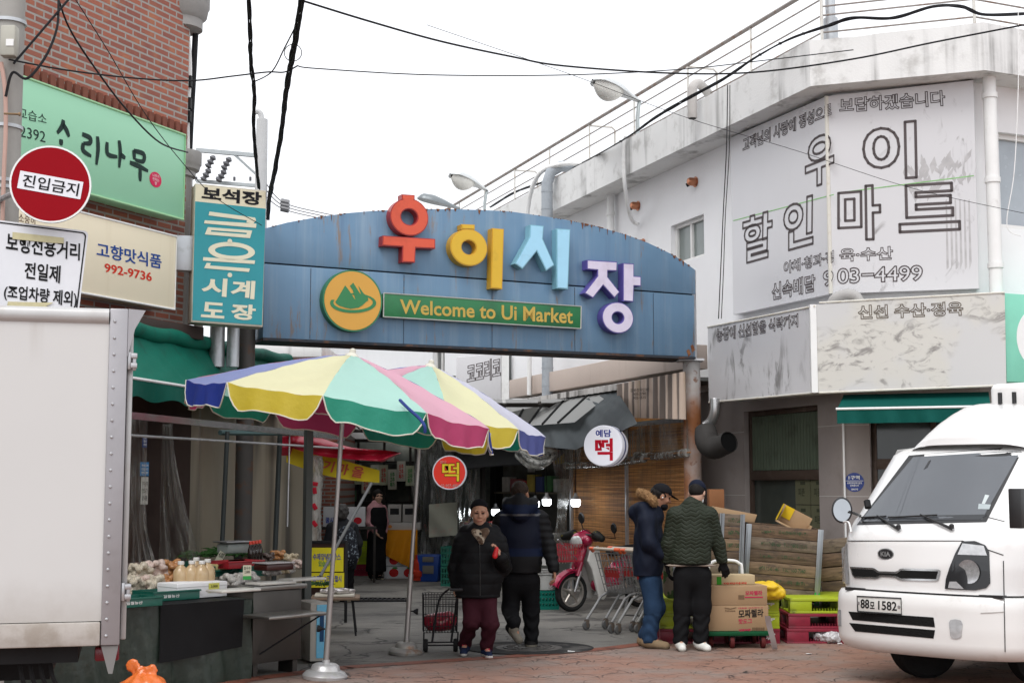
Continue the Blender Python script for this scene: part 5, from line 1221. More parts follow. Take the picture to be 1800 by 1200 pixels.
# left side of the lane behind the stall
ll=thing('lane_left_wall','dark wall along the left side of the lane behind the stall','wall',V((-4.5,24,0)))
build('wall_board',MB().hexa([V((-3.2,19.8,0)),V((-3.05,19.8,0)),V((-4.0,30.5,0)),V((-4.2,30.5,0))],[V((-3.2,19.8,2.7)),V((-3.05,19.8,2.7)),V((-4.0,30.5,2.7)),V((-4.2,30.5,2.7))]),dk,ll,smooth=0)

# ================================================================ LEFT STALL
green_aw=M('awning_green',(.008,.125,.085),.55,var=.2,vs=2,bump=.12,streak=((.05,.2,.15),4,.55,.8,.4),dirt=((.02,.04,.03),3,.55,.7,.4))
ag=thing('green_awning','worn green tarpaulin awning with a rolled top edge above the market stall','awning',at(300,640,15))
T0,T1=at(215,585,13.6),at(505,640,18.7);L0,L1=at(195,660,12.5),at(530,712,18.0)
def agp(s_,t_):
    q=T0.lerp(T1,s_).lerp(L0.lerp(L1,s_),t_)
    return q+V((0,0,-.03*math.sin(t_*math.pi)-.012*math.sin(s_*15+t_*2)*t_-.005*math.sin(s_*47+t_*9)))
build('canopy',MB().grid(agp,70,14),green_aw,ag)
build('rolled_edge',MB().tube([T0.lerp(T1,i/30)+V((.01*math.sin(i*1.7),0,.05+.012*math.sin(i*1.1))) for i in range(31)],[.075+.008*hsh(i) for i in range(31)],10),green_aw,ag)
build('valance',MB().grid(lambda s_,t_:L0.lerp(L1,s_)+V((.03*math.sin(s_*30)*t_,.02*math.sin(s_*50)*t_,-.17*t_-.02*math.sin(s_*44)*t_)),80,3),M('awning_green_dark',(.006,.09,.065),.6,var=.2,bump=.1),ag)
build('edge_bar',MB().tube([L0+V((0,0,.01)),L1+V((0,0,.01))],.015,6),white_paint,ag)
# stall frame
fr_=thing('canopy_frame','steel canopy frame of the stall with a long chrome rail and thin posts','canopy frame',gnd(540,1155))
ra0,ra1=at(205,722,12.0),at(600,765,17.5)
build('chrome_rail',MB().hexa([ra0+V((0,0,-.06)),ra0+V((.05,-.02,-.06)),ra1+V((.05,-.02,-.06)),ra1+V((0,0,-.06))],[ra0,ra0+V((.05,-.02,0)),ra1+V((.05,-.02,0)),ra1]),M('chrome',(.62,.62,.6),.2,.9),fr_)
build('thin_rail',MB().tube([ra0+V((.03,0,-.2)),ra1+V((.03,0,-.16))],.012,6),galv,fr_)
gpost=M('post_greygreen',(.085,.095,.09),.5,.4)
p=gnd(537,1153);build('square_post',MB().box(V((p.x,p.y,1.15)),(.07,.07,2.3),Matrix.Rotation(.6,3,'Z')),gpost,fr_)
for (x,yb,Y,r_) in ((387,1010,15.3,.025),(481,1010,16.6,.03)):
    p=at(x,900,Y);build('post',MB().tube([V((p.x,p.y,0)),V((p.x+.06,p.y,at(x,758,Y).z))],r_,8),M('post_dk%d'%x,(.06,.07,.07),.5,.4),fr_)
build('cross_bar',MB().tube([at(387,760,15.3),at(560,762,17)],.03,6),M('bar_teal',(.08,.13,.13),.5),fr_)
build('brace',MB().tube([at(653,849,17.2),at(563,1012,16.2)],.018,8),M('brace_grey',(.16,.165,.165),.5,.3),fr_)
build('hanging_rod',MB().tube([at(509,765,16.5),at(505,925,16.4)],.009,6),steel,fr_)
# stained vinyl back wall
def mat_vinylwall():
    m,nt,b,ob=newmat('stained_vinyl')
    c_=mixc(nt,noise(nt,ob,1.2,3,.5,(1,1,.2)),(.16,.14,.105),(.46,.41,.32))
    c_=mixc(nt,mth(nt,'MULTIPLY',ramp(nt,noise(nt,ob,2.2,3,.5,(1,1,.05)),.54,.66),.9),c_,(.42,.21,.06))
    c_=mixc(nt,mth(nt,'MULTIPLY',ramp(nt,noise(nt,ob,1.7,3,.5,(1.4,1,.07)),.5,.62),.85),c_,(.045,.045,.042))
    nt.links.new(c_,b.inputs['Base Color']);b.inputs['Roughness'].default_value=.35;b.inputs['Specular IOR Level'].default_value=.3;return m
vw=thing('vinyl_wall','stained brown vinyl sheet wall hanging behind the stall','vinyl wall',at(450,900,17)*V((1,1,0)))
v0,v1=at(312,900,15.75)*V((1,1,0)),at(565,900,19.6)*V((1,1,0))
build('sheet',MB().grid(lambda s_,t_:v0.lerp(v1,s_)+V((.05*math.sin(s_*24)+.02*math.sin(s_*61+t_*3),-.04*math.sin(s_*24),2.75*t_)),90,10),mat_vinylwall(),vw)
# notices on the door post and clear sheets
dpx=M('notice_pale',(.5,.5,.46),.5)
N1=Frame(at(254,870,13.35),LF.u)
for (x0,x1,y0,y1,lab,m_) in ((247,260,886,838,'small white notice with black lines on the dark door post of the stall',dpx),(246,261,836,812,'small blue and white notice above the white one on the dark door post',M('notice_blue',(.05,.2,.42),.5)),(250,258,786,764,'dark blue round sticker on the dark door post',M('sticker_navy',(.02,.04,.15),.5))):
    A,B_=N1.px(x0,y0),N1.px(x1,y1);o=build('notice',MB().fbox(N1,A[0],B_[0],A[1],B_[1],0,.006),m_,smooth=0);tag(o,lab,'notice')
    lb=MB()
    for i in range(3):lb.text(N1,['안내문','영업시간','주차금지'][i],A[0]+.01,B_[0]-.01,A[1]+(B_[1]-A[1])*(.15+.26*i),A[1]+(B_[1]-A[1])*(.32+.26*i),.008,.01)
    build('lettering',lb,wireblk if m_ is dpx else white_paint,o,smooth=0)
gathered('clear_curtain','crumpled clear plastic curtain hanging beside the truck at the stall',at(235,735,12.9),at(236,900,12.9),at(240,1005,12.9),.12,.1,.2,clear,6,.05)
t=thing('clear_curtain','long clear plastic sheet draped slantwise across the dark stall','plastic curtain',at(310,900,13.4))
build('sheet',MB().grid(lambda s_,t_:at(285+(18+60*(1-t_)**1.5)*s_-6*(1-t_),745+250*(1-t_),13.6+.08*math.sin(s_*22+t_*3)),40,24),clear,t)
# tarp covered table
ST=Frame((-2.22,12.4,0),(.665,.745,0))
TT=.68
tt=thing('stall_table','table covered with dark green tarpaulin and a black rubber mat beside the truck','table',ST.p(-1,0,-.5))
dkt=M('tarp_darkgreen',(.022,.034,.026),.38,var=.4,vs=4,bump=.5,bs=14,dirt=((.06,.075,.06),5,.55,.7,.5))
def tarpf(s_,t_):
    a=-2.4+2.4*s_;f=.03*math.sin(a*11)*(1-t_)+.012*math.sin(a*37+t_*6)
    return ST.p(a,TT*t_,f-.02)
b=MB();b.grid(tarpf,60,14);b.grid(lambda s_,t_:ST.p(-2.4+2.4*s_,TT+.004*math.sin(s_*60),-.02-1.1*t_),60,6)
b.grid(lambda s_,t_:ST.p(0+.012*math.sin(t_*9+s_*20)-.03*(1-t_)*math.sin(s_*9),TT*t_,-.02-1.1*s_),24,8);build('tarpaulin',b,dkt,tt)
ma0,ma1=ST.px(281,1110,.01)[0],ST.px(428,1110,.01)[0]
b=MB();b.grid(lambda s_,t_:ST.p(ma0+(ma1-ma0)*s_,TT+.006,-.55+.55*t_),12,4)
b.grid(lambda s_,t_:ST.p(ma0+(ma1-ma0)*s_,TT+.006-.40*t_-.06*(1-s_)*t_,.012+.02*math.sin(s_*5)*t_),12,6);build('rubber_mat',b,M('rubber_mat',(.013,.013,.014),.6,var=.2),tt)
build('table_leg',MB().tube([ST.p(-.2,0,-.2),ST.p(-.2,TT-.02,-.2)],.025,8),steel,tt)
# stainless counter behind it
sc_=thing('steel_counter','stainless steel counter with a folding shelf reaching into the lane','counter',ST.p(.8,0,-.3))
stain=M('stainless',(.24,.23,.215),.32,.8,var=.15,dirt=((.2,.17,.14),3,.5,.7,.6));staind=M('stainless_dark',(.07,.064,.058),.4,.6,var=.2)
build('top',MB().fbox(ST,.02,.62,.74,.78,-1.1,-.03),stain,sc_,bevel=.006)
build('front_panel',MB().fbox(ST,.04,.58,.12,.735,-.9,-.06),staind,sc_,bevel=.006)
build('folding_shelf',MB().fbox(ST,-.12,ST.px(572,1060,.3)[0],.53,.555,-.03,.36),stain,sc_,bevel=.006)
for a in (.08,.52):build('leg',MB().fbox(ST,a,a+.05,0,.115,-.3,-.1),staind,sc_)
build('shelf_stay',MB().tube([ST.p(.5,.53,.3),ST.p(.1,.2,-.04)],.008,6),wireblk,sc_)
# ---- goods on the stall
def tp_(x,y,z):return gnd(x,y,z)
STR=math.atan2(.745,.665)
def stand(x,y,z):return tp_(x,y,z)
greenp=M('crate_green',(.008,.105,.075),.4,var=.15);whitefoam=M('foam',(.76,.76,.77),.7,var=.03)
def tray(lab,x,y,z,w,d,h,m=greenp,txt=True):
    p=stand(x,y,z);F=Frame(p,ST.u);t=thing('plastic_tray',lab,'tray',M=F.mat(),group='green trays on the stall')
    b=MB();b.fbox(F,-w/2,w/2,0,.012,-d,0);th=.012
    b.fbox(F,-w/2,w/2,.012,h,-th,0);b.fbox(F,-w/2,w/2,.012,h,-d,-d+th);b.fbox(F,-w/2,-w/2+th,.012,h,-d+th,-th);b.fbox(F,w/2-th,w/2,.012,h,-d+th,-th)
    b.fbox(F,-w/2-.01,w/2+.01,h-.014,h,-.0,.01)
    build('tray_body',b,m,t,bevel=.003)
    if txt:build('lettering',MB().text(F,'일월농산',-w*.3,w*.05,h*.3,h*.62,.004,.02),white_paint,t,smooth=0)
    return F
tray('green plastic tray of snack bags nearest the truck',246,1066,TT+.01,.42,.3,.075)
tray('green plastic tray of snack bags at the edge of the black mat',311,1054,TT+.01,.46,.32,.08)
FB=Frame(stand(356,1050,TT+.012),ST.u)
fb=thing('foam_box','white foam box with a yellow price tag in front of the drink bottles','box',M=FB.mat())
build('box',MB().fbox(FB,-.26,.26,0,.13,-.3,0),whitefoam,fb,bevel=.008);build('lid_line',MB().fbox(FB,-.262,.262,.095,.1,-.302,.002),M('foam_line',(.5,.5,.5),.7),fb)
o=build('price_tag',MB().fbox(FB,.06,.17,.04,.12,.003,.006),M('tag_yellow',(.62,.6,.14),.6),fb,smooth=0);build('lettering',MB().text(FB,'3,000',.08,.15,.08,.105,.008,.01),wireblk,o,smooth=0)
def noise3(P,f,seed=0):return np.sin(P[:,0]*f+seed)*np.sin(P[:,1]*f*1.1+seed*2)*np.sin(P[:,2]*f*.9+seed*3)
bagm={}
def bagmat(k,c1,c2):
    m,nt,b,ob=newmat('snack_'+k);vo=_n(nt,'ShaderNodeTexVoronoi',Scale=38);nt.links.new(ob,vo.inputs['Vector'])
    sp=nt.nodes.new('ShaderNodeSeparateColor');nt.links.new(vo.outputs['Color'],sp.inputs[0]);c_=mixc(nt,sp.outputs[0],c1,c2);c_=mixc(nt,ramp(nt,vo.outputs['Distance'],.45,.8),c_,tuple(q*.45 for q in c1));nt.links.new(c_,b.inputs['Base Color'])
    b.inputs['Roughness'].default_value=.5;b.inputs['Coat Weight'].default_value=.6;b.inputs['Coat Roughness'].default_value=.12;setbump(nt,b,mth(nt,'ADD',vo.outputs['Distance'],noise(nt,ob,12)),.5,.01);return m
bagm['white']=bagmat('white',(.50,.42,.30),(.74,.68,.56));bagm['brown']=bagmat('brown',(.40,.14,.03),(.62,.30,.09));bagm['pink']=bagmat('pink',(.62,.42,.36),(.74,.66,.58));bagm['tan']=bagmat('tan',(.42,.33,.2),(.55,.46,.3));bagm['grey']=bagmat('grey',(.42,.4,.37),(.62,.6,.56));bagm['dark']=bagmat('dark',(.04,.02,.015),(.12,.07,.05));bagm['green']=bagmat('green',(.02,.06,.02),(.05,.12,.04))
BAGP={}
def bag(lab,x,y,z,s_,kind,name='snack_bag',cat='bag',flat=1.1,group='bags of snacks and food on the stall'):
    p=stand(x,y,z);t=thing(name,lab,cat,M=Matrix.Translation(p)@Matrix.Rotation(hsh(x,y)*6,4,'Z')@Matrix.Scale(s_,4),group=group)
    key=(kind,flat)
    if key not in BAGP and kind=='green':
        vs,fs=[],[]
        for i in range(110):
            a,rr,L_=hsh(i,1)*6.28,.55*hsh(i,2)**.5,.25+.3*hsh(i,3);o_=V((rr*math.cos(a),rr*math.sin(a),.12+.45*flat*hsh(i,4)*(1-rr)));a2=a+hsh(i,5)*2-1;d=V((math.cos(a2),math.sin(a2),.5*hsh(i,6))).normalized();w_=d.cross(V((0,0,1))).normalized()*(.05+.07*hsh(i,7));k_=len(vs)
            vs += [q[:] for q in (o_,o_+d*L_*.5+w_,o_+d*L_+V((0,0,-.08)),o_+d*L_*.5-w_,o_+d*L_*.5+V((0,0,.05)))];fs += [(k_,k_+1,k_+4),(k_+1,k_+2,k_+4),(k_+2,k_+3,k_+4),(k_+3,k_,k_+4)]
        me=bpy.data.meshes.new(name);me.from_pydata(vs,[],fs);me.materials.append(M('leaf_heap',(.03,.085,.02),.5,var=.6,vs=4));BAGP[key]=me
    if key not in BAGP:
        P,Fc=surf([('e',(1.1*(hsh(i,11)-.5),.95*(hsh(i,12)-.5),.12+.8*flat*hsh(i,13)),(.16+.1*hsh(i,14),.15+.08*hsh(i,15),.13+.08*hsh(i,16)),dict(k=.05)) for i in range(40)]+[('e',(0,0,.42*flat),(.5,.42,.42*flat)),('e',(.3,.1,.4*flat),(.35,.4,.35*flat)),('e',(-.35,.2,.45*flat),(.3,.3,.3*flat)),('e',(-.1,-.3,.55*flat),(.35,.3,.35*flat))],.05,.06,lambda P,n:.02*noise3(P,23,1))
        me=bpy.data.meshes.new(name);me.from_pydata(P.tolist(),[],Fc.tolist());me.polygons.foreach_set('use_smooth',[True]*len(me.polygons));me.materials.append(bagm[kind]);BAGP[key]=me
    o=bpy.data.objects.new('filled_bag',BAGP[key]);COL.objects.link(o);o.parent=t;return t
BL=[('bag of white puffed snack nearest the truck',232,1048,.70,.155,'white'),('bag of dark seasoned snack at the back beside the truck',226,1022,.80,.15,'dark'),('bag of pale puffed snack in the middle of the left tray',252,1046,.70,.155,'pink'),('bag of beige snack heaped on the left tray',247,1024,.80,.155,'white'),('bag of white puffed snack in the right tray',272,1044,.71,.15,'white'),
      ('bag of white snack heaped above the right tray',274,1018,.82,.15,'pink'),('bag of brown crisps low in the right tray',297,1042,.71,.145,'brown'),('bag of brown crisps on top of the right tray',299,1016,.81,.15,'brown'),('bag of tan crackers at the right end of the tray',318,1040,.72,.13,'tan')]
for l in BL:bag(*l)
for i,(x,y,s_,k,lab) in enumerate(((412,1034,.15,'grey','bag of pale noodles left of the price card'),(436,1032,.15,'grey','bag of pale noodles right of the price card'),(398,1018,.1,'grey','small clear bag behind the foam box'),(478,1012,.12,'grey','clear bag of side dish beside the steel post'),(492,1010,.12,'tan','clear bag of brown side dish near the steel post'),(505,1008,.11,'grey','clear bag of pale side dish close to the steel post'),(470,988,.12,'dark','dark wrapped food in the upper row near the steel post'),(490,985,.13,'brown','orange brown wrapped food in the upper row'),(510,990,.12,'tan','tan wrapped food in the upper row left of the post'),(528,1000,.11,'pink','pale wrapped food touching the steel post'))):
    bag(lab,x,y,.80 if i>2 else .74,s_,k,flat=.8)
for i,(x,y,s_,lab) in enumerate(((352,985,.26,'heap of dark green vegetables beside the thin post at the back of the stall'),(398,978,.28,'heap of dark green melons in the middle of the back of the stall'),(425,982,.24,'heap of dark leaves next to the red basket'),(375,972,.22,'topmost heap of dark greens at the back of the stall'))):
    bag(lab,x,y,.86,s_,'green','vegetable_heap','vegetables',.6,'heaps of vegetables at the back of the stall')
for x,y,s_,lab in ((563,1032,.16,'clear bag of green leaves on the small folding table'),):
    bag(lab,x,y,.62,s_,'green',flat=.5)
# drink bottles
bo=Frame((0,0,0),(1,0,0));drink=M('rice_drink',(.50,.36,.2),.25,var=.06,coat=.5);capw=M('cap_white',(.72,.72,.7),.4)
b0t=thing('drink_bottle','x','bottle',group='bottles of beige rice drink')
build('bottle_body',MB().lathe([(.03,0),(.047,.004),(.05,.02),(.05,.065),(.046,.075),(.05,.085),(.05,.14),(.046,.175),(.03,.2),(.018,.215),(.017,.225)],20),drink,b0t,local=True)
build('cap',MB().lathe([(.02,.222),(.021,.226),(.021,.245),(.018,.248)],16),capw,b0t,local=True)
for i,(x,y,lab) in enumerate(((317,1026,'leftmost bottle of beige rice drink beside the snack bags'),(336,1024,'second bottle of beige rice drink from the truck'),(344,1012,'bottle of beige rice drink in the rear row'),(354,1024,'third bottle of beige rice drink in the front row'),(364,1018,'rightmost bottle of beige rice drink over the foam box'))):
    Mx=TM(at(x,1041-(1024-y)*.5,12.62+(1024-y)*.008),0,1.12)@Matrix.Diagonal((1.22,1.22,1,1))
    if i==0:b0t.matrix_basis=Mx;b0t['label']=lab
    else:dup(b0t,Mx,lab)
# sauce bottles in a red basket
rbF=Frame(stand(433,1000,.88),ST.u);tr=tray('red plastic basket holding sauce bottles at the back of the stall',433,998,.86,.42,.3,.07,M('basket_red',(.4,.02,.03),.4),False)
s0t=thing('sauce_bottle','x','bottle',group='dark sauce bottles');build('bottle_body',MB().lathe([(.026,0),(.03,.005),(.03,.1),(.02,.13),(.012,.15),(.012,.165)],14),M('sauce',(.02,.012,.01),.15,coat=.5),s0t,local=True)
c0_=build('cap',MB().lathe([(.016,.16),(.016,.19),(.012,.195)],12),M('cap_red',(.5,.04,.02),.4),s0t,local=True)
for i,lab in enumerate(('leftmost dark sauce bottle in the red basket','second dark sauce bottle in the red basket','third dark sauce bottle in the red basket','rightmost dark sauce bottle in the red basket')):
    Mx=TM(stand(440+5.5*i,985-i,.9),0,1.0)
    if i==0:s0t.matrix_basis=Mx;s0t['label']=lab
    else:dup(s0t,Mx,lab)
# bean curd slabs, boxes, trays of dishes
for x,y,w_,d,h_,m_,lab in ((263,1005,.6,.3,.07,M('tofu',(.5,.44,.28),.5),'flat tray of pale bean curd behind the snack bags'),(405,1003,.3,.25,.07,M('omelette',(.5,.42,.2),.5),'pale yellow slab in a tray left of the red basket')):
    F=Frame(stand(x,y,.83),ST.u);o=thing('food_slab',lab,'food',M=F.mat());build('slab',MB().fbox(F,-w_/2,w_/2,.012,h_,-d,-.01),m_,o,bevel=.012);build('tray',MB().fbox(F,-w_/2-.02,w_/2+.02,0,.012,-d-.02,.01),greenp,o,bevel=.003)
for x,y,lab in ((425,1040,'shallow white tray under the noodle bags'),(490,1027,'shallow white tray under the side dish bags'),(545,1020,'shallow white tray by the steel post')):
    F=Frame(stand(x,y,.785),ST.u);tag(build('dish_tray',MB().fbox(F,-.2,.2,0,.02,-.22,0),M('tray_white',(.55,.54,.5),.35),bevel=.006),lab,'tray','white dish trays')
F=Frame(stand(493,1002,.87),ST.u);o=thing('food_tub','clear lidded tub of dark red food among the side dishes','tub',M=F.mat());build('tub',MB().fbox(F,-.16,.16,0,.06,-.2,0),M('tub_red',(.06,.015,.012),.3),o,bevel=.015);build('lid',MB().fbox(F,-.17,.17,.062,.075,-.21,.01),M('tub_lid',(.5,.48,.48),.2),o,bevel=.005)
for x,y,an,lab,txt in ((434,1018,0,'white and green price card standing between the noodle bags','칼국수\n2,000'),(382,988,.5,'tilted pale price card behind the drink bottles','4,000')):
    F=rolled(Frame(stand(x,y,.86),(1,.4,0)),-an);o=thing('price_card',lab,'price card',M=F.mat());build('card',MB().fbox(F,-.035,.035,.0,.12,0,.004),M('card_%d'%x,(.55,.54,.42),.5),o,smooth=0)
    build('lettering',MB().text(F,txt,-.028,.028,.05,.11,.006,.01),wireblk,o,smooth=0)
    if x==434:build('green_band',MB().fbox(F,-.035,.035,.0,.03,.0045,.006),M('card_green',(.05,.3,.08),.5),o,smooth=0)
for x,y,lab in ((372,1004,'dark green crate behind the drink bottles'),(455,1012,'dark green crate under the red basket'),(398,1012,'dark green crate beside the foam box')):
    tray(lab,x,y,.78,.36,.3,.1,greenp,False)
F=Frame(stand(420,972,.95),ST.u);o=thing('scale','grey weighing scale half hidden behind the vegetables','scale',M=F.mat());build('body',MB().fbox(F,-.14,.14,0,.1,-.2,0),M('scale_grey',(.32,.35,.33),.4),o,bevel=.02);build('pan',MB().fbox(F,-.17,.17,.11,.125,-.22,.02),steel,o,bevel=.005)
# orange bag on the ground
og=thing('orange_bag','tied orange plastic bag on the ground behind the truck','plastic bag',M=Matrix.Translation(gnd(248,1240))@Matrix.Scale(1.0,4))
soft('bag_body',[('e',(0,0,.1),(.2,.18,.11)),('e',(.03,-.02,.14),(.16,.14,.1)),('c',(0,0,.2),(-.01,0,.25),.06,.03),('c',(-.01,0,.25),(-.08,.02,.3),.03,.05,{'flat':(0,1,0,.35)}),('c',(-.01,0,.25),(.08,-.02,.27),.03,.045,{'flat':(0,1,0,.35)})],.012,M('bag_orange',(.75,.17,.03),.35,var=.1,coat=.3,bump=.6,bs=22),og,.04,
     lambda P,n:.005*np.sin(np.arctan2(P[:,1],P[:,0])*9+P[:,2]*25)*(P[:,2]>.03)+.006*noise3(P,50,1))
# ice box, folding table, board sign
IB=Frame(gnd(548,1166),V((.9,.43,0)))
ib=thing('ice_chest','tall beige and blue ice chest standing at the end of the steel counter','ice chest',M=IB.mat())
build('cabinet',MB().fbox(IB,-.02,.16,.02,.56,-.42,0),M('chest_beige',(.42,.4,.36),.5,dirt=((.2,.17,.13),4,.5,.7,.6)),ib,bevel=.01)
build('blue_front',MB().fbox(IB,.04,.155,.05,.54,.002,.008),M('chest_blue',(.12,.42,.62),.4,var=.15,vs=6,dirt=((.6,.62,.6),6,.55,.65,.7)),ib,smooth=0)
build('vent',MB().fbox(IB,.07,.11,.2,.45,.009,.012),M('vent_navy',(.02,.06,.14),.5),ib,smooth=0)
ft=thing('folding_table','small low folding table with foil packs at the lane side of the stall','table',gnd(590,1118))
Ff=Frame(gnd(590,1118),(1,.1,0));zt5=.42
build('top',MB().fbox(Ff,-.28,.26,zt5-.03,zt5,-.5,.0),M('table_brown',(.2,.14,.1),.5),ft,bevel=.006)
for a,c_ in ((-.22,-.05),(.22,-.05),(-.22,-.45),(.22,-.45)):build('leg',MB().tube([Ff.p(a,0,c_),Ff.p(a*.8,zt5-.03,c_)],.012,6),blackrub,ft)
o=thing('foil_tray','tray of shiny foil packs on the small folding table','tray',M=Ff.mat(0,zt5,-.1));build('tray',MB().fbox(Ff,-.24,.2,zt5+.004,zt5+.03,-.4,-.04),M('tray_cream',(.5,.47,.4),.4),o,bevel=.006)
b=MB()
for i in range(14):q=Ff.p(-.18+.33*hsh(i,1),zt5+.045+.03*hsh(i,3),-.1-.25*hsh(i,2));b.box(q,(.11,.08,.035),Matrix.Rotation(hsh(i,4)*3,3,'Z')@Matrix.Rotation(.5*hsh(i,5),3,'X'))
build('foil_packs',b,M('foil_pack',(.6,.56,.55),.25,.5,var=.4,vs=30),o,bevel=.01)
BS=Frame(gnd(578,1094),V((1,.05,0)))
sb=thing('board_sign','black framed easel board with yellow handwritten posters at the stall','sign board',M=BS.mat())
sc17=1.0;zz1=BS.px(578,950)[1];aw0,aw1=BS.px(542,1000)[0],BS.px(611,1000)[0];blackw=M('board_black',(.02,.02,.021),.5)
build('frame',MB().fbox(BS,aw0,aw0+.035,0,zz1,-.03,.0).fbox(BS,aw1-.035,aw1,0,zz1,-.03,0).fbox(BS,aw0+.035,aw1-.035,zz1-.035,zz1,-.03,0).fbox(BS,aw0+.035,aw1-.035,.3,.34,-.03,0),blackw,sb,bevel=.004)
build('panel',MB().fbox(BS,aw0+.03,aw1-.03,.32,zz1-.03,-.022,-.008),M('board_brown',(.04,.022,.018),.5),sb,smooth=0)
yel=M('poster_yellow',(.72,.62,.03),.5,var=.08)
for x0,x1,y0,y1,lines in ((545,604,1004,962,(('수제양념돈가스',984,972),('있습니다',995,985))),(545,605,1032,1006,(('호주산 2근 한접시',1022,1011),))):
    A,B_=BS.px(x0,y0),BS.px(x1,y1);o=build('poster',MB().fbox(BS,A[0],B_[0],A[1],B_[1],-.006,.004),yel,sb,smooth=0)
    for i,(tx_,ya,yb) in enumerate(lines):
        build('lettering',MB().qtext(BS,tx_,[(x0+5+5*i*2,ya),(x1-5-7*i*2,ya),(x1-5-14*i,yb),(x0+5+10*i,yb)],.008,.02),[M('pen_blue',(.02,.04,.35),.5),M('pen_green',(.02,.25,.12),.5)][i],o,smooth=0)
build('rear_leg',MB().tube([BS.p(aw0+.05,zz1-.1,-.05),BS.p(aw0+.05,0,-.5)],.014,6).tube([BS.p(aw1-.05,zz1-.1,-.05),BS.p(aw1-.05,0,-.5)],.014,6),blackw,sb)
# red tarp and yellow banner
yb=thing('yellow_banner','yellow meat shop banner with red lettering hanging under the red tarp','banner',at(585,815,18))
BN=Frame(at(585,815,18),(1,.05,0))
def bnp(s_,t_):
    x=503+164*s_;y=(812+36*s_-8*math.sin(s_*3.14)*-1)*(1-t_)+(766+60*s_+6*math.sin(s_*3.14))*t_
    return at(x,y,18+.04*math.sin(s_*9))
build('cloth',MB().grid(bnp,30,6),M('banner_yellow',(.70,.55,.03),.5,var=.08),yb)
lt=MB()
for i,ch_ in enumerate('고기마을'):lt.qtext(BN,ch_,[(538+26*i,821+5.2*i),(558+26*i,825+5.2*i),(564+26*i,806+5.2*i),(544+26*i,802+5.2*i)],.06,.03)
build('lettering',lt,M('banner_red',(.5,.10,.06),.5),yb,smooth=0)
rt_=thing('red_tarp','bunched shiny red tarpaulin slung above the yellow banner','tarp',at(600,790,17.8))
def rtp(s_,t_):
    x=493+210*s_;top=757+42*s_-4*math.sin(s_*8);bot=(800 if s_<.08 else 780+44*s_+6*math.sin(s_*5)-22*max(0,s_-.85)/.15)
    return at(x,top+(bot-top)*t_,17.75+.06*math.sin(t_*7+s_*6)+.03*math.sin(s_*33))
b=MB().grid(rtp,44,12);b.grid(lambda s_,t_:rtp(s_,t_)+V((0,.12,0)),44,12);build('sheet',b,M('tarp_red',(.42,.012,.035),.35,var=.15,vs=4,bump=.2,bs=12,coat=.2),rt_)
hb_=thing('hanging_bundle','hanging bundle of clear plastic with red prints beside the board sign','plastic bundle',at(552,900,17.6))
build('bundle',MB().tube(spline([at(553,800,17.6),at(554,840,17.6),at(551,900,17.6),at(552,955,17.6),at(553,968,17.6)]),[.03]+[.09+.02*hsh(i) for i in range(31)]+[.05],12),clear2,hb_)
rm_=MB()
for y in (890,920,850,862):q=at(553,y,17.48);rm_.box(q,(.08,.02,.05),Matrix.Rotation(y*.1,3,'Y'))
build('red_print',rm_,M('print_red',(.5,.02,.04),.5),hb_,bevel=.006)

# ================================================================ PARASOLS
cols={'P':((.80,.44,.55),(.52,.05,.16)),'B':((.28,.33,.62),(.022,.05,.32)),'Y':((.84,.82,.52),(.64,.50,.04)),'T':((.46,.76,.67),(.02,.30,.20)),'R':((.45,.03,.06),(.40,.01,.03)),'W':((.7,.7,.82),(.10,.12,.36))}  # per colour: top cloth paled to carry glare and back light, then valance
def cloth(name,col):
    m,nt,b,ob=newmat(name);out=nt.nodes['Material Output']
    c_=mixc(nt,noise(nt,ob,4),tuple(q*.95 for q in col),tuple(min(1,q*1.04) for q in col));nt.links.new(c_,b.inputs['Base Color']);b.inputs['Roughness'].default_value=.55
    setbump(nt,b,noise(nt,ob,5,5,.6),.7,.02);t=_n(nt,'ShaderNodeBsdfTranslucent');nt.links.new(c_,t.inputs[0]);x=_n(nt,'ShaderNodeMixShader');x.inputs[0].default_value=.38
    nt.links.new(b.outputs[0],x.inputs[1]);nt.links.new(t.outputs[0],x.inputs[2]);nt.links.new(x.outputs[0],out.inputs[0]);return m
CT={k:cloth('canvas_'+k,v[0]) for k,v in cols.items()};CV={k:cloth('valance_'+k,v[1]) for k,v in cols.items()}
trimw=M('parasol_trim',(.62,.6,.52),.6);polem=M('parasol_pole',(.40,.39,.38),.35,.7,dirt=((.25,.22,.19),5,.5,.7,.6))
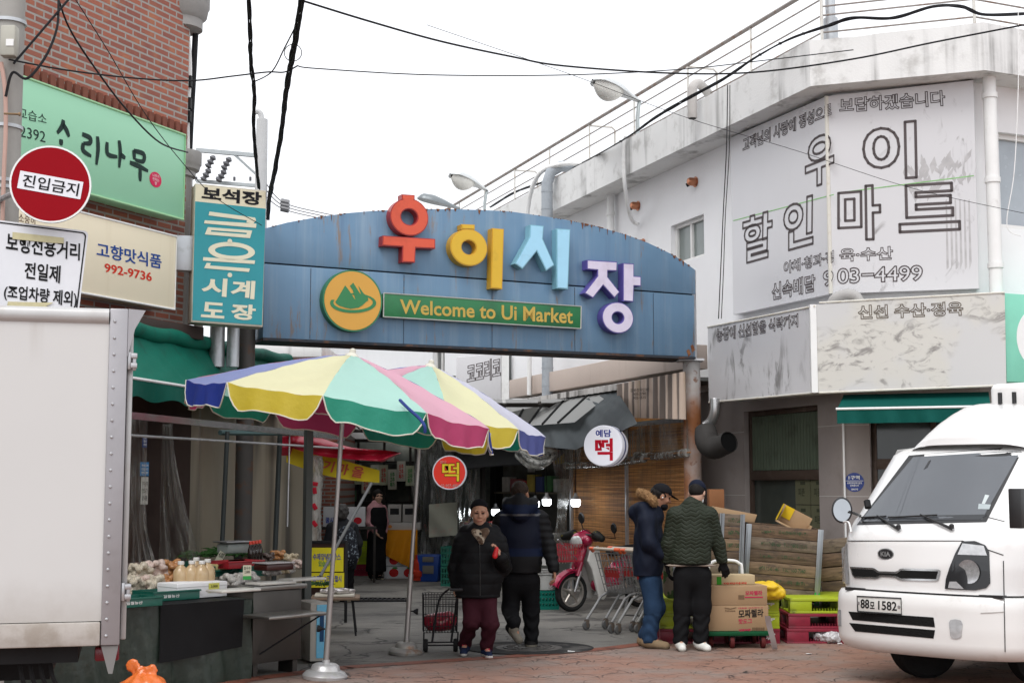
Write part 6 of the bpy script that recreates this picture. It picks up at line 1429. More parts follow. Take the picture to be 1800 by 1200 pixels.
def parasol(lab,base,lean,tilt,zc,zedge,rad,seq,phase,basem,knob,bscale=1.0):
    n=len(seq);t=thing('parasol',lab,'parasol',M=Matrix.Translation(base)@Matrix.Rotation(lean,4,'Y'))
    T=Matrix.Translation((0,0,zedge))@Matrix.Rotation(tilt[0],4,'Y')@Matrix.Rotation(tilt[1],4,'X')
    def pt(i,s_,r):
        a0,a1=phase+i*2*math.pi/n,phase+(i+1)*2*math.pi/n;p=V((math.cos(a0),math.sin(a0),0)).lerp(V((math.cos(a1),math.sin(a1),0)),s_)
        h=(zc-zedge)*(1-r**1.25)-.035*math.sin(s_*math.pi)*math.sin(min(1,r)*math.pi*.8)+.006*math.sin(s_*9+r*14+i*2)*r+.004*math.sin(s_*21-r*31+i);q=p*rad*r;q.z=h;return T@q
    keys=sorted(set(seq));b=MB()
    for i,k in enumerate(seq):b.grid(lambda s_,t_:pt(i,s_,.03+.97*t_),10,14,keys.index(k))
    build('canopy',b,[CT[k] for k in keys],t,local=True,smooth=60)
    b=MB();tm=MB();zdn=(T.to_3x3().inverted()@V((0,0,-1)))
    for i,k in enumerate(seq):
        def vf(s_,t_):
            d=.185*(min(1,math.sin(s_*math.pi)*2.6))**.6*(1+.06*math.sin(s_*9+i))*t_
            q=pt(i,s_,1.0);dn=V((0,0,-1));ou=V((q.x,q.y,0)).normalized();return q+dn*d+ou*(.03*t_*math.sin(s_*math.pi)+.012*math.sin(s_*21+i)*t_)
        b.grid(vf,22,4,keys.index(k));tm.tube([vf(j/22,1) for j in range(23)],.006,5)
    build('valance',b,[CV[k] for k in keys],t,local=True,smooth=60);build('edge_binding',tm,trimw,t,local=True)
    for i in range(n):build('rib',MB().tube([T@V((0,0,zc-zedge-.06))]+[pt(i,0,r)+V((0,0,-.02)) for r in (.25,.5,.75,.98)],.007,5),polem,t,local=True)
    build('top_cap',MB().lathe([(.07,zc-zedge-.03),(.06,zc-zedge),(.03,zc-zedge+.02),(.028,zc-zedge+.05),(.01,zc-zedge+.06)],14,T),trimw,t,local=True)
    build('pole',MB().tube([(0,0,.1),(0,0,.78)],.026,14).tube([(0,0,.76),(0,0,zc-.05)],.02,14),polem,t,local=True)
    build('base',MB().lathe([(.19,0),(.195,.03),(.17,.06),(.13,.075),(.115,.115),(.09,.13),(.035,.135),(.033,.16)],32,Matrix.Scale(bscale,4)),basem,t,local=True)
    kb=MB().tube([(.02*knob,0,.42),(.06*knob,0,.42)],.008,8).lathe([(.012,0),(.03,.03),(.03,.045)],12,Matrix.Translation((.05*knob,-.0,.42))@Matrix.Rotation(R(90*knob),4,'Y'));build('clamp_knob',kb,blackrub,t,local=True);return t
b1=gnd(571,1192)
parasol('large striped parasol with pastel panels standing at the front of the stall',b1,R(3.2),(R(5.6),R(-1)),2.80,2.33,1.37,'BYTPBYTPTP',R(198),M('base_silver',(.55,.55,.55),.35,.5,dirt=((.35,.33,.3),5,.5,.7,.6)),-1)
b2=gnd(713,1149)
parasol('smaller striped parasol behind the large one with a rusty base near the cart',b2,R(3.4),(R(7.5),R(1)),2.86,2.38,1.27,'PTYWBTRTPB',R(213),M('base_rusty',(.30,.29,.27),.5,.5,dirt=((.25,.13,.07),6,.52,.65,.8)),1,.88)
b=MB().tube(spline([at(703,703,11.35),at(718,718,11.2),at(737,735,11.1),at(746,748,11.05),at(747,760,11.06)],5),.013,6)
tag(build('blue_strap',b,M('strap_blue',(.03,.05,.2),.6)),'dark blue tie strap lying on the pink panel of the large parasol','strap')
# ================================================================ PEOPLE
skin=M('skin',(.42,.235,.165),.5,var=.06,vs=30,sss=.08);skin_pale=M('skin_pale',(.50,.31,.23),.5,var=.05,vs=30,sss=.08);skin_tan=M('skin_tan',(.33,.17,.11),.5,var=.06,vs=30,sss=.08)
hairm=M('hair_black',(.014,.012,.011),.5,var=.4,vs=60,bump=.5,bs=120);hairbr=M('hair_brown',(.03,.02,.015),.5,var=.4,vs=60,bump=.5,bs=120);hairgr=M('hair_grey',(.055,.052,.05),.6,var=.6,vs=50,bump=1,bs=80)
eyem=M('eye_dark',(.012,.01,.01),.2);lipm=M('lip',(.25,.07,.06),.45)
def paint(o,mats,fn):
    me=o.data;me.materials.clear()
    for m in mats:me.materials.append(m)
    me.polygons.foreach_set('material_index',[fn(p.center) for p in me.polygons])
def N3(v):return tuple(float(q) for q in v)
class Person:
    def __init__(s,lab,loc,Y0):
        s.loc=V(loc);s.Y=Y0;s.t=thing('person',lab,'person',loc)
    def L(s,x,y,dy=0.0):return at(x,y,s.Y+dy)-s.loc
def basis(yaw,pitch=0.0):
    y,p=R(yaw),R(pitch);f=V((math.sin(y),-math.cos(y),0));r=V((math.cos(y),math.sin(y),0));u=V((0,0,1))
    return (f*math.cos(p)-u*math.sin(p)),r,(u*math.cos(p)+f*math.sin(p))
def head_prims(h,yaw,pitch,sc):
    f,r,u=basis(yaw,pitch);Rm=[[r[i],f[i],u[i]] for i in range(3)]
    def q(a,b,c):return N3(h+(f*a+r*b+u*c)*sc)
    def e(a,b,c,rr,**k):return ('e',q(a,b,c),tuple(x*sc for x in rr),dict(R=Rm,**k))
    P=[e(-.01,0,.03,(.077,.098,.092)),e(.018,0,-.035,(.064,.078,.078),k=.03),e(.055,0,-.092,(.03,.03,.022),k=.03),
         ('c',q(.092,0,.012),q(.113,0,-.02),.009*sc,.014*sc,dict(k=.012)),e(.1,.012,-.024,(.009,.009,.008),k=.008),e(.1,-.012,-.024,(.009,.009,.008),k=.008),
         e(.088,.031,.012,(.02,.014,.013),sub=1,k=.015),e(.088,-.031,.012,(.02,.014,.013),sub=1,k=.015),
         ('c',q(.085,-.045,.032),q(.085,.045,.032),.012*sc,.012*sc,dict(k=.015)),e(.07,.04,-.025,(.024,.02,.022),k=.02),e(.07,-.04,-.025,(.024,.02,.022),k=.02),
         e(.09,0,-.056,(.024,.012,.007),k=.008),e(.087,0,-.068,(.02,.012,.008),k=.008),
         e(-.005,.078,-.005,(.012,.022,.032),k=.006),e(-.005,-.078,-.005,(.012,.022,.032),k=.006)]
    return P,q,Rm
def hand_prims(w,d,palm,sidev,curl=.6,sc=1.0):
    """w wrist, d direction of the palm, palm its normal (fingers curl to it), sidev towards the thumb"""
    d,palm,sidev=V(d).normalized(),V(palm).normalized(),V(sidev).normalized();P=[]
    for i in range(4):
        off_=(i-1.5)*.019*sc
        P.append(('c',N3(w+sidev*-off_*.6),N3(w+d*.082*sc-sidev*off_),.016*sc,.0125*sc,dict(k=.012)))
    for i,ln in enumerate((.036,.044,.041,.032)):
        off_=-(i-1.5)*.021*sc*-1;k0=w+d*(.084-.004*abs(i-1))*sc-sidev*off_;p=k0;a=curl*.5
        for sg in (1.0,.72,.56):
            dd=d*math.cos(a)+palm*math.sin(a);p2=p+dd*ln*sg*sc;P.append(('c',N3(p),N3(p2),.0088*sc,.0078*sc,dict(k=.004)));p=p2;a += curl
    b0=w+d*.025*sc+sidev*.02*sc;b1=b0+(d*.7+sidev*.7+palm*.25).normalized()*.04*sc;b2=b1+(d*.9+sidev*.15+palm*.4).normalized()*.034*sc
    P += [('c',N3(b0),N3(b1),.0135*sc,.011*sc,dict(k=.012)),('c',N3(b1),N3(b2),.0105*sc,.0085*sc,dict(k=.004))]
    return P
def make(lab,loc,Y0,J,o):
    """J joints in metres from the feet; o options (clothing)"""
    p=Person(lab,loc,Y0);t=p.t;hs_=o.get('hs',1.0)
    HP,q,Rm=head_prims(J['head'],o['yaw'],o.get('pitch',0),hs_)
    f,r,u=basis(o['yaw'],o.get('pitch',0));bf_,br_,bu_=basis(o.get('byaw',o['yaw']))
    B=list(HP);B.append(('c',N3(J['head']-u*.06*hs_-f*.015),N3(J['neck']-V((0,0,.04))),.052,.06,dict(k=.03)))
    shm=(J['shL']+J['shR'])/2;fl=(bf_.x,bf_.y,0,.62)
    B += [('c',N3(J['shL']),N3(J['shR']),.055,.055),('c',N3(shm-V((0,0,.08))),N3(J['pel']),.125,.12,dict(flat=fl))]
    for s_ in 'LR':
        B += [('c',N3(J['sh'+s_]),N3(J['el'+s_]),.045,.036),('c',N3(J['el'+s_]),N3(J['wr'+s_]),.036,.026),('c',N3(J['hp'+s_]),N3(J['kn'+s_]),.07,.05),('c',N3(J['kn'+s_]),N3(J['an'+s_]),.048,.035),('c',N3(J['an'+s_]),N3(J['to'+s_]),.03,.02)]
        if 'ha'+s_ in J:B += hand_prims(J['wr'+s_],*J['ha'+s_])
    body=soft('body',B,.0065,o['skin'],t,.025)
    # face details
    if o.get('face',True):
        for sg in (-1,1):
            soft('eye',[('e',q(.079,.031*sg,.012),(.017*hs_,.012*hs_,.0065*hs_),dict(R=Rm))],.003,eyem,body)
            soft('eyebrow',[('c',q(.098,.017*sg,.033),q(.088,.05*sg,.033),.0045,.003)],.003,hairm,body)
        soft('mouth',[('c',q(.1005,-.02,-.062),q(.1005,.02,-.062),.0035,.0035)],.003,lipm,body)
    # trousers
    if 'trousers' in o:
        w=o.get('tw',(.098,.078,.065));T_=[('c',N3(J['pel']+V((0,0,.06))),N3((J['hpL']+J['hpR'])/2),.145,.14,dict(flat=(bf_.x,bf_.y,0,.75)))]
        for s_ in 'LR':T_ += [('c',N3(J['hp'+s_]),N3(J['kn'+s_]),w[0],w[1]),('c',N3(J['kn'+s_]),N3(J['an'+s_]+V((0,0,.0))),w[1],w[2])]
        soft('trousers',T_,.011,o['trousers'],t,.05,lambda P,n:.006*np.sin(P[:,2]*55+3*np.sin(P[:,0]*25))*(P[:,2]<.35)+.004*noise3(P,28,3))
    if 'jacket' in o:
        jk=o['jacket'];JK=[];lv=jk['levels']
        for a,b_ in zip(lv[:-1],lv[1:]):JK.append(('c',N3(a[0]),N3(b_[0]),a[1],b_[1],dict(flat=(bf_.x,bf_.y,0,jk.get('flat',.68)),k=.05)))
        ar=jk.get('arm',(.085,.075,.06))
        JK += [('c',N3(J['shL']),N3(J['shR']),ar[0]*.9,ar[0]*.9,dict(k=.06))]
        for s_ in 'LR':
            cuff=J['wr'+s_]+(J['el'+s_]-J['wr'+s_]).normalized()*jk.get('cuff',.02)
            JK += [('c',N3(J['sh'+s_]),N3(J['el'+s_]),ar[0],ar[1],dict(k=.035)),('c',N3(J['el'+s_]),N3(cuff),ar[1],ar[2],dict(k=.03))]
        JK += [('c',N3(J['neck']+V((0,0,-.06))),N3(J['neck']+V((0,0,.01))),.10,jk.get('collar',.085),dict(k=.05))]
        JK += jk.get('extra',[])
        if 'hem' in jk:JK.append(('clip',(0,0,jk['hem']),(0,0,-1)))
        jo=soft('jacket',JK,.010,jk['mat'],t,.05,jk.get('disp'))
        if 'paint' in jk:paint(jo,*jk['paint'])
    if 'shoes' in o:
        for s_ in 'LR':
            an,to=J['an'+s_],J['to'+s_];d=(to-an);d.z=0;d=d.normalized();heel=an-d*.05;sc_=o.get('shoe',1.0)
            base_z=min(to.z,an.z-.06)
            rot=o.get('raise'+s_)
            S_=[('c',N3(V((heel.x,heel.y,heel.z-.045))),N3(to+V((0,0,.0))),.042*sc_,.038*sc_,dict(k=.03)),('c',N3(an),N3(an-V((0,0,.04))),.05*sc_,.05*sc_,dict(k=.04))]
            if not rot:S_.append(('clip',(0,0,max(0.004,base_z-.035)),(0,0,-1)))
            so_=soft('shoe',S_,.007,o['shoes'][0],t,.03)
            zlow=min(v.co.z for v in so_.data.vertices)
            if not rot:paint(so_,[o['shoes'][0],o['shoes'][1]],lambda c_:1 if c_.z<zlow+.026 else 0)
            else:paint(so_,[o['shoes'][0],o['shoes'][1]],lambda c_:1 if (c_-V((to+heel)/2)).dot(rot)>.012 else 0)
            if len(o['shoes'])>2:build('shoe_laces',MB().tube([an+d*.055+V((-.02,0,.0)),an+d*.065+V((.02,0,-.005))],.008,6).tube([an+d*.085+V((.02,0,-.012)),an+d*.09+V((-.02,0,-.016))],.008,6),o['shoes'][2],so_,local=True)
    return p,q,Rm,body
def puff(step,amp,z0=0):
    return lambda P,n:amp*(np.abs(np.sin((P[:,2]-z0)*math.pi/step))**.5-.6)+.006*noise3(P,26,1)
black_puff=M('puffer_black',(.008,.008,.009),.5,var=.3,bump=.15,bs=25)
# ---- old woman with the cart
loc=gnd(842,1153);Y0=loc.y;L=lambda x,y,dy=0:at(x,y,Y0+dy)-loc
J=dict(head=L(843,903),neck=L(843,930,.02),shL=L(812,953,.02),shR=L(876,953,.02),elL=L(802,998,.06),wrL=L(802,1028,.0),elR=L(884,996,.02),wrR=L(880,980,-.22),pel=L(842,1035),hpL=L(828,1050),knL=L(829,1092,-.07),anL=L(817,1129,.16),toL=L(815,1147,-.03),hpR=L(857,1050),knR=L(862,1096,-.1),anR=L(855,1137,0),toR=L(860,1153,-.17),
         haL=(V((.15,-.1,-1)),V((.3,-1,0)),V((1,0,0)),.9,.95),haR=(V((-.3,.0,1)),V((-.6,-.5,.1)),V((-.3,-1,.2)),.8,.95))
lv=[(L(844,948),.175),(L(844,975),.20),(L(842,1010),.225),(L(839,1043),.225)]
op=dict(yaw=3,pitch=3,hs=1.0,skin=skin,trousers=M('trousers_maroon',(.042,.010,.016),.8,var=.2,bump=.2,bs=40),tw=(.092,.075,.066),
          jacket=dict(levels=lv,mat=black_puff,hem=L(842,1049).z,disp=puff(.10,.007),arm=(.085,.082,.065),extra=[('c',N3(L(818,935,.06)),N3(L(868,935,.06)),.07,.07,dict(k=.05)),('c',N3(L(842,925,.13)),N3(L(842,945,.13)),.09,.1,dict(k=.05))]),
          shoes=(M('shoe_navy',(.012,.02,.05),.6),M('sole_white',(.5,.48,.45),.6),M('lace_red',(.45,.015,.05),.6)))
p,q,Rm,body=make('old woman in a black padded coat, knit cap and maroon trousers pulling a wire cart',loc,Y0,J,op)
soft('knit_cap',[('e',q(-.022,0,.055),(.089,.108,.093),dict(R=Rm)),('clip',q(-.05,0,.03),tuple(-(basis(3,-22)[2])))],.006,M('cap_black',(.008,.008,.01),.9,bump=.4,bs=150),p.t,.01)
soft('scarf',[('c',N3(L(835,934,-.06)),N3(L(853,934,-.06)),.045,.045),('c',N3(L(836,938,-.1)),N3(L(846,952,-.16)),.028,.02),('c',N3(L(853,937,-.1)),N3(L(846,952,-.16)),.028,.02),('c',N3(L(834,930,0)),N3(L(856,930,0)),.06,.06)],.008,M('scarf',(.10,.065,.045),.9,var=.5,vs=18,dirt=((.38,.32,.25),9,.52,.58,.9)),p.t)
build('zip',MB().tube([L(843,955,-.165),L(844,990,-.17),L(844,1046,-.165)],.004,6),M('zip_dark',(.05,.05,.05),.4,.6),p.t,local=True)
tag(soft('red_pouch',[('c',N3(L(870,977,-.33)+loc),N3(L(873,964,-.33)+loc),.026,.02)],.007,M('pouch_red',(.5,.012,.015),.4)),'small shiny red pouch in the old woman\'s raised hand','pouch')
# ---- man walking away
loc=gnd(925,1138);Y0=loc.y;L=lambda x,y,dy=0:at(x,y,Y0+dy)-loc
J=dict(head=L(915,868),neck=L(913,895),shL=L(882,912),shR=L(950,912),elL=L(872,955,.04),wrL=L(878,992,-.02),elR=L(964,960,-.02),wrR=L(974,1000,-.12),pel=L(915,1005),hpL=L(900,1020),knL=L(897,1070,.05),anL=L(903,1095,-.30),toL=L(912,1124,-.34),hpR=L(932,1020),knR=L(934,1075,.06),anR=L(934,1125,.06),toR=L(938,1136,.26),haL=(V((0,0,-1)),V((1,0,0)),V((0,1,0)),.5),haR=(V((.1,-.1,-1)),V((-1,.1,0)),V((0,1,-.1)),.6))
nav=M('jacket_navy',(.008,.010,.020),.6,var=.2);navb=M('jacket_blue',(.008,.013,.034),.6,var=.15);blk=M('jacket_black',(.011,.011,.012),.5,var=.25);refl=M('reflective',(.08,.08,.085),.4,.2)
lv=[(L(915,915),.19),(L(914,945),.215),(L(914,980),.22),(L(914,1003),.215)]
zs=[L(0,y).z for y in (886,902,906,962,976)];cxm=L(914,950).x
def pf(c):
    if abs(c.x-cxm)>.205+max(0,(1.2-c.z))*.12:return 2
    z=c.z
    return 2 if z>zs[0] else 1 if z>zs[1] else 3 if z>zs[2] else 0 if z>zs[3] else 1 if z>zs[4] else 2
hood=[('c',N3(L(895,888,-.08)),N3(L(934,888,-.08)),.075,.075,dict(k=.05)),('c',N3(L(914,878,-.1)),N3(L(914,902,-.14)),.075,.09,dict(k=.05)),('c',N3(L(890,880,-.03)),N3(L(900,896,-.1)),.04,.05,dict(k=.04)),('c',N3(L(938,880,-.03)),N3(L(930,896,-.1)),.04,.05,dict(k=.04))]
op=dict(yaw=155,pitch=0,byaw=176,hs=1.0,skin=skin_tan,face=False,trousers=M('trousers_black',(.008,.008,.009),.8,var=.3,bump=.2,bs=30),tw=(.105,.082,.072),
          jacket=dict(levels=lv,mat=nav,hem=L(914,1006).z,disp=lambda P,n:.006*noise3(P,22,2)+.004*np.sin(P[:,2]*90)*(np.abs(P[:,0]-cxm)>.2),arm=(.088,.078,.062),extra=hood,paint=([nav,navb,blk,refl],pf)),
          shoes=(M('boot_black',(.012,.011,.011),.7),M('sole_grey',(.17,.155,.125),.8,bump=.4,bs=60)),shoe=1.1,raiseL=V((.12,-.9,-.3)).normalized())
p,q,Rm,body=make('man in a dark navy jacket with a black hood walking away with one foot raised',loc,Y0,J,op)
soft('hair',[('e',q(-.018,0,.045),(.086,.104,.092),dict(R=Rm)),('e',q(-.055,0,-.01),(.07,.055,.065),dict(R=Rm)),('e',q(.125,0,-.06),(.085,.09,.12),dict(R=Rm,sub=1,k=.02)),('e',q(.03,.1,-.045),(.04,.06,.055),dict(R=Rm,sub=1,k=.01)),('e',q(.03,-.1,-.045),(.04,.06,.055),dict(R=Rm,sub=1,k=.01))],.006,hairbr,p.t,.02,lambda P,n:.004*noise3(P,90,2)+.003*noise3(P,160,1))
# ---- man in the navy coat with a fur hood
loc=gnd(1148,1138);Y0=loc.y;L=lambda x,y,dy=0:at(x,y,Y0+dy)-loc
J=dict(head=L(1162,872),neck=L(1150,897),shL=L(1136,915,-.14),shR=L(1142,915,.17),elL=L(1142,955,-.2),wrL=L(1165,975,-.18),elR=L(1150,955,.2),wrR=L(1172,970,.12),pel=L(1141,1000),hpL=L(1141,1020,-.07),knL=L(1148,1068,-.08),anL=L(1141,1120,-.08),toL=L(1170,1135,-.14),hpR=L(1146,1020,.08),knR=L(1154,1068,.08),anR=L(1136,1118,.12),toR=L(1160,1131,.1),haL=(V((1,.1,-.3)),V((0,.5,-1)),V((.3,1,0)),.7),haR=(V((1,-.1,-.3)),V((0,-.5,-1)),V((.3,-1,0)),.7))
lv=[(L(1140,918),.16),(L(1140,945),.185),(L(1140,985),.19),(L(1138,1010),.185)]
fur=M('fur',(.36,.22,.11),.9,var=.5,vs=40,bump=1,bs=90)
op=dict(yaw=98,pitch=22,byaw=80,hs=.98,skin=skin_tan,trousers=M('jeans',(.020,.042,.085),.85,var=.35,vs=9,bump=.25,bs=60),tw=(.10,.085,.082),
          jacket=dict(levels=lv,mat=M('coat_navy',(.010,.013,.024),.6,var=.25,bump=.12,bs=18),hem=L(1140,1011).z,flat=.8,disp=lambda P,n:.008*noise3(P,17,2)+.004*noise3(P,40,5),arm=(.09,.08,.065),extra=[('c',N3(L(1128,893,-.1)),N3(L(1128,893,.1)),.07,.07,dict(k=.06)),('c',N3(L(1118,900,0)),N3(L(1126,905,0)),.08,.1,dict(k=.06))]),
          shoes=(M('boot_tan',(.22,.155,.095),.8,var=.3,bump=.3),M('boot_sole',(.16,.12,.08),.8)),shoe=1.18)
p,q,Rm,body=make('man in a navy coat with a fur trimmed hood, black cap, jeans and tan boots',loc,Y0,J,op)
fp=[L(1126,866,-.05),L(1136,869,-.10),L(1147,878,-.13),L(1150,884,-.1)];fp2=[L(1126,866,-.05),L(1128,869,.06),L(1138,876,.12),L(1148,884,.1)]
FP=[('c',N3(a),N3(b_),.033,.033) for ff in (fp,fp2) for a,b_ in zip(ff[:-1],ff[1:])]
fo=soft('fur_trim',FP,.009,fur,p.t,.03,lambda P,n:.010*noise3(P,75,2)+.008*noise3(P,140,4))
fm_=fo.data;vv,ff=[v.co[:] for v in fm_.vertices],[tuple(q.vertices) for q in fm_.polygons]
for i in range(0,len(fm_.vertices)):
    v=fm_.vertices[i];n_=(v.normal+V((rnd.uniform(-.6,.6),rnd.uniform(-.6,.6),rnd.uniform(-.8,.3)))).normalized();t_=n_.orthogonal().normalized()*.003;k_=len(vv)
    tip=v.co+n_*rnd.uniform(.008,.024);vv += [(v.co+t_)[:],(v.co-t_)[:],(v.co+n_.cross(t_))[:],tip[:]];ff += [(k_,k_+1,k_+3),(k_+1,k_+2,k_+3),(k_+2,k_,k_+3)]
m2_=bpy.data.meshes.new('fur_trim');m2_.from_pydata(vv,[],ff);m2_.materials.append(fur);fo.data=m2_
soft('hair',[('e',q(-.025,0,.02),(.082,.1,.085),dict(R=Rm)),('e',q(-.07,0,-.03),(.06,.045,.055),dict(R=Rm)),('e',q(.12,0,-.05),(.09,.1,.12),dict(R=Rm,sub=1,k=.02))],.007,hairm,p.t,.02,lambda P,n:.004*noise3(P,90,2))
capb=M('cap_cloth_black',(.010,.010,.012),.8,bump=.1)
def cap(q,Rm,par,mat,sc=1.0):
    f_=V(q(1,0,0))-V(q(0,0,0));c_=soft('cap',[('e',q(-.008,0,.052),(.088*sc,.107*sc,.085*sc),dict(R=Rm)),('clip',q(0,0,.042),tuple(-(V(q(-.18,0,1))-V(q(0,0,0)))))],.006,mat,par,.01)
    soft('cap_peak',[('c',q(.085,-.03,.048),q(.16,0,.038),.045,.03,dict(flat=tuple(V(q(0,0,1))-V(q(0,0,0)))+(.22,))),('c',q(.085,.03,.048),q(.16,0,.038),.045,.03,dict(flat=tuple(V(q(0,0,1))-V(q(0,0,0)))+(.22,)))],.005,mat,c_,.02);return c_
c_=cap(q,Rm,p.t,capb)
soft('face_mask',[('e',q(.055,0,-.09),(.062,.055,.042),dict(R=Rm))],.006,capb,p.t,.01)
soft('earphone',[('e',q(.0,-.085,-.012),(.009,.009,.009))],.004,white_paint,p.t)
# ---- man in the olive quilted jacket
loc=gnd(1218,1143);Y0=loc.y;L=lambda x,y,dy=0:at(x,y,Y0+dy)-loc
J=dict(head=L(1225,866,.03),neck=L(1217,888),shL=L(1186,905),shR=L(1247,905),elL=L(1175,955,.03),wrL=L(1173,992,.08),elR=L(1262,955,.05),wrR=L(1270,988,.06),pel=L(1214,990),hpL=L(1200,1010),knL=L(1200,1065,.02),anL=L(1196,1123),toL=L(1199,1139,-.12),hpR=L(1234,1010),knR=L(1234,1065,.02),anR=L(1231,1123),toR=L(1243,1139,-.10),haL=(V((.1,.1,-1)),V((1,.2,0)),V((0,1,0)),.5),haR=(V((.35,.1,-1)),V((-.2,1,0)),V((-1,-.1,-.2)),.45))
lv=[(L(1217,912),.185),(L(1216,945),.20),(L(1213,978),.20),(L(1213,990),.20)]
def quiltmat():
    m,nt,b,ob=newmat('quilt_olive');sp=nt.nodes.new('ShaderNodeSeparateXYZ');nt.links.new(ob,sp.inputs[0])
    zg=mth(nt,'ABSOLUTE',mth(nt,'SUBTRACT',mth(nt,'FRACT',mth(nt,'MULTIPLY',mth(nt,'ADD',sp.outputs[0],mth(nt,'MULTIPLY',noise(nt,ob,5,3),.12)),11.0)),.5))
    h=mth(nt,'FRACT',mth(nt,'ADD',mth(nt,'MULTIPLY',mth(nt,'ADD',sp.outputs[2],mth(nt,'MULTIPLY',noise(nt,ob,4,3),.1)),24),mth(nt,'MULTIPLY',zg,1.2)));h=mth(nt,'ABSOLUTE',mth(nt,'SUBTRACT',h,.5))
    c_=mixc(nt,noise(nt,ob,6),(.016,.021,.013),(.024,.030,.019));c_=mixc(nt,mth(nt,'MULTIPLY',ramp(nt,h,.38,.5),.4),c_,(.007,.009,.006));nt.links.new(c_,b.inputs['Base Color'])
    b.inputs['Roughness'].default_value=.6;b.inputs['Specular IOR Level'].default_value=.2;setbump(nt,b,mth(nt,'SUBTRACT',1.0,ramp(nt,h,.2,.5)),.6,.008);return m
op=dict(yaw=158,pitch=28,byaw=176,hs=.98,skin=skin_pale,face=False,trousers=M('trousers_black2',(.009,.009,.010),.8,var=.3,bump=.2,bs=30),tw=(.098,.088,.075),
          jacket=dict(levels=lv,mat=quiltmat(),hem=L(1213,990).z,disp=lambda P,n:.005*noise3(P,20,2),arm=(.082,.072,.058),collar=.09),
          shoes=(M('shoe_white',(.68,.67,.63),.6),M('shoe_sole',(.5,.49,.45),.6)),shoe=1.08)
p,q,Rm,body=make('man in a quilted olive jacket, dark cap and white shoes standing over the cartons',loc,Y0,J,op)
glv=M('glove_black',(.010,.010,.011),.6)
for s_ in 'LR':soft('glove',[(a[0],a[1],a[2],a[3]+.003,a[4]+.003,a[5]) for a in hand_prims(J['wr'+s_],*J['ha'+s_])]+[('c',N3(J['wr'+s_]),N3(J['wr'+s_]+V((0,0,.04))),.032,.034)],.006,glv,p.t,.01)
soft('hair',[('e',q(-.02,0,.02),(.081,.1,.08),dict(R=Rm)),('e',q(-.06,0,-.015),(.062,.05,.05),dict(R=Rm)),('e',q(.12,0,-.05),(.095,.1,.12),dict(R=Rm,sub=1,k=.02))],.007,hairm,p.t,.02)
c_=cap(q,Rm,p.t,M('cap_navy',(.010,.013,.026),.8))
soft('face_mask',[('e',q(.06,0,-.055),(.062,.055,.045),dict(R=Rm))],.006,M('mask_white',(.7,.7,.7),.8),p.t,.01)
soft('shirt_hem',[('c',N3(L(1190,993)),N3(L(1238,993)),.12,.12,dict(flat=(0,0,1,.12)))],.01,M('shirt_tan',(.3,.24,.2),.8),p.t)
# ---- shop woman in pink
loc=gnd(661,1018);Y0=loc.y;L=lambda x,y,dy=0:at(x,y,Y0+dy)-loc
J=dict(head=L(664,873),neck=L(661,886),shL=L(652,894,-.02),shR=L(673,894,.12),elL=L(649,917,-.06),wrL=L(659,934,-.16),elR=L(677,917,.12),wrR=L(676,935,.0),pel=L(662,940),hpL=L(658,946),knL=L(658,980),anL=L(655,1008,-.03),toL=L(657,1016,-.2),hpR=L(667,946),knR=L(668,980),anR=L(664,1008,.05),toR=L(671,1016,-.1),haL=(V((.6,-.2,-.8)),V((1,.5,0)),V((.5,-1,0)),.6),haR=(V((0,-.3,-1)),V((-1,0,0)),V((0,-1,0)),.6))
lv=[(L(662,897),.15),(L(662,915),.155),(L(661,938),.16),(L(661,945),.165)]
pink=M('knit_pink',(.55,.28,.30),.9,var=.2,vs=40,bump=.4,bs=90);bkw=M('apron_black',(.010,.010,.011),.8,var=.3)
zc_=L(662,888).z
op=dict(yaw=25,pitch=0,byaw=35,hs=1.0,skin=skin_pale,trousers=bkw,tw=(.11,.1,.09),jacket=dict(levels=lv,mat=pink,hem=L(661,948).z,arm=(.07,.065,.05),disp=lambda P,n:.004*noise3(P,40,1)),shoes=(M('clog_black',(.012,.012,.012),.6),M('clog_sole',(.4,.36,.28),.7)))
p,q,Rm,body=make('shop woman in a pink knit top and long black apron standing in the lane',loc,Y0,J,op)
AP=[('c',N3(a[0]+V((.03,-.02,-.03))),N3(b_[0]+V((.03,-.02,0))),a[1]*1.06,b_[1]*1.06,dict(flat=(math.sin(.6),-math.cos(.6),0,.72))) for a,b_ in zip(lv[:-1],lv[1:])]+[('c',N3(L(662,940)),N3(L(661,1000)),.17,.19,dict(flat=(math.sin(.6),-math.cos(.6),0,.75))),('clip',(0,0,L(0,1004).z),(0,0,-1)),('clip',(0,0,L(0,891).z),(0,0,1))]
soft('apron',AP,.011,bkw,p.t,.04)
soft('hair',[('e',q(-.012,0,.035),(.09,.112,.1),dict(R=Rm)),('e',q(-.03,0,-.05),(.088,.085,.09),dict(R=Rm)),('e',q(.115,0,-.035),(.062,.1,.105),dict(R=Rm,sub=1,k=.015))],.007,hairm,p.t,.02)
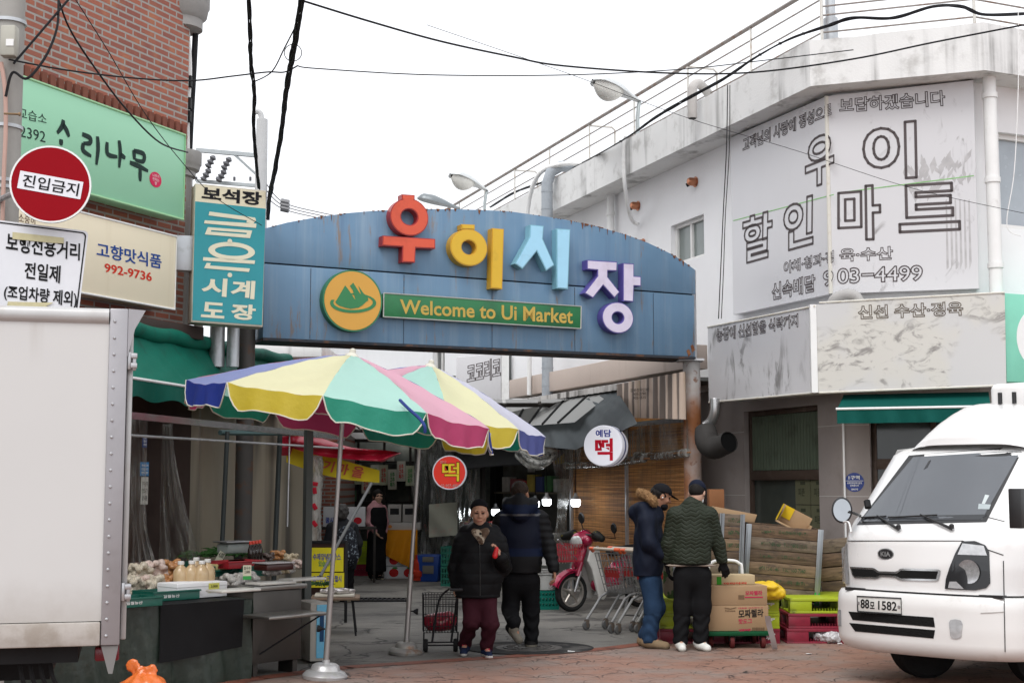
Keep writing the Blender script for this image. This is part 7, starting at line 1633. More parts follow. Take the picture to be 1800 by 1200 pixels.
# ---- old woman with a backpack behind the board sign
loc=at(600,1040,20.5)*V((1,1,0));Y0=loc.y;L=lambda x,y,dy=0:at(x,y,Y0+dy)-loc;zf=-loc.z
J=dict(head=L(601,901),neck=L(601,918),shL=L(584,928),shR=L(620,928),elL=L(577,955),wrL=L(580,978,.1),elR=L(628,955),wrR=L(628,975,.15),pel=L(602,985),hpL=L(595,995),knL=L(596,1025),anL=V((-.07,0,.09)),toL=V((-.07,.15,.035)),hpR=L(611,995),knR=L(611,1025),anR=V((.09,0,.09)),toR=V((.09,.15,.035)),haL=(V((0,.3,-1)),V((1,0,0)),V((0,1,0)),.6),haR=(V((0,.3,-1)),V((-1,0,0)),V((0,1,0)),.6))
lv=[(L(602,932),.17),(L(602,955),.2),(L(602,985),.2),(L(602,998),.19)]
op=dict(yaw=172,pitch=8,hs=1.0,skin=skin,face=False,trousers=bkw,tw=(.1,.08,.07),jacket=dict(levels=lv,mat=M('jacket_charcoal',(.018,.019,.022),.7,var=.3),hem=L(602,1000).z,arm=(.085,.075,.06),disp=lambda P,n:.006*noise3(P,22,2)),shoes=(op['shoes'][0],op['shoes'][1]))
p,q,Rm,body=make('old woman with curly grey hair seen from behind at the board sign',loc,Y0,J,op)
soft('hair',[('e',q(-.015,0,.025),(.1,.115,.105),dict(R=Rm)),('e',q(-.05,0,-.03),(.095,.08,.08),dict(R=Rm))],.008,hairgr,p.t,.03,lambda P,n:.012*noise3(P,60,2)+.006*noise3(P,120,1))
bpm=M('pattern_pack',(.02,.022,.028),.7,var=.2,dirt=((.28,.33,.38),32,.56,.6,.9))
bp_=thing('backpack','dark backpack with a pale blue mottled pattern on the curly haired woman','backpack',loc+L(608,955,-.2))
soft('pack_body',[('c',(0,0,-.14),(0,0,.1),.19,.15,dict(flat=(0,1,0,.6)))],.012,bpm,bp_,.04,lambda P,n:.008*noise3(P,25,1))
for s_ in (-1,1):build('strap',MB().tube(spline([(s_*.09,.03,.2),(s_*.1,.12,.24),(s_*.11,.22,.2)]),.016,8),blackrub,bp_,local=True)
# ================================================================ WHITE CAB TRUCK (right)
KT=R(44);KC=V((3.26,11.70,0));KF=Frame(KC,(math.cos(KT),-math.sin(KT),0))
Zs=[.27,.30,.36,.50,.68,.74,.77,.785,.80,1.0,1.18,1.24,1.345,1.38,1.92,1.97,2.0]
Ys=[.10,.03,.0,.0,.01,.025,.05,.075,.08,.09,.125,.155,.25,.29,.74,.87,1.05]
Ws=[.78,.82,.85,.86,.86,.86,.85,.82,.825,.83,.83,.83,.825,.81,.69,.66,.63]
def kprof(z):return float(np.interp(z,Zs,Ys))
def kw(z):return float(np.interp(z,Zs,Ws))
def kplan(a,w):t=min(abs(a)/w,.9999);return .30*(1-(1-t**3.0)**(1/3.0))+.05*t*t
def kS(a,z,o=0.0):return KF.p(a,z,-(kprof(z)+kplan(a,kw(z)))+o)
def kpx(x,y,o=0.0):
    c=-.1
    for _ in range(14):
        a,b=KF.px(x,y,c);b_=min(max(b,.2),2.0);w=kw(b_);c=.6*c+.4*(-(kprof(b_)+kplan(max(-w,min(w,a)),w)))
    return a,b,c
def kP(x,y,o=0.0):a,b,c=kpx(x,y);return KF.p(a,b,c+o)
def kpatch(q,nu,nv,o,mb=None,mi=0):
    q=[V((*p,0)) for p in q];mb=mb or MB()
    def f(s_,t_):h=(q[0]*(1-s_)+q[1]*s_)*(1-t_)+(q[3]*(1-s_)+q[2]*s_)*t_;return kP(h.x,h.y,o)
    return mb.grid(f,nu,nv,mi)
def cr2(pts):return [(1400+x/3.75,880+y/3.75) for x,y in pts]
def cr1(pts):return [(1400+x/3.75,650+y/3.75) for x,y in pts]
def kpoly(pts,o,n_=40):
    xs=[p[0] for p in pts];x0,x1=min(xs),max(xs);k=len(pts)
    def span(x):
        ys=[]
        for i in range(k):
            (xa,ya),(xb,yb)=pts[i],pts[(i+1)%k]
            if xa!=xb and min(xa,xb)<=x<=max(xa,xb):ys.append(ya+(yb-ya)*(x-xa)/(xb-xa))
        return min(ys),max(ys)
    def f(s_,t_):x=x0+.01+(x1-x0-.02)*s_;y0,y1=span(x);return kP(x,y1+(y0-y1)*t_,o)
    return MB().grid(f,n_,5)
kt=thing('cab_truck','white cab over delivery truck facing the market with a roof fairing and number plate','truck',M=KF.mat())
kwhite=M('truck_white',(.74,.735,.725),.3,var=.015,vs=1.5,coat=.6,dirt=((.5,.47,.43),2.2,.6,.8,.2));kbump=M('bumper_white',(.70,.69,.675),.35,var=.03,coat=.3,dirt=((.4,.36,.32),3.5,.58,.75,.4))
kblk=M('truck_black',(.014,.014,.015),.4);kglass=M('windscreen',(.10,.108,.12),.05,.3,var=.12,vs=2,spec=1.0);kchr=M('chrome_trim',(.6,.6,.6),.15,.9);kclear=M('lamp_clear',(.5,.51,.52),.12,.35,var=.35,vs=30);kdk=M('lamp_dark',(.012,.013,.015),.2,coat=.2)
def kring(z):
    w=kw(z);y0=kprof(z);out=[KF.p(-w,z,-1.55),KF.p(-w,z,-1.0 if y0<.9 else-1.35)]
    for i in range(97):a=w*math.sin(math.pi*(i/96-.5));out.append(KF.p(a,z,-(y0+kplan(a,w))))
    return out+[KF.p(w,z,-1.0 if y0<.9 else-1.35),KF.p(w,z,-1.55)]
def kshell(zs,mat,name,close=True):
    rings=[kring(z) for z in zs];n_=len(rings[0]);b=MB();b.add([q for r_ in rings for q in r_],[(j*n_+i,j*n_+i+1,(j+1)*n_+i+1,(j+1)*n_+i) for j in range(len(rings)-1) for i in range(n_-1)])
    for j in (0,len(rings)-1):b.add(rings[j],[tuple(range(n_)) if j else tuple(range(n_))[::-1]])
    b.add([r_[0] for r_ in rings]+[r_[-1] for r_ in rings],[tuple(range(len(rings)))[::-1]+tuple(range(len(rings),2*len(rings)))])
    return build(name,b,mat,kt,smooth=50)
def fine(zs,step=.03):
    out=[zs[0]]
    for a,b in zip(zs[:-1],zs[1:]):
        k=max(1,int((b-a)/step));out += [a+(b-a)*(i+1)/k for i in range(k)]
    return out
kshell(fine([.27,.30,.36,.5,.68,.74,.77]),kbump,'bumper');kshell(fine([.785,.8,1.0,1.18,1.24,1.345,1.38,1.92,1.97,2.0,2.01]),kwhite,'cab_body')
build('bumper_gap',MB().fbox(KF,-.7,.7,.765,.79,-.9,-.12),kblk,kt)
ws_=build('windscreen_rubber',kpatch([(1506,922),(1734,917),(1802,783),(1598,800)],24,12,.004),kblk,kt)
build('windscreen',kpatch([(1512,916),(1727,912),(1796,791),(1606,803)],24,12,.008),kglass,ws_)
sm_=MB()
for a,b in (((1490,950),(1692,950)),((1692,950),(1764,975)),((1764,985),(1767,1145)),((1724,905),(1766,916))):
    sm_.tube([kP(a[0]+(b[0]-a[0])*i/30,a[1]+(b[1]-a[1])*i/30,.002) for i in range(31)],.0045,4)
build('panel_seam',sm_,kblk,kt)
gr=cr2([(355,432),(515,440),(545,462),(665,465),(690,443),(950,450),(955,460),(940,520),(930,527),(690,522),(650,503),(560,497),(530,513),(375,505)])
o=build('grille_trim',kpoly(gr,.010),kchr,kt,smooth=0)
gi=cr2([(366,444),(508,451),(542,474),(668,477),(694,456),(938,462),(928,514),(694,509),(655,491),(556,485),(526,501),(382,495)])
build('grille_mesh',kpoly(gi,.013),M('grille_black',(.012,.012,.012),.6,bump=.6,bs=120),o,smooth=0)
ea_,eb_,ec_=kpx(1558,973);Fe=KF.shift(0,0,ec_+.012)
o=build('emblem',MB().disc(Fe,ea_,eb_,(.075,.047),-.02,0,32),kchr,kt,smooth=30);build('emblem_face',MB().disc(Fe,ea_,eb_,(.066,.040),.0005,.002,32),kblk,o,smooth=0)
build('emblem_lettering',MB().text(Fe,'KIA',ea_-.045,ea_+.045,eb_-.02,eb_+.02,.004,.03),kchr,o,smooth=0)
hl=cr2([(1095,265),(1180,262),(1250,290),(1278,340),(1283,540),(1255,573),(1180,588),(982,578),(987,520),(1012,440),(1052,340)])
o=build('headlight',kpoly(hl,.012),kdk,kt,smooth=0)
build('lamp_upper',kpatch(cr2([(1068,352),(1262,358),(1240,294),(1100,278)]),6,3,.016),kclear,o)
la,lb,lc=kpx(*cr2([(1140,465)])[0]);Fl=KF.shift(0,0,lc+.018)
build('reflector',MB().add([KF.p(la+rr_*math.cos(t)*.095,lb+rr_*math.sin(t)*.095,lc+.016-dd_) for rr_,dd_ in ((1,-.002),(.8,-.001),(.45,.0)) for t in [i*math.pi/12 for i in range(24)]],[(j*24+i,j*24+(i+1)%24,(j+1)*24+(i+1)%24,(j+1)*24+i) for j in range(2) for i in range(24)]+[tuple(range(48,72))]),M('reflector',(.55,.55,.56),.12,.8,var=.5,vs=40),o)
build('lamp_lower',kpatch(cr2([(1005,572),(1110,578),(1060,530),(1015,530)]),4,2,.016),kclear,o)
build('headlight',kpatch(cr2([(352,548),(306,540),(302,312),(333,275)]),4,6,.012),kclear,kt)
# plate
pq=cr2([(405,727),(693,746),(690,641),(400,627)]);pa=[kpx(*p) for p in pq];pc_=max(p[2] for p in pa)+.012
Fp=KF.shift(0,0,pc_);o=build('number_plate',MB().prism(Fp,[Fp.px(*p) for p in pq],-.015,0),M('plate_white',(.66,.66,.63),.35),kt,bevel=.004)
build('plate_frame',MB().tube([Fp.p(*Fp.px(*p),.001) for p in pq+pq[:1]],.007,4),kblk,o)
build('plate_lettering',MB().qtext(Fp,'88',cr2([(422,706),(480,709),(480,648),(422,645)]),.003,.025).qtext(Fp,'모',cr2([(484,709),(515,711),(515,665),(484,662)]),.003,.03).qtext(Fp,'1582',cr2([(538,716),(662,724),(660,664),(538,656)]),.003,.02),M('plate_ink',(.02,.02,.02),.5),o,smooth=0)
for x,y in ((410,672),(677,697)):
    a_,b_=Fp.px(*cr2([(x,y)])[0]);build('plate_bolt',MB().disc(Fp,a_,b_,.012,0,.006,12),steel,o)
mesh_=M('slot_mesh',(.010,.010,.010),.6,bump=.8,bs=70)
build('intake',kpatch(cr2([(372,783),(915,831),(905,766),(343,727)]),20,3,.004),mesh_,kt);build('intake',kpatch(cr2([(388,858),(905,905),(915,850),(348,802)]),20,3,.004),mesh_,kt)
o=build('fog_lamp',kpoly(cr2([(1022,900),(1050,908),(1085,900),(1096,880),(1098,810),(1088,786),(1050,778),(1018,782),(1008,800),(1010,870)]),.008,10),kclear,kt);build('fog_lamp',kpatch(cr2([(274,820),(297,825),(294,716),(266,714)]),3,4,.004),kclear,kt)
build('bumper_line',MB().tube([kP(1400+x/3.75,880+y/3.75,.002) for x,y in ((1215,738),(1290,735),(1370,730))],.005,4),M('line_grey',(.4,.38,.36),.5),kt)
# things seen on and behind the glass
build('inside_mirror',kpatch(cr1([(842,655),(868,640),(892,592),(876,598)]),3,3,.011),kdk,ws_)
build('glass_sticker',kpatch(cr1([(1225,880),(1245,882),(1275,825),(1248,820)]),3,3,.010),M('sticker_pale',(.5,.55,.55),.4),ws_);build('glass_sticker',kpatch(cr1([(1200,915),(1275,917),(1285,886),(1205,880)]),3,3,.010),M('sticker_pale2',(.36,.41,.42),.4),ws_)
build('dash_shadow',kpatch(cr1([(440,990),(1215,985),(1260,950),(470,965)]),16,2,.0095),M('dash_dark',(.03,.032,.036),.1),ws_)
# wipers
for piv,mid,b0,b1 in (((685,185),(545,95),(440,108),(602,100)),((1035,182),(830,88),(615,108),(938,92))):
    A,B_,C_,D_=[kP(*cr2([p])[0],.03) for p in (piv,mid,b0,b1)]
    o=build('wiper',MB().tube([A,A.lerp(B_,.35)+KF.n*.01,B_+KF.n*.005],[.014,.011,.006],8),kblk,kt);build('wiper_blade',MB().tube([C_,C_.lerp(D_,.5)+KF.n*.008,D_],.008,6),kblk,o)
    build('wiper_cap',MB().lathe([(.02,0),(.02,.03),(.01,.04)],12,Matrix.Translation(A)),kblk,o)
# mirrors
mc=at(1480,896,12.3);Fm=Frame(mc,(.9,-.1,0));
o=build('round_mirror',MB().lathe([(.02,-.07),(.06,-.05),(.085,-.01),(.088,.0),(.08,.004)],28,Fm.mat()@Matrix.Scale(1.28,4,(0,0,1))@Matrix.Rotation(R(90),4,'X')),kblk,kt)
build('mirror_glass',MB().disc(Fm,0,0,(.074,.096),.005,.008,28),M('mirror',(.42,.44,.46),.02,1.0),o)
build('mirror_arm',MB().tube([mc+V((.03,.03,-.01)),at(1497,900,12.25),kP(1512,906,.0)],.012,8),kblk,o);build('mirror_stay',MB().tube(spline([mc+V((.01,0,-.1)),at(1492,918,12.2),at(1496,935,12.1)]),.008,8),kwhite,o)
build('side_lamp',MB().tube([at(1524,880,12.25),at(1526,892,12.22)],.03,8),blackrub,kt)
# right-hand door: window, mirror, marker
wR=.775
def side(y,z,o=.0):w=kw(z);return KF.p(w+o,z,-y)
dw=MB();dw.add([side(.68,1.33,.006),side(1.4,1.33,.006),side(1.4,1.86,.006),side(.98,1.86,.006)],[(0,1,2,3)]);build('door_window',dw,kblk,kt,smooth=0)
dm2=at(1792,893,10.9);build('door_mirror',MB().box(dm2,(.1,.16,.3),Matrix.Rotation(-KT,3,'Z')).tube([dm2+V((-.02,.1,-.1)),dm2+V((.12,.25,-.12))],.02,8),kblk,kt,bevel=.03)
mk=at(1797,1034,11.2);build('side_marker',MB().lathe([(.03,0),(.028,.012),(.015,.02)],16,Matrix.Translation(KF.p(.80,mk.z,-.5))@KF.mat().to_3x3().to_4x4()@Matrix.Scale(1.7,4,(0,1,0))@Matrix.Rotation(R(90),4,'Y')),M('marker_orange',(.75,.13,.02),.25),kt)
# roof fairing
pf_=[(.78,2.0),(.80,2.07),(.90,2.15),(1.05,2.235),(1.22,2.31),(1.40,2.37),(1.5,2.385)]
fb_=MB()
def fair(s_,t_):
    y=np.interp(t_,np.linspace(0,1,7),[p[0] for p in pf_]);z=np.interp(t_,np.linspace(0,1,7),[p[1] for p in pf_]);a=-.46+1.08*s_;e=abs(2*s_-1)
    lo=np.interp(y,[.75,1.05,1.6],[1.95,2.01,2.01]);zz_=lo+(z-lo)*(1-e**5);zz_=zz_-(.05*(1-e)*t_ if False else 0)
    return KF.p(a*(1-.06*t_),zz_,-(y+.10*e**2.5))
fb_.grid(fair,40,24);fb_.grid(lambda s_,t_:fair(s_,1).lerp(KF.p(-.43+1.02*s_,2.0,-1.56),t_),40,3);build('roof_fairing',fb_,kwhite,kt,smooth=60)
ru_c=at(1806,700,12.6);rb_=MB().box(ru_c,(.55,.35,.27),Matrix.Rotation(-KT,3,'Z'));o=build('cooling_unit',rb_,kwhite,kt,bevel=.06,seg=4)
for i in range(3):q=ru_c+KF.u*(-.17+i*.13)+KF.n*.177;build('vent_slot',MB().tube([q+V((0,0,-.05)),q+V((0,0,.05))],.02,8),kblk,o)
build('unit_rack',MB().tube([ru_c+KF.u*.15+V((0,0,-.12)),V((ru_c+KF.u*.15).xy.to_3d())+V((0,0,1.95))],.03,8).tube([ru_c-KF.u*.2+V((0,0,-.12)),V((ru_c-KF.u*.2).xy.to_3d())+V((0,0,1.95))],.03,8),steel,kt)
# chassis and wheels, loading bed
build('chassis',MB().fbox(KF,-.62,.68,.24,.6,-4.3,-1.0),kblk,kt);build('loading_bed',MB().fbox(KF,-.72,.74,.62,.72,-4.4,-1.6).fbox(KF,-.74,-.70,.72,1.05,-4.4,-1.6).fbox(KF,.72,.76,.72,1.05,-4.4,-1.6),kwhite,kt,bevel=.01)
def kwheel(a,y,steer=0.0):
    Mw=Matrix.Translation(KF.p(a,.3,-y))@KF.mat().to_3x3().to_4x4()@Matrix.Rotation(steer,4,'Z')@Matrix.Rotation(R(90),4,'Y')
    o=build('wheel',MB().lathe([(.17,-.09),(.27,-.095),(.298,-.07),(.3,0),(.298,.07),(.27,.095),(.17,.09)],36,Mw),M('tyre_%d'%int(a*100+y*10),(.018,.018,.018),.8,bump=.3),kt)
    build('rim',MB().lathe([(.02,-.05),(.1,-.06),(.165,-.08),(.175,.0),(.165,.08),(.1,.06),(.02,.05)],24,Mw),steel,o)
kwheel(-.36,.82,R(-32));kwheel(.62,.98,R(-32));kwheel(-.6,3.4);kwheel(.62,3.4)
# ================================================================ MOTOR SCOOTER
MFr=Frame(gnd(1004,1074),(.80,.60,0));crim=M('scooter_crimson',(.36,.012,.055),.25,.15,coat=.8,var=.08,dirt=((.2,.02,.04),5,.5,.7,.4));scw=M('scooter_white',(.62,.61,.58),.35,var=.05,dirt=((.4,.38,.34),3,.5,.7,.5));tyre=M('tyre',(.02,.02,.02),.8,bump=.3)
sct=thing('motor_scooter','crimson and white step through motor scooter with a red wire front basket','scooter',M=MFr.mat())
def mp(x,y,c=0.0):return MFr.P(x,y,c)
wc=MFr.p(0,.255,0);Mwh=Matrix.Translation(wc)@MFr.mat().to_3x3().to_4x4()@Matrix.Rotation(R(90),4,'X')
def swheel(Mx):
    o=build('wheel',MB().lathe([(.195,-.03),(.225,-.04),(.25,-.03),(.257,0),(.25,.03),(.225,.04),(.195,.03),(.195,-.03)],40,Mx,cap=False),tyre,sct)
    b=MB().lathe([(.17,-.025),(.2,-.03),(.2,.03),(.17,.025),(.17,-.025)],36,Mx,cap=False).lathe([(.045,-.05),(.045,.05)],16,Mx)
    for i in range(5):
        t=i*2*math.pi/5+.3;b.tube([Mx@V((.04*math.cos(t),.04*math.sin(t),0)),Mx@V((.18*math.cos(t),.18*math.sin(t),0))],.016,6)
    build('rim',b,M('rim_alloy',(.36,.33,.30),.4,.6),o)
swheel(Mwh);swheel(Matrix.Translation(MFr.p(1.2,.255,0))@MFr.mat().to_3x3().to_4x4()@Matrix.Rotation(R(90),4,'X'))
build('front_fender',MB().grid(lambda s_,t_:MFr.p(-(.30+.02*math.cos(s_*3))*math.cos(R(18+105*s_)),.255+.295*math.sin(R(18+105*s_))+.012-.03*(2*t_-1)**2,(2*t_-1)*.07),16,6).grid(lambda s_,t_:MFr.p(-.285*math.cos(R(18+105*s_)),.255+.28*math.sin(R(18+105*s_))-.03*(2*t_-1)**2,-(2*t_-1)*.07),16,6),crim,sct)
for c in (-.075,.075):build('fork_leg',MB().tube([MFr.p(0,.26,c),MFr.p(.1,.52,c)],[.018,.024],10),steel,sct)
build('fork_cover',MB().tube([MFr.p(.06,.46,.06),MFr.p(.13,.64,.06)],.035,10).tube([MFr.p(.06,.46,-.06),MFr.p(.13,.64,-.06)],.035,10),crim,sct)
def msoft(name,prims,mat,vox=.012,k=.04,par=None):
    def cv(p):
        if p[0]=='c':return ('c',N3(MFr.mat().inverted()@p[1]),N3(MFr.mat().inverted()@p[2]))+tuple(p[3:])
        return p
    return soft(name,[cv(p) for p in prims],vox,mat,par or sct,k)
# steering column, shield, body, seat
msoft('front_cowl',[('c',MFr.p(.12,.62,0),MFr.p(.22,.86,0),.07,.075,dict(flat=(1,0,0,.8))),('c',MFr.p(.2,.92,-.1),MFr.p(.2,.92,.1),.075,.075),('c',MFr.p(.12,.95,0),MFr.p(.26,1.0,0),.08,.07),('c',MFr.p(.26,.97,.05),MFr.p(.4,.93,.05),.05,.03)],crim)
build('headlight',MB().lathe([(.085,0),(.08,.03),(.05,.055),(.01,.065)],20,Matrix.Translation(MFr.p(.09,.91,.02))@MFr.mat().to_3x3().to_4x4()@Matrix.Rotation(R(-100),4,'Y')@Matrix.Scale(1.25,4,(0,1,0))),M('scooter_lamp',(.62,.63,.62),.12,.3,var=.3,vs=30),sct)
shp=[(.22,.80),(.36,.86),(.42,.62),(.48,.35),(.52,.22),(.45,.14),(.36,.16),(.30,.36),(.24,.55),(.17,.66)]
for c in (.13,-.13):build('leg_shield',MB().prism(MFr,shp,c-.02,c+.02),scw,sct,bevel=.015)
build('shield_front',MB().grid(lambda s_,t_:MFr.p(.2+.24*(1-t_)+.03*(2*s_-1)**2,.25+.6*t_,(2*s_-1)*.15),8,8).grid(lambda s_,t_:MFr.p(.215+.24*(1-t_)+.03*(2*s_-1)**2,.25+.6*t_,-(2*s_-1)*.15),8,8),scw,sct)
msoft('body_cover',[('c',MFr.p(.45,.33,0),MFr.p(.75,.36,0),.09,.11),('c',MFr.p(.75,.45,0),MFr.p(1.35,.62,0),.12,.10),('c',MFr.p(.8,.5,0),MFr.p(1.0,.6,0),.13,.13)],crim)
msoft('engine',[('c',MFr.p(.55,.26,0),MFr.p(.85,.28,0),.1,.12),('c',MFr.p(.85,.25,.1),MFr.p(1.5,.3,.14),.04,.05)],steel)
msoft('seat',[('c',MFr.p(.72,.76,0),MFr.p(1.3,.80,0),.09,.1,dict(flat=(0,0,1,.7)))],blackrub)
build('handlebar',MB().tube([MFr.p(.24,.98,-.32),MFr.p(.2,1.0,-.15),MFr.p(.2,1.0,.15),MFr.p(.24,.98,.32)],.016,8),kblk,sct)
for c in (-.3,.3):msoft('hand_cover',[('c',MFr.p(.24,.99,c*.8),MFr.p(.2,.96,c*1.3),.07,.05)],M('cover_black',(.015,.015,.014),.5,dirt=((.25,.22,.02),14,.6,.66,.7)))
for c,(x,y) in ((.3,(1022,910)),(-.3,(1079,928))):
    h_=MFr.P(x,y,c);o=build('mirror',MB().lathe([(.01,-.02),(.05,-.015),(.06,0),(.058,.006)],20,Matrix.Translation(h_)@MFr.mat().to_3x3().to_4x4()@Matrix.Scale(1.25,4,(0,0,1))@Matrix.Rotation(R(80),4,'Y')),kblk,sct)
    build('mirror_stem',MB().tube([h_+V((0,0,-.06)),h_+V((.02,0,-.14)),MFr.p(.22,1.0,c*.8)],.007,6),kblk,o)
redw=M('wire_red',(.42,.03,.05),.4,.2)
bk_=MB();A0,A1,Z0,Z1,Cw=-.28,.06,.66,.88,.16
def bw(p,q):bk_.tube([MFr.p(*p),MFr.p(*q)],.005,4)
for z in (Z0,.74,.81,Z1):
    e=.03*(z-Z0)/.2;bw((A0-e,z,-Cw-e),(A1,z,-Cw-e));bw((A0-e,z,Cw+e),(A1,z,Cw+e));bw((A0-e,z,-Cw-e),(A0-e,z,Cw+e));bw((A1,z,-Cw-e),(A1,z,Cw+e))
for i in range(9):
    a=A0+(A1-A0)*i/8;bw((a,Z0,Cw),(a-.03*(1-i/8),Z1,Cw+.03));bw((a,Z0,-Cw),(a-.03*(1-i/8),Z1,-Cw-.03));bw((a,Z0,-Cw),(a,Z0,Cw));c=-Cw+2*Cw*i/8;bw((A0,Z0,c),(A0-.03,Z1,c*1.15));bw((A1,Z0,c),(A1,Z1,c*1.15))
build('front_basket',bk_,redw,sct);build('basket_stay',MB().tube([MFr.p(A0-.02,.95,.1),MFr.p(.02,.68,.1)],.012,6),steel,sct)
# ================================================================ SHOPPING CARTS
wirem=M('wire_zinc',(.30,.30,.30),.4,.6);cart0=thing('shopping_cart','x','shopping cart',group='nested shopping carts');hm_o,hm_b=M('handle_orange',(.62,.10,.03),.4),M('handle_beige',(.45,.38,.31),.4)
def lb(parts,r=.0045):
    b=MB()
    for p in parts:b.tube([V(q) for q in p],r,4)
    return b
# local: x forward, y across, z up; handle at x=-.45
wires=[]
def cw(x):return .25-.05*(x+.42)/.84       # half width
def topz(x):return .93-.03*(x+.42)/.84
def botz(x):return .44+.10*(x+.42)/.84
for i in range(15):
    x=-.42+.84*i/14;xb=-.3+.68*i/14
    for s_ in (-1,1):wires.append([(x,s_*cw(x),topz(x)),(xb,s_*(cw(x)-.05),botz(xb))])
    wires.append([(xb,-cw(x)+.05,botz(xb)),(xb,cw(x)-.05,botz(xb))])
for t in (0,.2,.4,.6,.8,1):
    for s_ in (-1,1):wires.append([(-.42+.12*t,s_*(cw(-.42)-.05*t),topz(-.42)*(1-t)+botz(-.3)*t),(.42-.04*t,s_*(cw(.42)-.05*t),topz(.42)*(1-t)+botz(.38)*t)])
    for x,xb in ((-.42,-.3),(.42,.38)):wires.append([(x+(xb-x)*t,-cw(x)+.05*t,topz(x)*(1-t)+botz(xb)*t),(x+(xb-x)*t,cw(x)-.05*t,topz(x)*(1-t)+botz(xb)*t)])
for i in range(9):
    y=-1+2*i/8
    for x,xb in ((-.42,-.3),(.42,.38)):wires.append([(x,y*cw(x),topz(x)),(xb,y*(cw(x)-.05),botz(xb))])
    wires.append([(-.3,y*.2,botz(-.3)),(.38,y*.15,botz(.38))])
build('wire_basket',lb(wires),wirem,cart0,local=True)
build('handle',MB().tube([(-.47,-.2,.985),(-.47,.2,.985)],.02,10),hm_b,cart0,local=True)
for s_ in (-1,1):
    build('handle_end',MB().tube([(-.47,s_*.2,.985),(-.47,s_*.27,.985),(-.43,s_*.26,.95)],.024,10),hm_o,cart0,local=True)
    build('leg_frame',MB().tube([(-.40,s_*.22,.46),(-.46,s_*.23,.43),(-.52,s_*.24,.15)] if False else [(.15,s_*.2,.46),(-.24,s_*.22,.44),(-.34,s_*.23,.40),(-.56,s_*.24,.13)],.016,8).tube([(-.05,s_*.21,.45),(.1,s_*.21,.42),(-.02,s_*.19,.16),(.3,s_*.17,.13)],.014,8),wirem,cart0,local=True)
    for x,yy in ((-.55,.24),(.3,.17)):
        o=build('caster',MB().lathe([(.02,-.016),(.05,-.014),(.055,0),(.05,.014),(.02,.016)],18,Matrix.Translation((x-.02,s_*yy,.056))@Matrix.Rotation(R(90),4,'X')),M('caster_grey',(.12,.12,.12),.6),cart0,local=True)
        build('caster_fork',MB().box((x-.01,s_*yy,.10),(.045,.045,.05)).box((x-.012,s_*yy+.022,.07),(.03,.006,.07)).box((x-.012,s_*yy-.022,.07),(.03,.006,.07)),M('fork_rust',(.16,.13,.11),.6,.3),o,local=True)
build('child_flap',MB().box((-.36,0,.70),(.01,.26,.12),Matrix.Rotation(-.2,3,'Y')),M('flap_red',(.30,.03,.03),.5),cart0,local=True)
ang=math.atan2(.58,.81);fdir=V((.81,.58,0));sdir=V((.58,-.81,0))
base=V((1.42,16.72,0))
spots=[(base,'shopping cart at the left end of the nested carts, nearest the scooter wheel'),(base+sdir*.56,'shopping cart in front, beside the jeans of the man in the navy coat'),(base+fdir*.27,'shopping cart nested inside the one nearest the scooter'),(base+sdir*.56+fdir*.27,'shopping cart nested inside the front cart behind the man in the navy coat')]
for i,(p,lab) in enumerate(spots):
    Mx=TM(p,ang+.03*i,.94)
    if i==0:cart0.matrix_basis=Mx;cart0['label']=lab
    else:dup(cart0,Mx,lab)
# ================================================================ WIRE TROLLEY
tr0=gnd(775,1146);Tf=Frame(tr0,(1,.12,0));trl=thing('wire_trolley','black folding wire shopping trolley with a red quilted bundle pulled by the old woman','trolley',M=Tf.mat())
blw=M('wire_blackpaint',(.03,.03,.032),.45,.3);ws2=[]
a0,a1,zb3,zt3=-.165,.165,.19,.57
def lean(a,z,d):return Tf.p(a+.0*z,z,-.05-d+.10*(z-.2))
for i in range(12):
    a=a0+(a1-a0)*i/11
    for d in (0,.24):ws2.append([lean(a,zb3,d),lean(a*1.05,zt3,d)])
    ws2.append([lean(a,zb3,0),lean(a,zb3,.24)])
for i in range(7):
    d=.24*i/6
    for a in (a0,a1):ws2.append([lean(a,zb3,d),lean(a*1.05,zt3,d)])
for z in (zb3,.25,.35,.45,.52,zt3):
    for d in (0,.24):ws2.append([lean(a0*(1+.05*(z-zb3)/.38),z,d),lean(a1*(1+.05*(z-zb3)/.38),z,d)])
    for a in (a0,a1):ws2.append([lean(a,z,0),lean(a,z,.24)])
b=MB()
for w_ in ws2:b.tube(w_,.0045,4)
build('basket',b,blw,trl)
hx=at(800,1036,13.72)
b=MB().tube(spline([Tf.p(-.09,.1,.02),Tf.p(-.03,.5,.06),Tf.p(.06,.62,.09),hx+V((-.03,0,.0))]),.011,8).tube(spline([Tf.p(.1,.1,.02),Tf.p(.15,.5,.06),Tf.p(.17,.62,.09),hx+V((.05,0,0))]),.011,8).tube([hx+V((-.05,0,0)),hx+V((.07,0,0))],.014,8)
b.tube([Tf.p(-.14,.1,0),Tf.p(.14,.1,0)],.008,6).tube([Tf.p(-.14,.06,-.1),Tf.p(.14,.06,-.1)],.008,6).tube([Tf.p(-.17,.2,.0),Tf.p(-.17,.05,-.05)],.008,6).tube([Tf.p(.17,.2,0),Tf.p(.17,.05,-.05)],.008,6)
build('handle_frame',b,blw,trl)
for a in (-.15,.15):build('wheel',MB().lathe([(.02,-.02),(.06,-.022),(.066,0),(.06,.022),(.02,.02)],20,Matrix.Translation(Tf.p(a,.066,-.05))@Matrix.Rotation(R(90),4,'Y')),tyre,trl)
bd_=thing('red_bundle','shiny red patterned bundle lying in the wire trolley','bundle',lean(0,.2,.12))
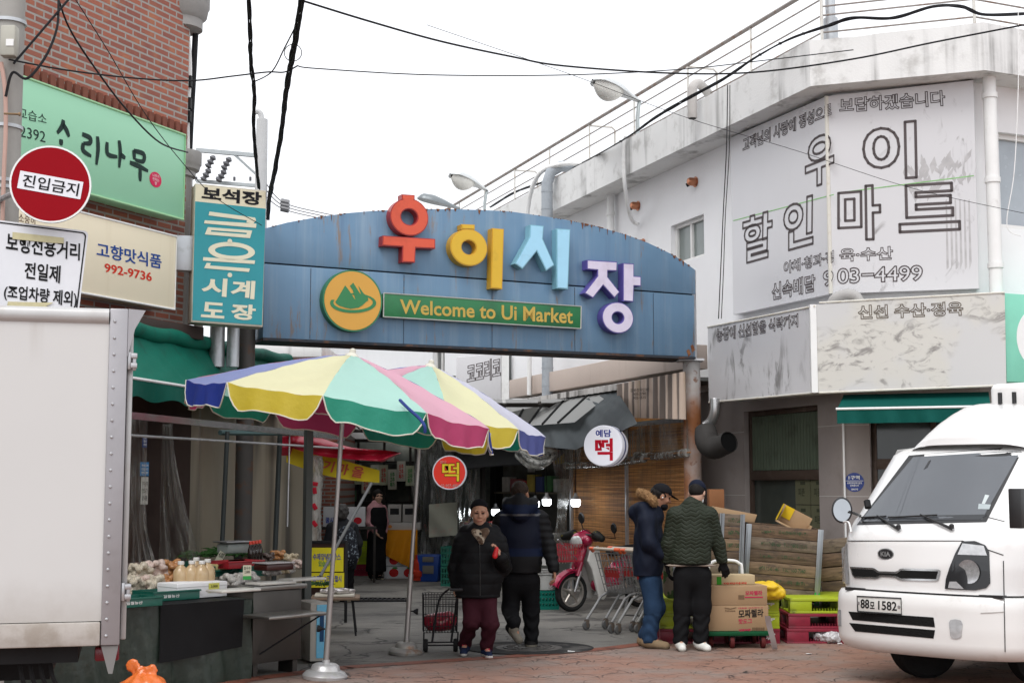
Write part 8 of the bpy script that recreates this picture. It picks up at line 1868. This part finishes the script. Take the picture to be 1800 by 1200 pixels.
soft('bundle_body',[('c',(-.08,0,.08),(.08,0,.1),.085,.09),('e',(0,0,.08),(.15,.1,.08))],.012,M('bundle_red',(.30,.008,.03),.35,dirt=((.45,.3,.12),16,.62,.66,.7),coat=.3),bd_,.04,lambda P,n:.008*noise3(P,40,1))
# ================================================================ BUCKETS, CRATE by the scooter
cb=Frame(gnd(964,1071),(1,.15,0));tl=M('crate_teal',(.012,.17,.13),.45,var=.15)
def lattice(F,w,d,h,lab,m,group=None,cat='crate',name='plastic_crate'):
    t=thing(name,lab,cat,M=F.mat(),group=group);b=MB();b.fbox(F,-w/2,w/2,0,.015,-d,0)
    for c in (-.012,-d):
        for z in (.015,h*.33,h*.62,h-.03):b.fbox(F,-w/2,w/2,z,z+.028,c,c+.012)
        for i in range(7):a=-w/2+(w-.02)*i/6;b.fbox(F,a,a+.02,.043,h-.002,c+.002,c+.010)
    for a in (-w/2,w/2-.012):
        for z in (.015,h*.33,h*.62,h-.03):b.fbox(F,a,a+.012,z+.001,z+.027,-d+.013,-.013)
        for i in range(5):c=-d+.03+(d-.08)*i/4;b.fbox(F,a+.002,a+.010,.043,h-.004,c,c+.02)
    build('crate_body',b,m,t);return t
lattice(cb,.29,.36,.25,'teal lattice crate under the stack of white buckets',tl)
bw0=thing('white_bucket','x','bucket',group='stacked white buckets');build('bucket_body',MB().lathe([(.095,0),(.1,.004),(.125,.2),(.132,.205),(.132,.218),(.122,.218),(.118,.19),(.095,.01)],28),M('bucket_white',(.62,.62,.60),.45,var=.06),bw0,local=True)
build('bail',MB().tube([V((.134*math.cos(t),.134*math.sin(t),.19-.02*math.sin(t))) for t in [math.pi*(1+i/12) for i in range(13)]],.004,5),steel,bw0,local=True)
bz=[.25,.285,.32,.355]
for i,z in enumerate(bz):
    lab=['lowest white bucket of the stack on the teal crate','second white bucket up in the stack on the teal crate','third white bucket up in the stack on the teal crate','topmost white bucket turned upside down on the stack behind the walking man'][i]
    Mx=TM(cb.p(.01,z,-.18),.4*i) if i<3 else TM(cb.p(.01,.80,-.18))@Matrix.Rotation(R(180),4,'X')
    if i==0:bw0.matrix_basis=Mx;bw0['label']=lab
    else:dup(bw0,Mx,lab)
# ================================================================ FAR GOODS IN THE LANE
bb=Frame(gnd(753,1022),(1,-.2,0));bn=thing('blue_bin','deep blue plastic bin with grey panels by the rice cake shop','bin',M=bb.mat())
build('bin_body',MB().hexa([bb.p(-.16,0,0),bb.p(.16,0,0),bb.p(.16,0,-.3),bb.p(-.16,0,-.3)],[bb.p(-.2,.46,.03),bb.p(.2,.46,.03),bb.p(.2,.46,-.33),bb.p(-.2,.46,-.33)]),M('bin_blue',(.008,.05,.26),.4),bn,bevel=.02)
build('bin_panel',MB().fbox(bb,-.1,.1,.14,.28,.022,.03).fbox(bb,-.1,.1,.34,.43,.03,.04),M('bin_grey',(.16,.15,.13),.5),bn,bevel=.008)
tag(build('red_sack',MB().tube(spline([gnd(733,1022)+V((0,.1,.02)),gnd(733,1022)+V((0,.1,.2)),gnd(733,1022)+V((.02,.1,.45))]),[.1]*4+[.12]*4+[.09]*5+[.06]*4,12),M('sack_red',(.42,.04,.02),.6)),'slim red sack leaning left of the blue bin','sack')
lattice(Frame(gnd(790,1030),(1,-.2,0)),.3,.35,.32,'green lattice crate right of the blue bin in the lane',greenp,'crates by the blue bin');lattice(Frame(gnd(790,1030)+V((0,0,.33)),(1,-.2,0)),.3,.35,.32,'green lattice crate on top of the other one right of the blue bin',greenp,'crates by the blue bin')
ac=Frame(gnd(704,1016),(1,0,0));cardb=M('card_apple',(.45,.43,.40),.7,dirt=((.30,.02,.015),4.5,.5,.54,.9));cardw=M('card_white',(.56,.56,.57),.6,var=.05)
for i,z in enumerate((0,.22)):
    o=thing('apple_carton',['lower printed apple carton under the orange cloth','upper printed apple carton under the orange cloth'][i],'carton',M=ac.mat(0,z,0),group='apple cartons under the cloth');build('carton',MB().fbox(ac,-.29,.26,z,z+.21,-.4,0),cardw,o,bevel=.004)
    for a in (-.12,.14):build('apple_print',MB().disc(ac,a,z+.1,(.085,.075),.001,.004,20),M('apple_red%d%d'%(i,a>0),(.42,.02,.02),.5,var=.3,vs=9),o,smooth=0);build('leaf_print',MB().disc(ac,a+.02,z+.185,(.05,.02),.001,.005,12),M('leaf_%d%d'%(i,a>0),(.05,.2,.05),.5),o,smooth=0)
oc=thing('orange_cloth','orange cloth draped over the table of apple cartons in the lane','cloth',M=ac.mat(0,.8,0));ocm=M('cloth_orange',(.62,.24,.012),.6,var=.12,bump=.3,bs=9)
b=MB();b.grid(lambda s_,t_:ac.p(-.3+.6*s_,.86-(.66-.3*abs(.75-s_))*t_,.05+.035*math.sin(s_*20+t_*4)*t_),40,12);b.grid(lambda s_,t_:ac.p(-.3+.6*s_,.86,.05-.55*t_),10,4);build('drape',b,ocm,oc)
build('table_board',MB().fbox(ac,-.32,.32,.82,.855,-.5,.03),post_dark,oc)
for i in range(2):
    F=ac.shift(-.13+.27*i,.86,-.15);o=thing('bottle_carton',['grey carton with a black label, left of the pair above the orange cloth','grey carton with a black label, right of the pair above the orange cloth'][i],'carton',M=F.mat(),group='cartons above the orange cloth')
    build('carton',MB().fbox(F,-.12,.12,.13,.45,-.2,0),M('carton_grey',(.36,.34,.32),.6),o,bevel=.004);build('label',MB().fbox(F,-.08,.08,.27,.38,.001,.004),blackw,o,smooth=0)
o=thing('tray_carton','wide pale open carton under the pair of cartons on the orange cloth','carton',M=ac.mat(0,.86,-.05));build('carton',MB().fbox(ac,-.3,.35,.86,.985,-.4,-.02),M('carton_pale',(.44,.43,.41),.6),o,bevel=.004);build('print',MB().disc(ac,-.2,.92,(.04,.03),-.019,-.016,14),M('print_or',(.5,.2,.05),.5),o,smooth=0)
prr_=M('print_blue',(.03,.06,.3),.6)
wf2=Frame(at(605,925,24.6),(1,.1,0));o=thing('white_carton','large white carton with a red apple print behind the curly haired woman','carton',M=wf2.mat());build('carton',MB().fbox(wf2,-.36,.36,0,.33,-.4,0),cardw,o,bevel=.005);build('apple_print',MB().disc(wf2,.23,.1,(.07,.06),.001,.005,20),M('apple_print_red',(.45,.02,.03),.5),o,smooth=0);build('lettering',MB().text(wf2,'꿀사과',-.32,-.1,.06,.16,.004,.03),prr_,o,smooth=0)
tag(build('lane_table',MB().fbox(wf2,-.5,.55,-.05,-.01,-.5,.05).fbox(wf2,-.48,-.44,-wf2.O.z,-.05,-.1,0).fbox(wf2,.5,.54,-wf2.O.z,-.05,-.1,0),post_dark,bevel=.004),'dark table under the large white carton in the lane','table')
for i in range(3):
    lattice(Frame(gnd(634,1012)+V((0,.1,.21*i)),(1,0,0)),.34,.4,.2,['lowest lime crate beside the shop woman','middle lime crate beside the shop woman','top lime crate beside the shop woman'][i],M('crate_lime%d'%i,[(.3,.03,.06),(.32,.42,.03),(.32,.42,.03)][i],.45),'crates beside the shop woman')
# ================================================================ PALLETS
lime=M('pallet_lime',(.36,.44,.018),.4,var=.12,vs=4,dirt=((.09,.11,.02),4,.55,.68,.8));wine=M('pallet_wine',(.25,.018,.040),.4,var=.15,vs=4,dirt=((.12,.02,.03),4,.5,.65,.6));palw=M('pallet_print',(.6,.6,.58),.5)
def pallet(m):
    b=MB();W_,D_,H_=1.26,1.0,.155
    I=Frame((0,0,0),(1,0,0))
    b.fbox(I,-W_/2,W_/2,H_-.03,H_,-D_,0);b.fbox(I,-W_/2,W_/2,0,.022,-D_,0)
    for c0,c1 in ((-.14,-.004),(-.57,-.43),(-D_+.004,-D_+.14)):
        for a0,a1 in ((-W_/2+.003,-.40),(-.12,.12),(.40,W_/2-.003)):b.fbox(I,a0,a1,.022,H_-.03,c0,c1)
    for a in (-.39,.13):
        for i in range(9):b.fbox(I,a+.015+i*.03,a+.02+i*.03,.022,.05,-.06,-.02)
    return b
px0=gnd(1266,1131);px1_=gnd(1490,1130.5)
pal0={}
def put_pallet(m,key,M_,lab,grp,txt):
    if key not in pal0:
        t=thing('plastic_pallet',lab,'pallet',M=M_,group=grp);build('pallet_deck',pallet(m),m,t,local=True,bevel=.008)
        I=Frame((0,0,0),(1,0,0));lb_=MB();lb_.text(I,txt,.44,.58,.04,.11,.002,.04);build('lettering',lb_,palw,t,local=True,smooth=0);pal0[key]=t;return t
    return dup(pal0[key],M_,lab)
for i,(key,m) in enumerate((('w',wine),('l',lime),('l',lime))):
    put_pallet(m,key,TM(V((px0.x,px0.y,.157*i)),.0+.01*i),['wine red pallet at the bottom of the stack behind the cartons','lime pallet in the middle of the stack behind the cartons','lime pallet on top of the stack behind the cartons'][i],'plastic pallets','KPP\n↑')
for i,(key,m) in enumerate((('w',wine),('w',wine),('l',lime))):
    put_pallet(m,key,TM(V((px1_.x+.02*i-.01,px1_.y-.02,.157*i)),-.01*i),['wine red pallet at the bottom of the stack beside the cab truck','wine red pallet in the middle of the stack beside the cab truck','lime pallet on top of the stack beside the cab truck'][i],'plastic pallets','KPP\n↑')
# crumpled plastic in the pallet mouth, tape, litter
P0=V((px1_.x-.22,px1_.y+.06,.07));t=thing('crumpled_plastic','crumpled clear plastic wrap stuffed into the lowest wine red pallet','litter',P0)
soft('wrap',[('e',(0,0,0),(.13,.09,.06)),('e',(.06,-.06,.0),(.1,.08,.06))],.012,M('wrap_white',(.5,.49,.5),.3,var=.3,vs=30,coat=.4),t,.02,lambda P,n:.02*noise3(P,60,1)+.012*noise3(P,110,3))
tp0,tp1=gnd(1349,1085)*0+at(1349,1082,14.25),gnd(1362,1142);b=MB().grid(lambda s_,t_:tp0.lerp(tp1+V((0,0,.012)),t_)+V((.028*(s_-.5)*2,.02*math.sin(t_*6),0)),2,12);b.grid(lambda s_,t_:tp0.lerp(tp1+V((0,0,.012)),t_)+V((-.028*(s_-.5)*2,.004+.02*math.sin(t_*6),0)),2,12)
tag(build('paper_strip',b,M('strip_white',(.6,.6,.62),.5)),'white paper strip hanging from the hand cart to the ground','paper strip')
for i,(x,y) in enumerate(((1004,1146),(1422,1150),(1355,1133),(1476,1132),(1495,1131))):
    p=gnd(x,y);tag(build('paper_scrap',MB().box(p+V((0,0,.012)),(.07-.008*i,.04,.006),Matrix.Rotation(i,3,'Z')@Matrix.Rotation(.1,3,'Y')),white_paint),['white paper scrap on the asphalt left of the tan boots','white paper scrap lying on the red paving in front of the pallets','small scrap beside the white paper strip','small scrap at the foot of the pallets near the truck','tiny scrap at the foot of the pallets closest to the truck'][i],'litter')
# ================================================================ WOODEN PALLET BOXES
wood_d=M('crate_wood',(.19,.115,.065),.75,var=.3,vs=4,bump=.4,bs=30,dirt=((.07,.042,.026),3.5,.5,.66,.7),streak=None);steelc=M('crate_corner',(.30,.32,.34),.4,.7,var=.2);inkg=M('stamp_green',(.025,.085,.04),.8,var=.5,vs=25,dirt=((.12,.09,.06),16,.48,.56,.95))
def plankmat(k,c0,c1):
    m,nt,b,ob=newmat('crate_plank'+k);c_=mixc(nt,ramp(nt,noise(nt,ob,3.5,8,.7,(1,1,12)),.3,.7),c0,c1);c_=mixc(nt,mth(nt,'MULTIPLY',ramp(nt,noise(nt,ob,2.2,7,.75,(1,1,2.5)),.5,.62),.75),c_,(.05,.036,.027))
    nt.links.new(c_,b.inputs['Base Color']);b.inputs['Roughness'].default_value=.8;setbump(nt,b,noise(nt,ob,12,5,.6,(1,1,12)),.35,.006);return m
planks=[plankmat('a',(.075,.045,.027),(.20,.125,.075)),plankmat('b',(.095,.068,.048),(.21,.16,.115)),plankmat('c',(.06,.038,.024),(.155,.10,.062)),plankmat('d',(.11,.07,.04),(.25,.165,.10))];plank=planks[0]
WB=rolled(Frame(at(1310,1028,15.75),(1,-.10,0)),R(-4.5))
wq=[WB.px(*p) for p in ((1310,1030),(1433,1047),(1446,934),(1320,917))]
wbx=thing('wooden_crate','large weathered wooden pallet box with green stamped planks beside the men','crate',M=WB.mat())
a0w,a1w=wq[0][0],(wq[1][0]+wq[2][0])/2;hw=(wq[2][1]+wq[3][1])/2-(wq[0][1]+wq[1][1])/2;zb0=(wq[0][1]+wq[1][1])/2-.1
hw += .1
for i in range(6):
    z0_=zb0+hw*i/6+.004;z1_=zb0+hw*(i+1)/6-.004
    o=build('plank',MB().fbox(WB,a0w,a1w,z0_,z1_,-.022-.006*(i%2),-.008*(i%2)),planks[(i*3+1)%4],wbx,bevel=.004)
    if i>0:
        tx=MB();tx.text(WB,'LogisALL   한국컨테이너풀(주)' if i%2 else '#0112-01-60   TEL:1600-7360',a0w+.14,a1w-.14,z0_+.04,z1_-.04,.003,.01);build('stamp',tx,inkg,o,smooth=0)
for a in (a0w,a1w):build('corner_steel',MB().fbox(WB,a-.03,a+.03,zb0+(.12 if a==a1w else 0),zb0+hw,.001,.008).fbox(WB,a-.012,a+.012,zb0,zb0+hw,.009,.016),steelc,wbx,bevel=.003)
build('green_foot',MB().fbox(WB,a1w-.028,a1w+.028,zb0-.02,zb0+.115,.001,.012),M('foot_green',(.02,.35,.06),.4),wbx)
build('side_boards',MB().fbox(WB,a1w-.02,a1w,zb0,zb0+hw,-.95,-.03).fbox(WB,a0w,a0w+.02,zb0,zb0+hw,-.95,-.03).fbox(WB,a0w,a1w,zb0,zb0+hw,-.97,-.95).fbox(WB,a0w,a1w,zb0,zb0+.03,-.95,-.03),plank,wbx,smooth=0)
WC=rolled(Frame(at(1262,1030,15.55),(1,.02,0)),R(-3));wc2=thing('wooden_crate','narrow wooden pallet box with steel hinges half behind the man in olive','crate',M=WC.mat())
wl0,wl1=WC.px(1262,980)[0],WC.px(1306,980)[0];zlo,zhi=WC.px(1280,1035)[1],WC.px(1280,902)[1]
for i in range(6):
    z0_=zlo+(zhi-zlo)*i/6+.004;z1_=zlo+(zhi-zlo)*(i+1)/6-.004;o=build('plank',MB().fbox(WC,wl0-.2,wl1,z0_,z1_,-.02,0),planks[i%4],wc2,bevel=.004)
    if i>2:build('stamp',MB().text(WC,'1600-7360',wl0+.1,wl1-.03,z0_+.04,z1_-.04,.003,.02),inkg,o,smooth=0)
for x in (1268,1304):a=WC.px(x,950)[0];build('hinge_steel',MB().fbox(WC,a-.025,a+.025,zlo if x>1290 else zlo+.4,zhi,.001,.008).tube([WC.p(a,zlo if x>1290 else zlo+.4,.012),WC.p(a,zhi,.012)],.012,8),steelc,wc2)
build('box_sides',MB().fbox(WC,wl0-.2,wl0-.18,zlo,zhi,-.9,-.02).fbox(WC,wl0-.2,wl1,zlo,zhi,-.92,-.9).fbox(WC,wl0-.2,wl1,zlo,zlo+.03,-.9,-.02),plank,wc2,smooth=0)
WD=rolled(Frame(at(1446,1046,16.2),(1,-.3,0)),R(6));wd3=thing('wooden_crate','stack of folded wooden crate walls between the pallet box and the cab truck','crate',M=WD.mat())
for i in range(4):build('plank',MB().fbox(WD,0,.6,.0+.155*i,.145+.155*i,-.3,-.01*(i%2)),planks[(i+2)%4],wd3,bevel=.005)
# open cartons on top
kraft=M('kraft',(.36,.24,.14),.75,var=.1,vs=3,dirt=((.3,.19,.1),3,.5,.7,.4));kraft_in=M('kraft_dark',(.20,.11,.055),.8)
CB1=rolled(Frame(at(1250,908,15.9),(1,-.05,0)),R(-5));o=thing('cardboard_sheet','brown cardboard carton flap lying on the wooden boxes behind the man in olive','carton',M=CB1.mat())
q=[CB1.px(*p) for p in ((1250,912),(1326,918),(1331,904),(1258,890))];build('carton',MB().prism(CB1,q,-.5,0),kraft,o,bevel=.004);build('label',MB().prism(CB1,[CB1.px(*p) for p in ((1266,910),(1289,912),(1290,907),(1267,904))],.001,.003),M('label_wine',(.12,.015,.03),.6),o,smooth=0)
BX=rolled(Frame(at(1388,925,16.1),(1,-.15,0)),R(-28));o=thing('banana_carton','tilted yellow and brown fruit carton on top of the large wooden crate','carton',M=BX.mat())
build('carton',MB().fbox(BX,-.16,.22,-.02,.0,-.3,0).fbox(BX,-.16,-.14,0,.2,-.3,0).fbox(BX,.2,.22,0,.12,-.3,0).fbox(BX,-.14,.2,0,.2,-.3,-.28),kraft,o,bevel=.003)
build('yellow_side',MB().fbox(BX,-.166,-.161,0,.2,-.3,.002).fbox(BX,-.14,-.02,.06,.2,-.277,-.272),M('carton_yellow',(.62,.42,.02),.5,var=.15,vs=6),o,smooth=0)
tag(build('wood_stool',MB().box(at(1258,880,17.2),(.18,.2,.28)),M('stool_wood',(.25,.11,.05),.6,var=.2),bevel=.006),'small brown wooden box behind the head of the man in olive','box')
# yellow sheet bundle on the pallets
ys=thing('yellow_bundle','folded bright yellow plastic sheet on the lime pallet','plastic sheet',at(1352,1052,15.1))
soft('folded_sheet',[('c',(-.12,0,.06),(.1,0,.06),.075,.075,dict(flat=(0,0,1,.9))),('c',(-.13,.05,.1),(.08,.05,.09),.07,.06),('e',(-.02,0,.13),(.14,.12,.05))],.012,M('sheet_yellow',(.72,.47,.012),.35,var=.12,vs=5,coat=.3,bump=.4,bs=18),ys,.03,lambda P,n:.012*noise3(P,30,1)+.005*noise3(P,70,2))
# ================================================================ HAND CART WITH CARTONS
HC=Frame(gnd(1297,1139),(1,.06,0));hcx=thing('platform_cart','green platform hand cart with a white handle carrying the hot dog cartons','hand cart',M=HC.mat())
build('platform',MB().fbox(HC,-.31,.33,.13,.175,-.5,.06),M('platform_green',(.01,.075,.03),.5,var=.3),hcx,bevel=.012)
for a,c in ((-.06,.0),(.26,.0),(-.26,-.1),(-.02,-.42),(.26,-.42)):
    o=build('caster',MB().lathe([(.02,-.022),(.058,-.02),(.064,0),(.058,.02),(.02,.022)],20,Matrix.Translation(HC.p(a,.064,c))@Matrix.Rotation(R(90),4,'Y')),M('caster_red_%d'%int(a*100-c*10),(.10,.02,.02),.6),hcx);build('caster_fork',MB().fbox(HC,a-.03,a+.03,.08,.128,c-.03,c+.03),blackrub,o)
hh=[HC.p(-.2,.175,-.47),HC.p(-.2,.75,-.47),HC.p(-.17,.83,-.47),HC.p(-.1,.86,-.47),HC.p(.06,.86,-.47),HC.p(.13,.83,-.47),HC.p(.16,.75,-.47),HC.p(.16,.175,-.47)]
build('handle',MB().tube(spline(hh,4),.018,10),white_paint,hcx)
def carton(name,lab,F,a0,a1,z0,z1,d,m=kraft):
    t=thing(name,lab,'carton',M=F.mat((a0+a1)/2,z0,-d/2));build('box',MB().fbox(F,a0,a1,z0,z1,-d,0),m,t,bevel=.004);return t
prk,prr,prb=M('print_black',(.02,.018,.018),.6),M('print_pink',(.45,.03,.08),.6),M('print_brown',(.16,.10,.06),.7)
kx=HC.shift(0,0,.02);A0_,A1_=kx.px(1268,1090)[0],kx.px(1351,1090)[0];zt6=kx.px(1300,1063)[1];zt7=kx.px(1300,1029)[1]
c1=carton('hot_dog_carton','large brown carton with black and pink print, lower one on the hand cart',kx,A0_-.13,A1_,.178,zt6-.002,.42)
b=MB().qtext(kx,'모짜렐라',[(1298,1086),(1342,1083),(1342,1069),(1298,1071)],.003,.025);build('lettering',b,prk,c1,smooth=0)
b=MB().qtext(kx,'핫도그',[(1298,1096),(1322,1095),(1322,1086),(1298,1087)],.003,.02).qtext(kx,'대용량 치즈핫도그',[(1298,1069.5),(1341,1068),(1341,1066),(1298,1067)],.003,.02).qtext(kx,'냉동보관',[(1299,1109),(1320,1108),(1320,1104),(1299,1105)],.003,.05);build('lettering',b,prr,c1,smooth=0)
b=MB();x_=kx.px(1322,1105)[0];x2_=kx.px(1344,1105)[0];zb_,zt_=kx.px(1330,1108)[1],kx.px(1330,1102)[1]
for i in range(22):a=x_+(x2_-x_)*i/22;b.fbox(kx,a,a+(x2_-x_)/22*(.3+.5*hsh(i,9)),zb_,zt_,.001,.003)
a,z=kx.px(1284,1070);b.text(kx,'Pulmuone',a-.055,a+.05,z-.025,z-.005,.003,.02);b.tube([kx.p(a-.06,z+.015,.002),kx.p(a,z+.004,.002),kx.p(a+.06,z+.018,.002)],.004,4)
build('lettering',b,prb,c1,smooth=0)
c2_=carton('hot_dog_carton','brown carton with a pink printed square, upper of the two on the hand cart',kx,A0_-.125,A1_-.01,zt6,zt7,.40)
b=MB().qtext(kx,'모짜렐라',[(1310,1046),(1340,1045),(1340,1037),(1310,1038)],.003,.03);a,z=kx.px(1309,1050);b.fbox(kx,a,kx.px(1341,1050)[0],z,z+.012,.001,.003);build('lettering',b,prr,c2_,smooth=0)
b=MB();x_=kx.px(1298,1050)[0];z=kx.px(1300,1053)[1]
for i in range(9):b.fbox(kx,x_+i*.007,x_+i*.007+.004,z,z+.045,.001,.003)
build('barcode',b,prb,c2_,smooth=0)
kz=kx.shift(0,0,-.12);c3=carton('green_label_carton','shallow carton with a green label on top of the hot dog cartons',kz,kz.px(1252,1020)[0],kz.px(1327,1020)[0],zt7+.004,kz.px(1300,1010)[1],.25,M('kraft_light',(.46,.36,.22),.7))
A,B_=kz.px(1260,1026),kz.px(1268,1013);build('label',MB().fbox(kz,A[0],B_[0],zt7+.006,B_[1],.001,.003),M('label_green',(.05,.28,.03),.5),c3,smooth=0);build('lettering',MB().qtext(kz,'아리아리',[(1272,1027),(1312,1026),(1312,1022),(1272,1023)],.003,.03),M('label_red',(.5,.03,.02),.5),c3,smooth=0)
tag(build('white_sack',MB().tube(spline([at(1200,1045,15.0),at(1201,1010,15.0),at(1203,985,15.0)]),[.08]*6+[.11]*6+[.09]*5,12),M('sack_pale',(.45,.47,.5),.6)),'pale printed sack between the legs of the two men on the pallet','sack')
for x,y,lab in ((1180,1040,'printed produce bag standing on the left lime pallet behind the man in jeans'),):
    F=Frame(at(x,y+5,15.2),(1,0,0));o=thing('produce_bag',lab,'bag',M=F.mat());soft('bag',[('c',(0,0,.05),(0,0,.36),.09,.08,dict(flat=(0,1,0,.6)))],.014,M('produce',(.3,.26,.2),.5,var=.3,vs=8,dirt=((.06,.14,.05),9,.5,.55,.9)),o,.03)
# ================================================================ OVERHEAD CABLES AND FAR POLE
def cable(lab,pts,r,name='cable',m=None,n=6,group='overhead cables'):
    return tag(build(name,MB().tube(spline([at(*p) for p in pts],8),r,6),m or wireblk),lab,'cable',group)
def bundle(lab,pts,r,k=5,spread=.03):
    b=MB();C_=spline([at(*p) for p in pts],10)
    for i in range(k):ph=i*6.28/k;b.tube([q+V((math.cos(ph+j*.33)*spread*(.6+.5*hsh(i,j // 7)),.0,math.sin(ph+j*.2)*spread*.5)) for j,q in enumerate(C_)],r,5)
    for j in range(3,len(C_),6):b.tube([C_[j]+V((0,0,-.012)),C_[j]+V((0,0,.012))],spread*1.15,6)
    return tag(build('cable_bundle',b,wireblk),lab,'cable bundle')
bundle('twisted black cable bundle dropping straight down to the teal sign',[(436,-20,11.0),(440,60,11.6),(441,110,12),(447,160,12.5),(446,220,13.2),(450,280,14),(455,332,14.8)],.008,4,.014)
bundle('thick black cable bundle running down to the left end of the gate',[(533,-20,11.0),(521,60,11.6),(512,110,12),(502,170,12.6),(495,230,13.4),(483,300,14.4),(474,345,15.4),(471,385,16.2)],.010,5,.019)
cable('long black cable with clips sagging right from the thick bundle to the white parapet',[(536,3,11.0),(650,38,11.5),(775,73,12.2),(900,100,13),(990,116,13.6),(1180,129,14.8),(1330,127,15.4),(1500,104,15.6),(1640,75,15.4),(1800,44,15)],.010)
cable('thin cable strung level from the thick bundle to the white building',[(523,116,12.1),(560,121,12.3),(760,132,13),(1000,132,14),(1200,122,15),(1330,108,15.5),(1500,88,15.6)],.006)
cable('thin cable from the pole box across the brick wall to the thick bundle',[(16,105,10.1),(120,124,10.6),(240,138,11.2),(335,142,11.6),(410,134,12),(470,127,12.2),(500,127,12.3),(523,116,12.1)],.007)
cable('cable looping up from the first bundle to the thick one',[(447,144,12.4),(478,126,12.2),(500,85,12),(518,50,11.6)],.006)
cable('cable slanting from the top edge across the green sign',[(103,0,10.4),(122,50,10.6),(160,110,11),(220,190,11.8),(280,250,12.8),(330,268,14)],.008)
cable('fine cable slanting from the top edge to the jeweller sign',[(133,0,10.4),(190,90,11),(255,200,12),(320,285,13),(380,348,14),(460,396,14.8)],.004)
cable('cable rising from the pole box to the top edge',[(24,112,10.1),(60,70,10.2),(120,0,10.4)],.009)
cable('slack cable hanging from the top edge back to the pole',[(103,0,10.4),(100,50,10.3),(80,100,10.2),(48,138,10.1),(22,128,10.1),(10,170,10.1)],.010)
cable('fine wire crossing in front of the big mart sign',[(750,44,13),(1000,130,14),(1210,208,15),(1400,265,15.7),(1600,330,15.6),(1800,375,15)],.003)
cable('cable dropping along the left edge of the mart sign',[(1279,150,16.6),(1277,260,16.6),(1271,380,16.8),(1267,470,17),(1263,560,17)],.006);cable('second thin cable dropping beside the mart sign',[(1283,150,16.6),(1282,260,16.6),(1275,380,16.8),(1272,470,17),(1268,560,17)],.005)
bundle('bundle of black cables lying along the roof parapet towards the lane',[(862,364,29),(905,338,27),(955,320,25),(1000,300,24),(1100,243,20.6),(1150,208,19.5),(1200,178,18.7),(1270,140,17.7),(1330,100,17),(1390,68,16.6),(1460,44,16.2)],.010,4,.018)
bundle('bundle of black cables lying along the roof edge above the mart sign',[(1455,46,16.2),(1500,32,16.1),(1570,32,16),(1640,12,15.9),(1690,12,15.8),(1730,26,15.8),(1810,24,16)],.011,4,.018)
cable('thin white wire hanging over the grey window at the right edge',[(1790,20,15.4),(1790,150,15.4),(1783,300,15.4),(1770,395,15.4),(1795,415,15.4)],.005,m=white_paint)
b=MB();F=Frame(at(516,95,12),(1,0,0));b.tube([F.p(.075*math.cos(t),.075*math.sin(t),.03) for t in [i*.2618 for i in range(25)]],.004,5);tag(build('cable_loop',b,wireblk),'loop of spare cable coiled round the thick bundle','cable')
# distant power pole with cross arms and insulators
dp=thing('power_pole','distant concrete power pole with steel cross arms and hanging insulators','power pole',at(461,500,30)*V((1,1,0)))
D=30;polec=M('far_pole',(.5,.5,.5),.8)
t0=at(461,205,D);build('shaft',MB().tube([V((t0.x,t0.y,0)),V((t0.x,t0.y,at(461,210,D).z)),],[.2,.12],12).tube(spline([at(460,212,D),at(458,200,D),at(452,196,D),at(445,200,D)]),.06,8),polec,dp)
armm2=M('far_arm',(.42,.45,.46),.5,.4)
build('cross_arm',MB().tube([at(345,264,D),at(469,275,D)],.06,4),armm2,dp);build('cross_arm',MB().tube([at(345,318,D),at(468,328,D)],.05,4),armm2,dp)
build('arm_brace',MB().tube([at(410,270,D),at(456,312,D)],.035,4),armm2,dp)
insm=M('insulator',(.12,.12,.13),.4)
for x,y in ((370,285),(398,288),(362,308),(389,310),(343,277)):
    build('insulator',MB().lathe([(.03,-.14),(.09,-.1),(.04,-.05),(.09,0),(.04,.05),(.08,.1),(.03,.16)],10,Matrix.Translation(at(x,y,D-.2))@Matrix.Rotation(.5,4,'Y')),insm,dp)
for x in (345,382,412,440):build('pin',MB().tube([at(x,318,D),at(x,311,D)],.03,6),insm,dp)
cl_=thing('line_clamp','cluster of black clamps on the thin power lines above the gate','line clamp',at(500,360,30))
for i in range(3):build('clamp',MB().tube([at(494,354+6*i,D),at(508,357+6*i,D)],.07,8),insm,cl_)
for i in range(3):cable('thin distant power line slanting down behind the gate',[(466,320+12*i,D),(497,355+6*i,D),(560,373+5*i,D+1),(640,388+5*i,D+3)],.012,'power_line',insm,group='distant power lines')
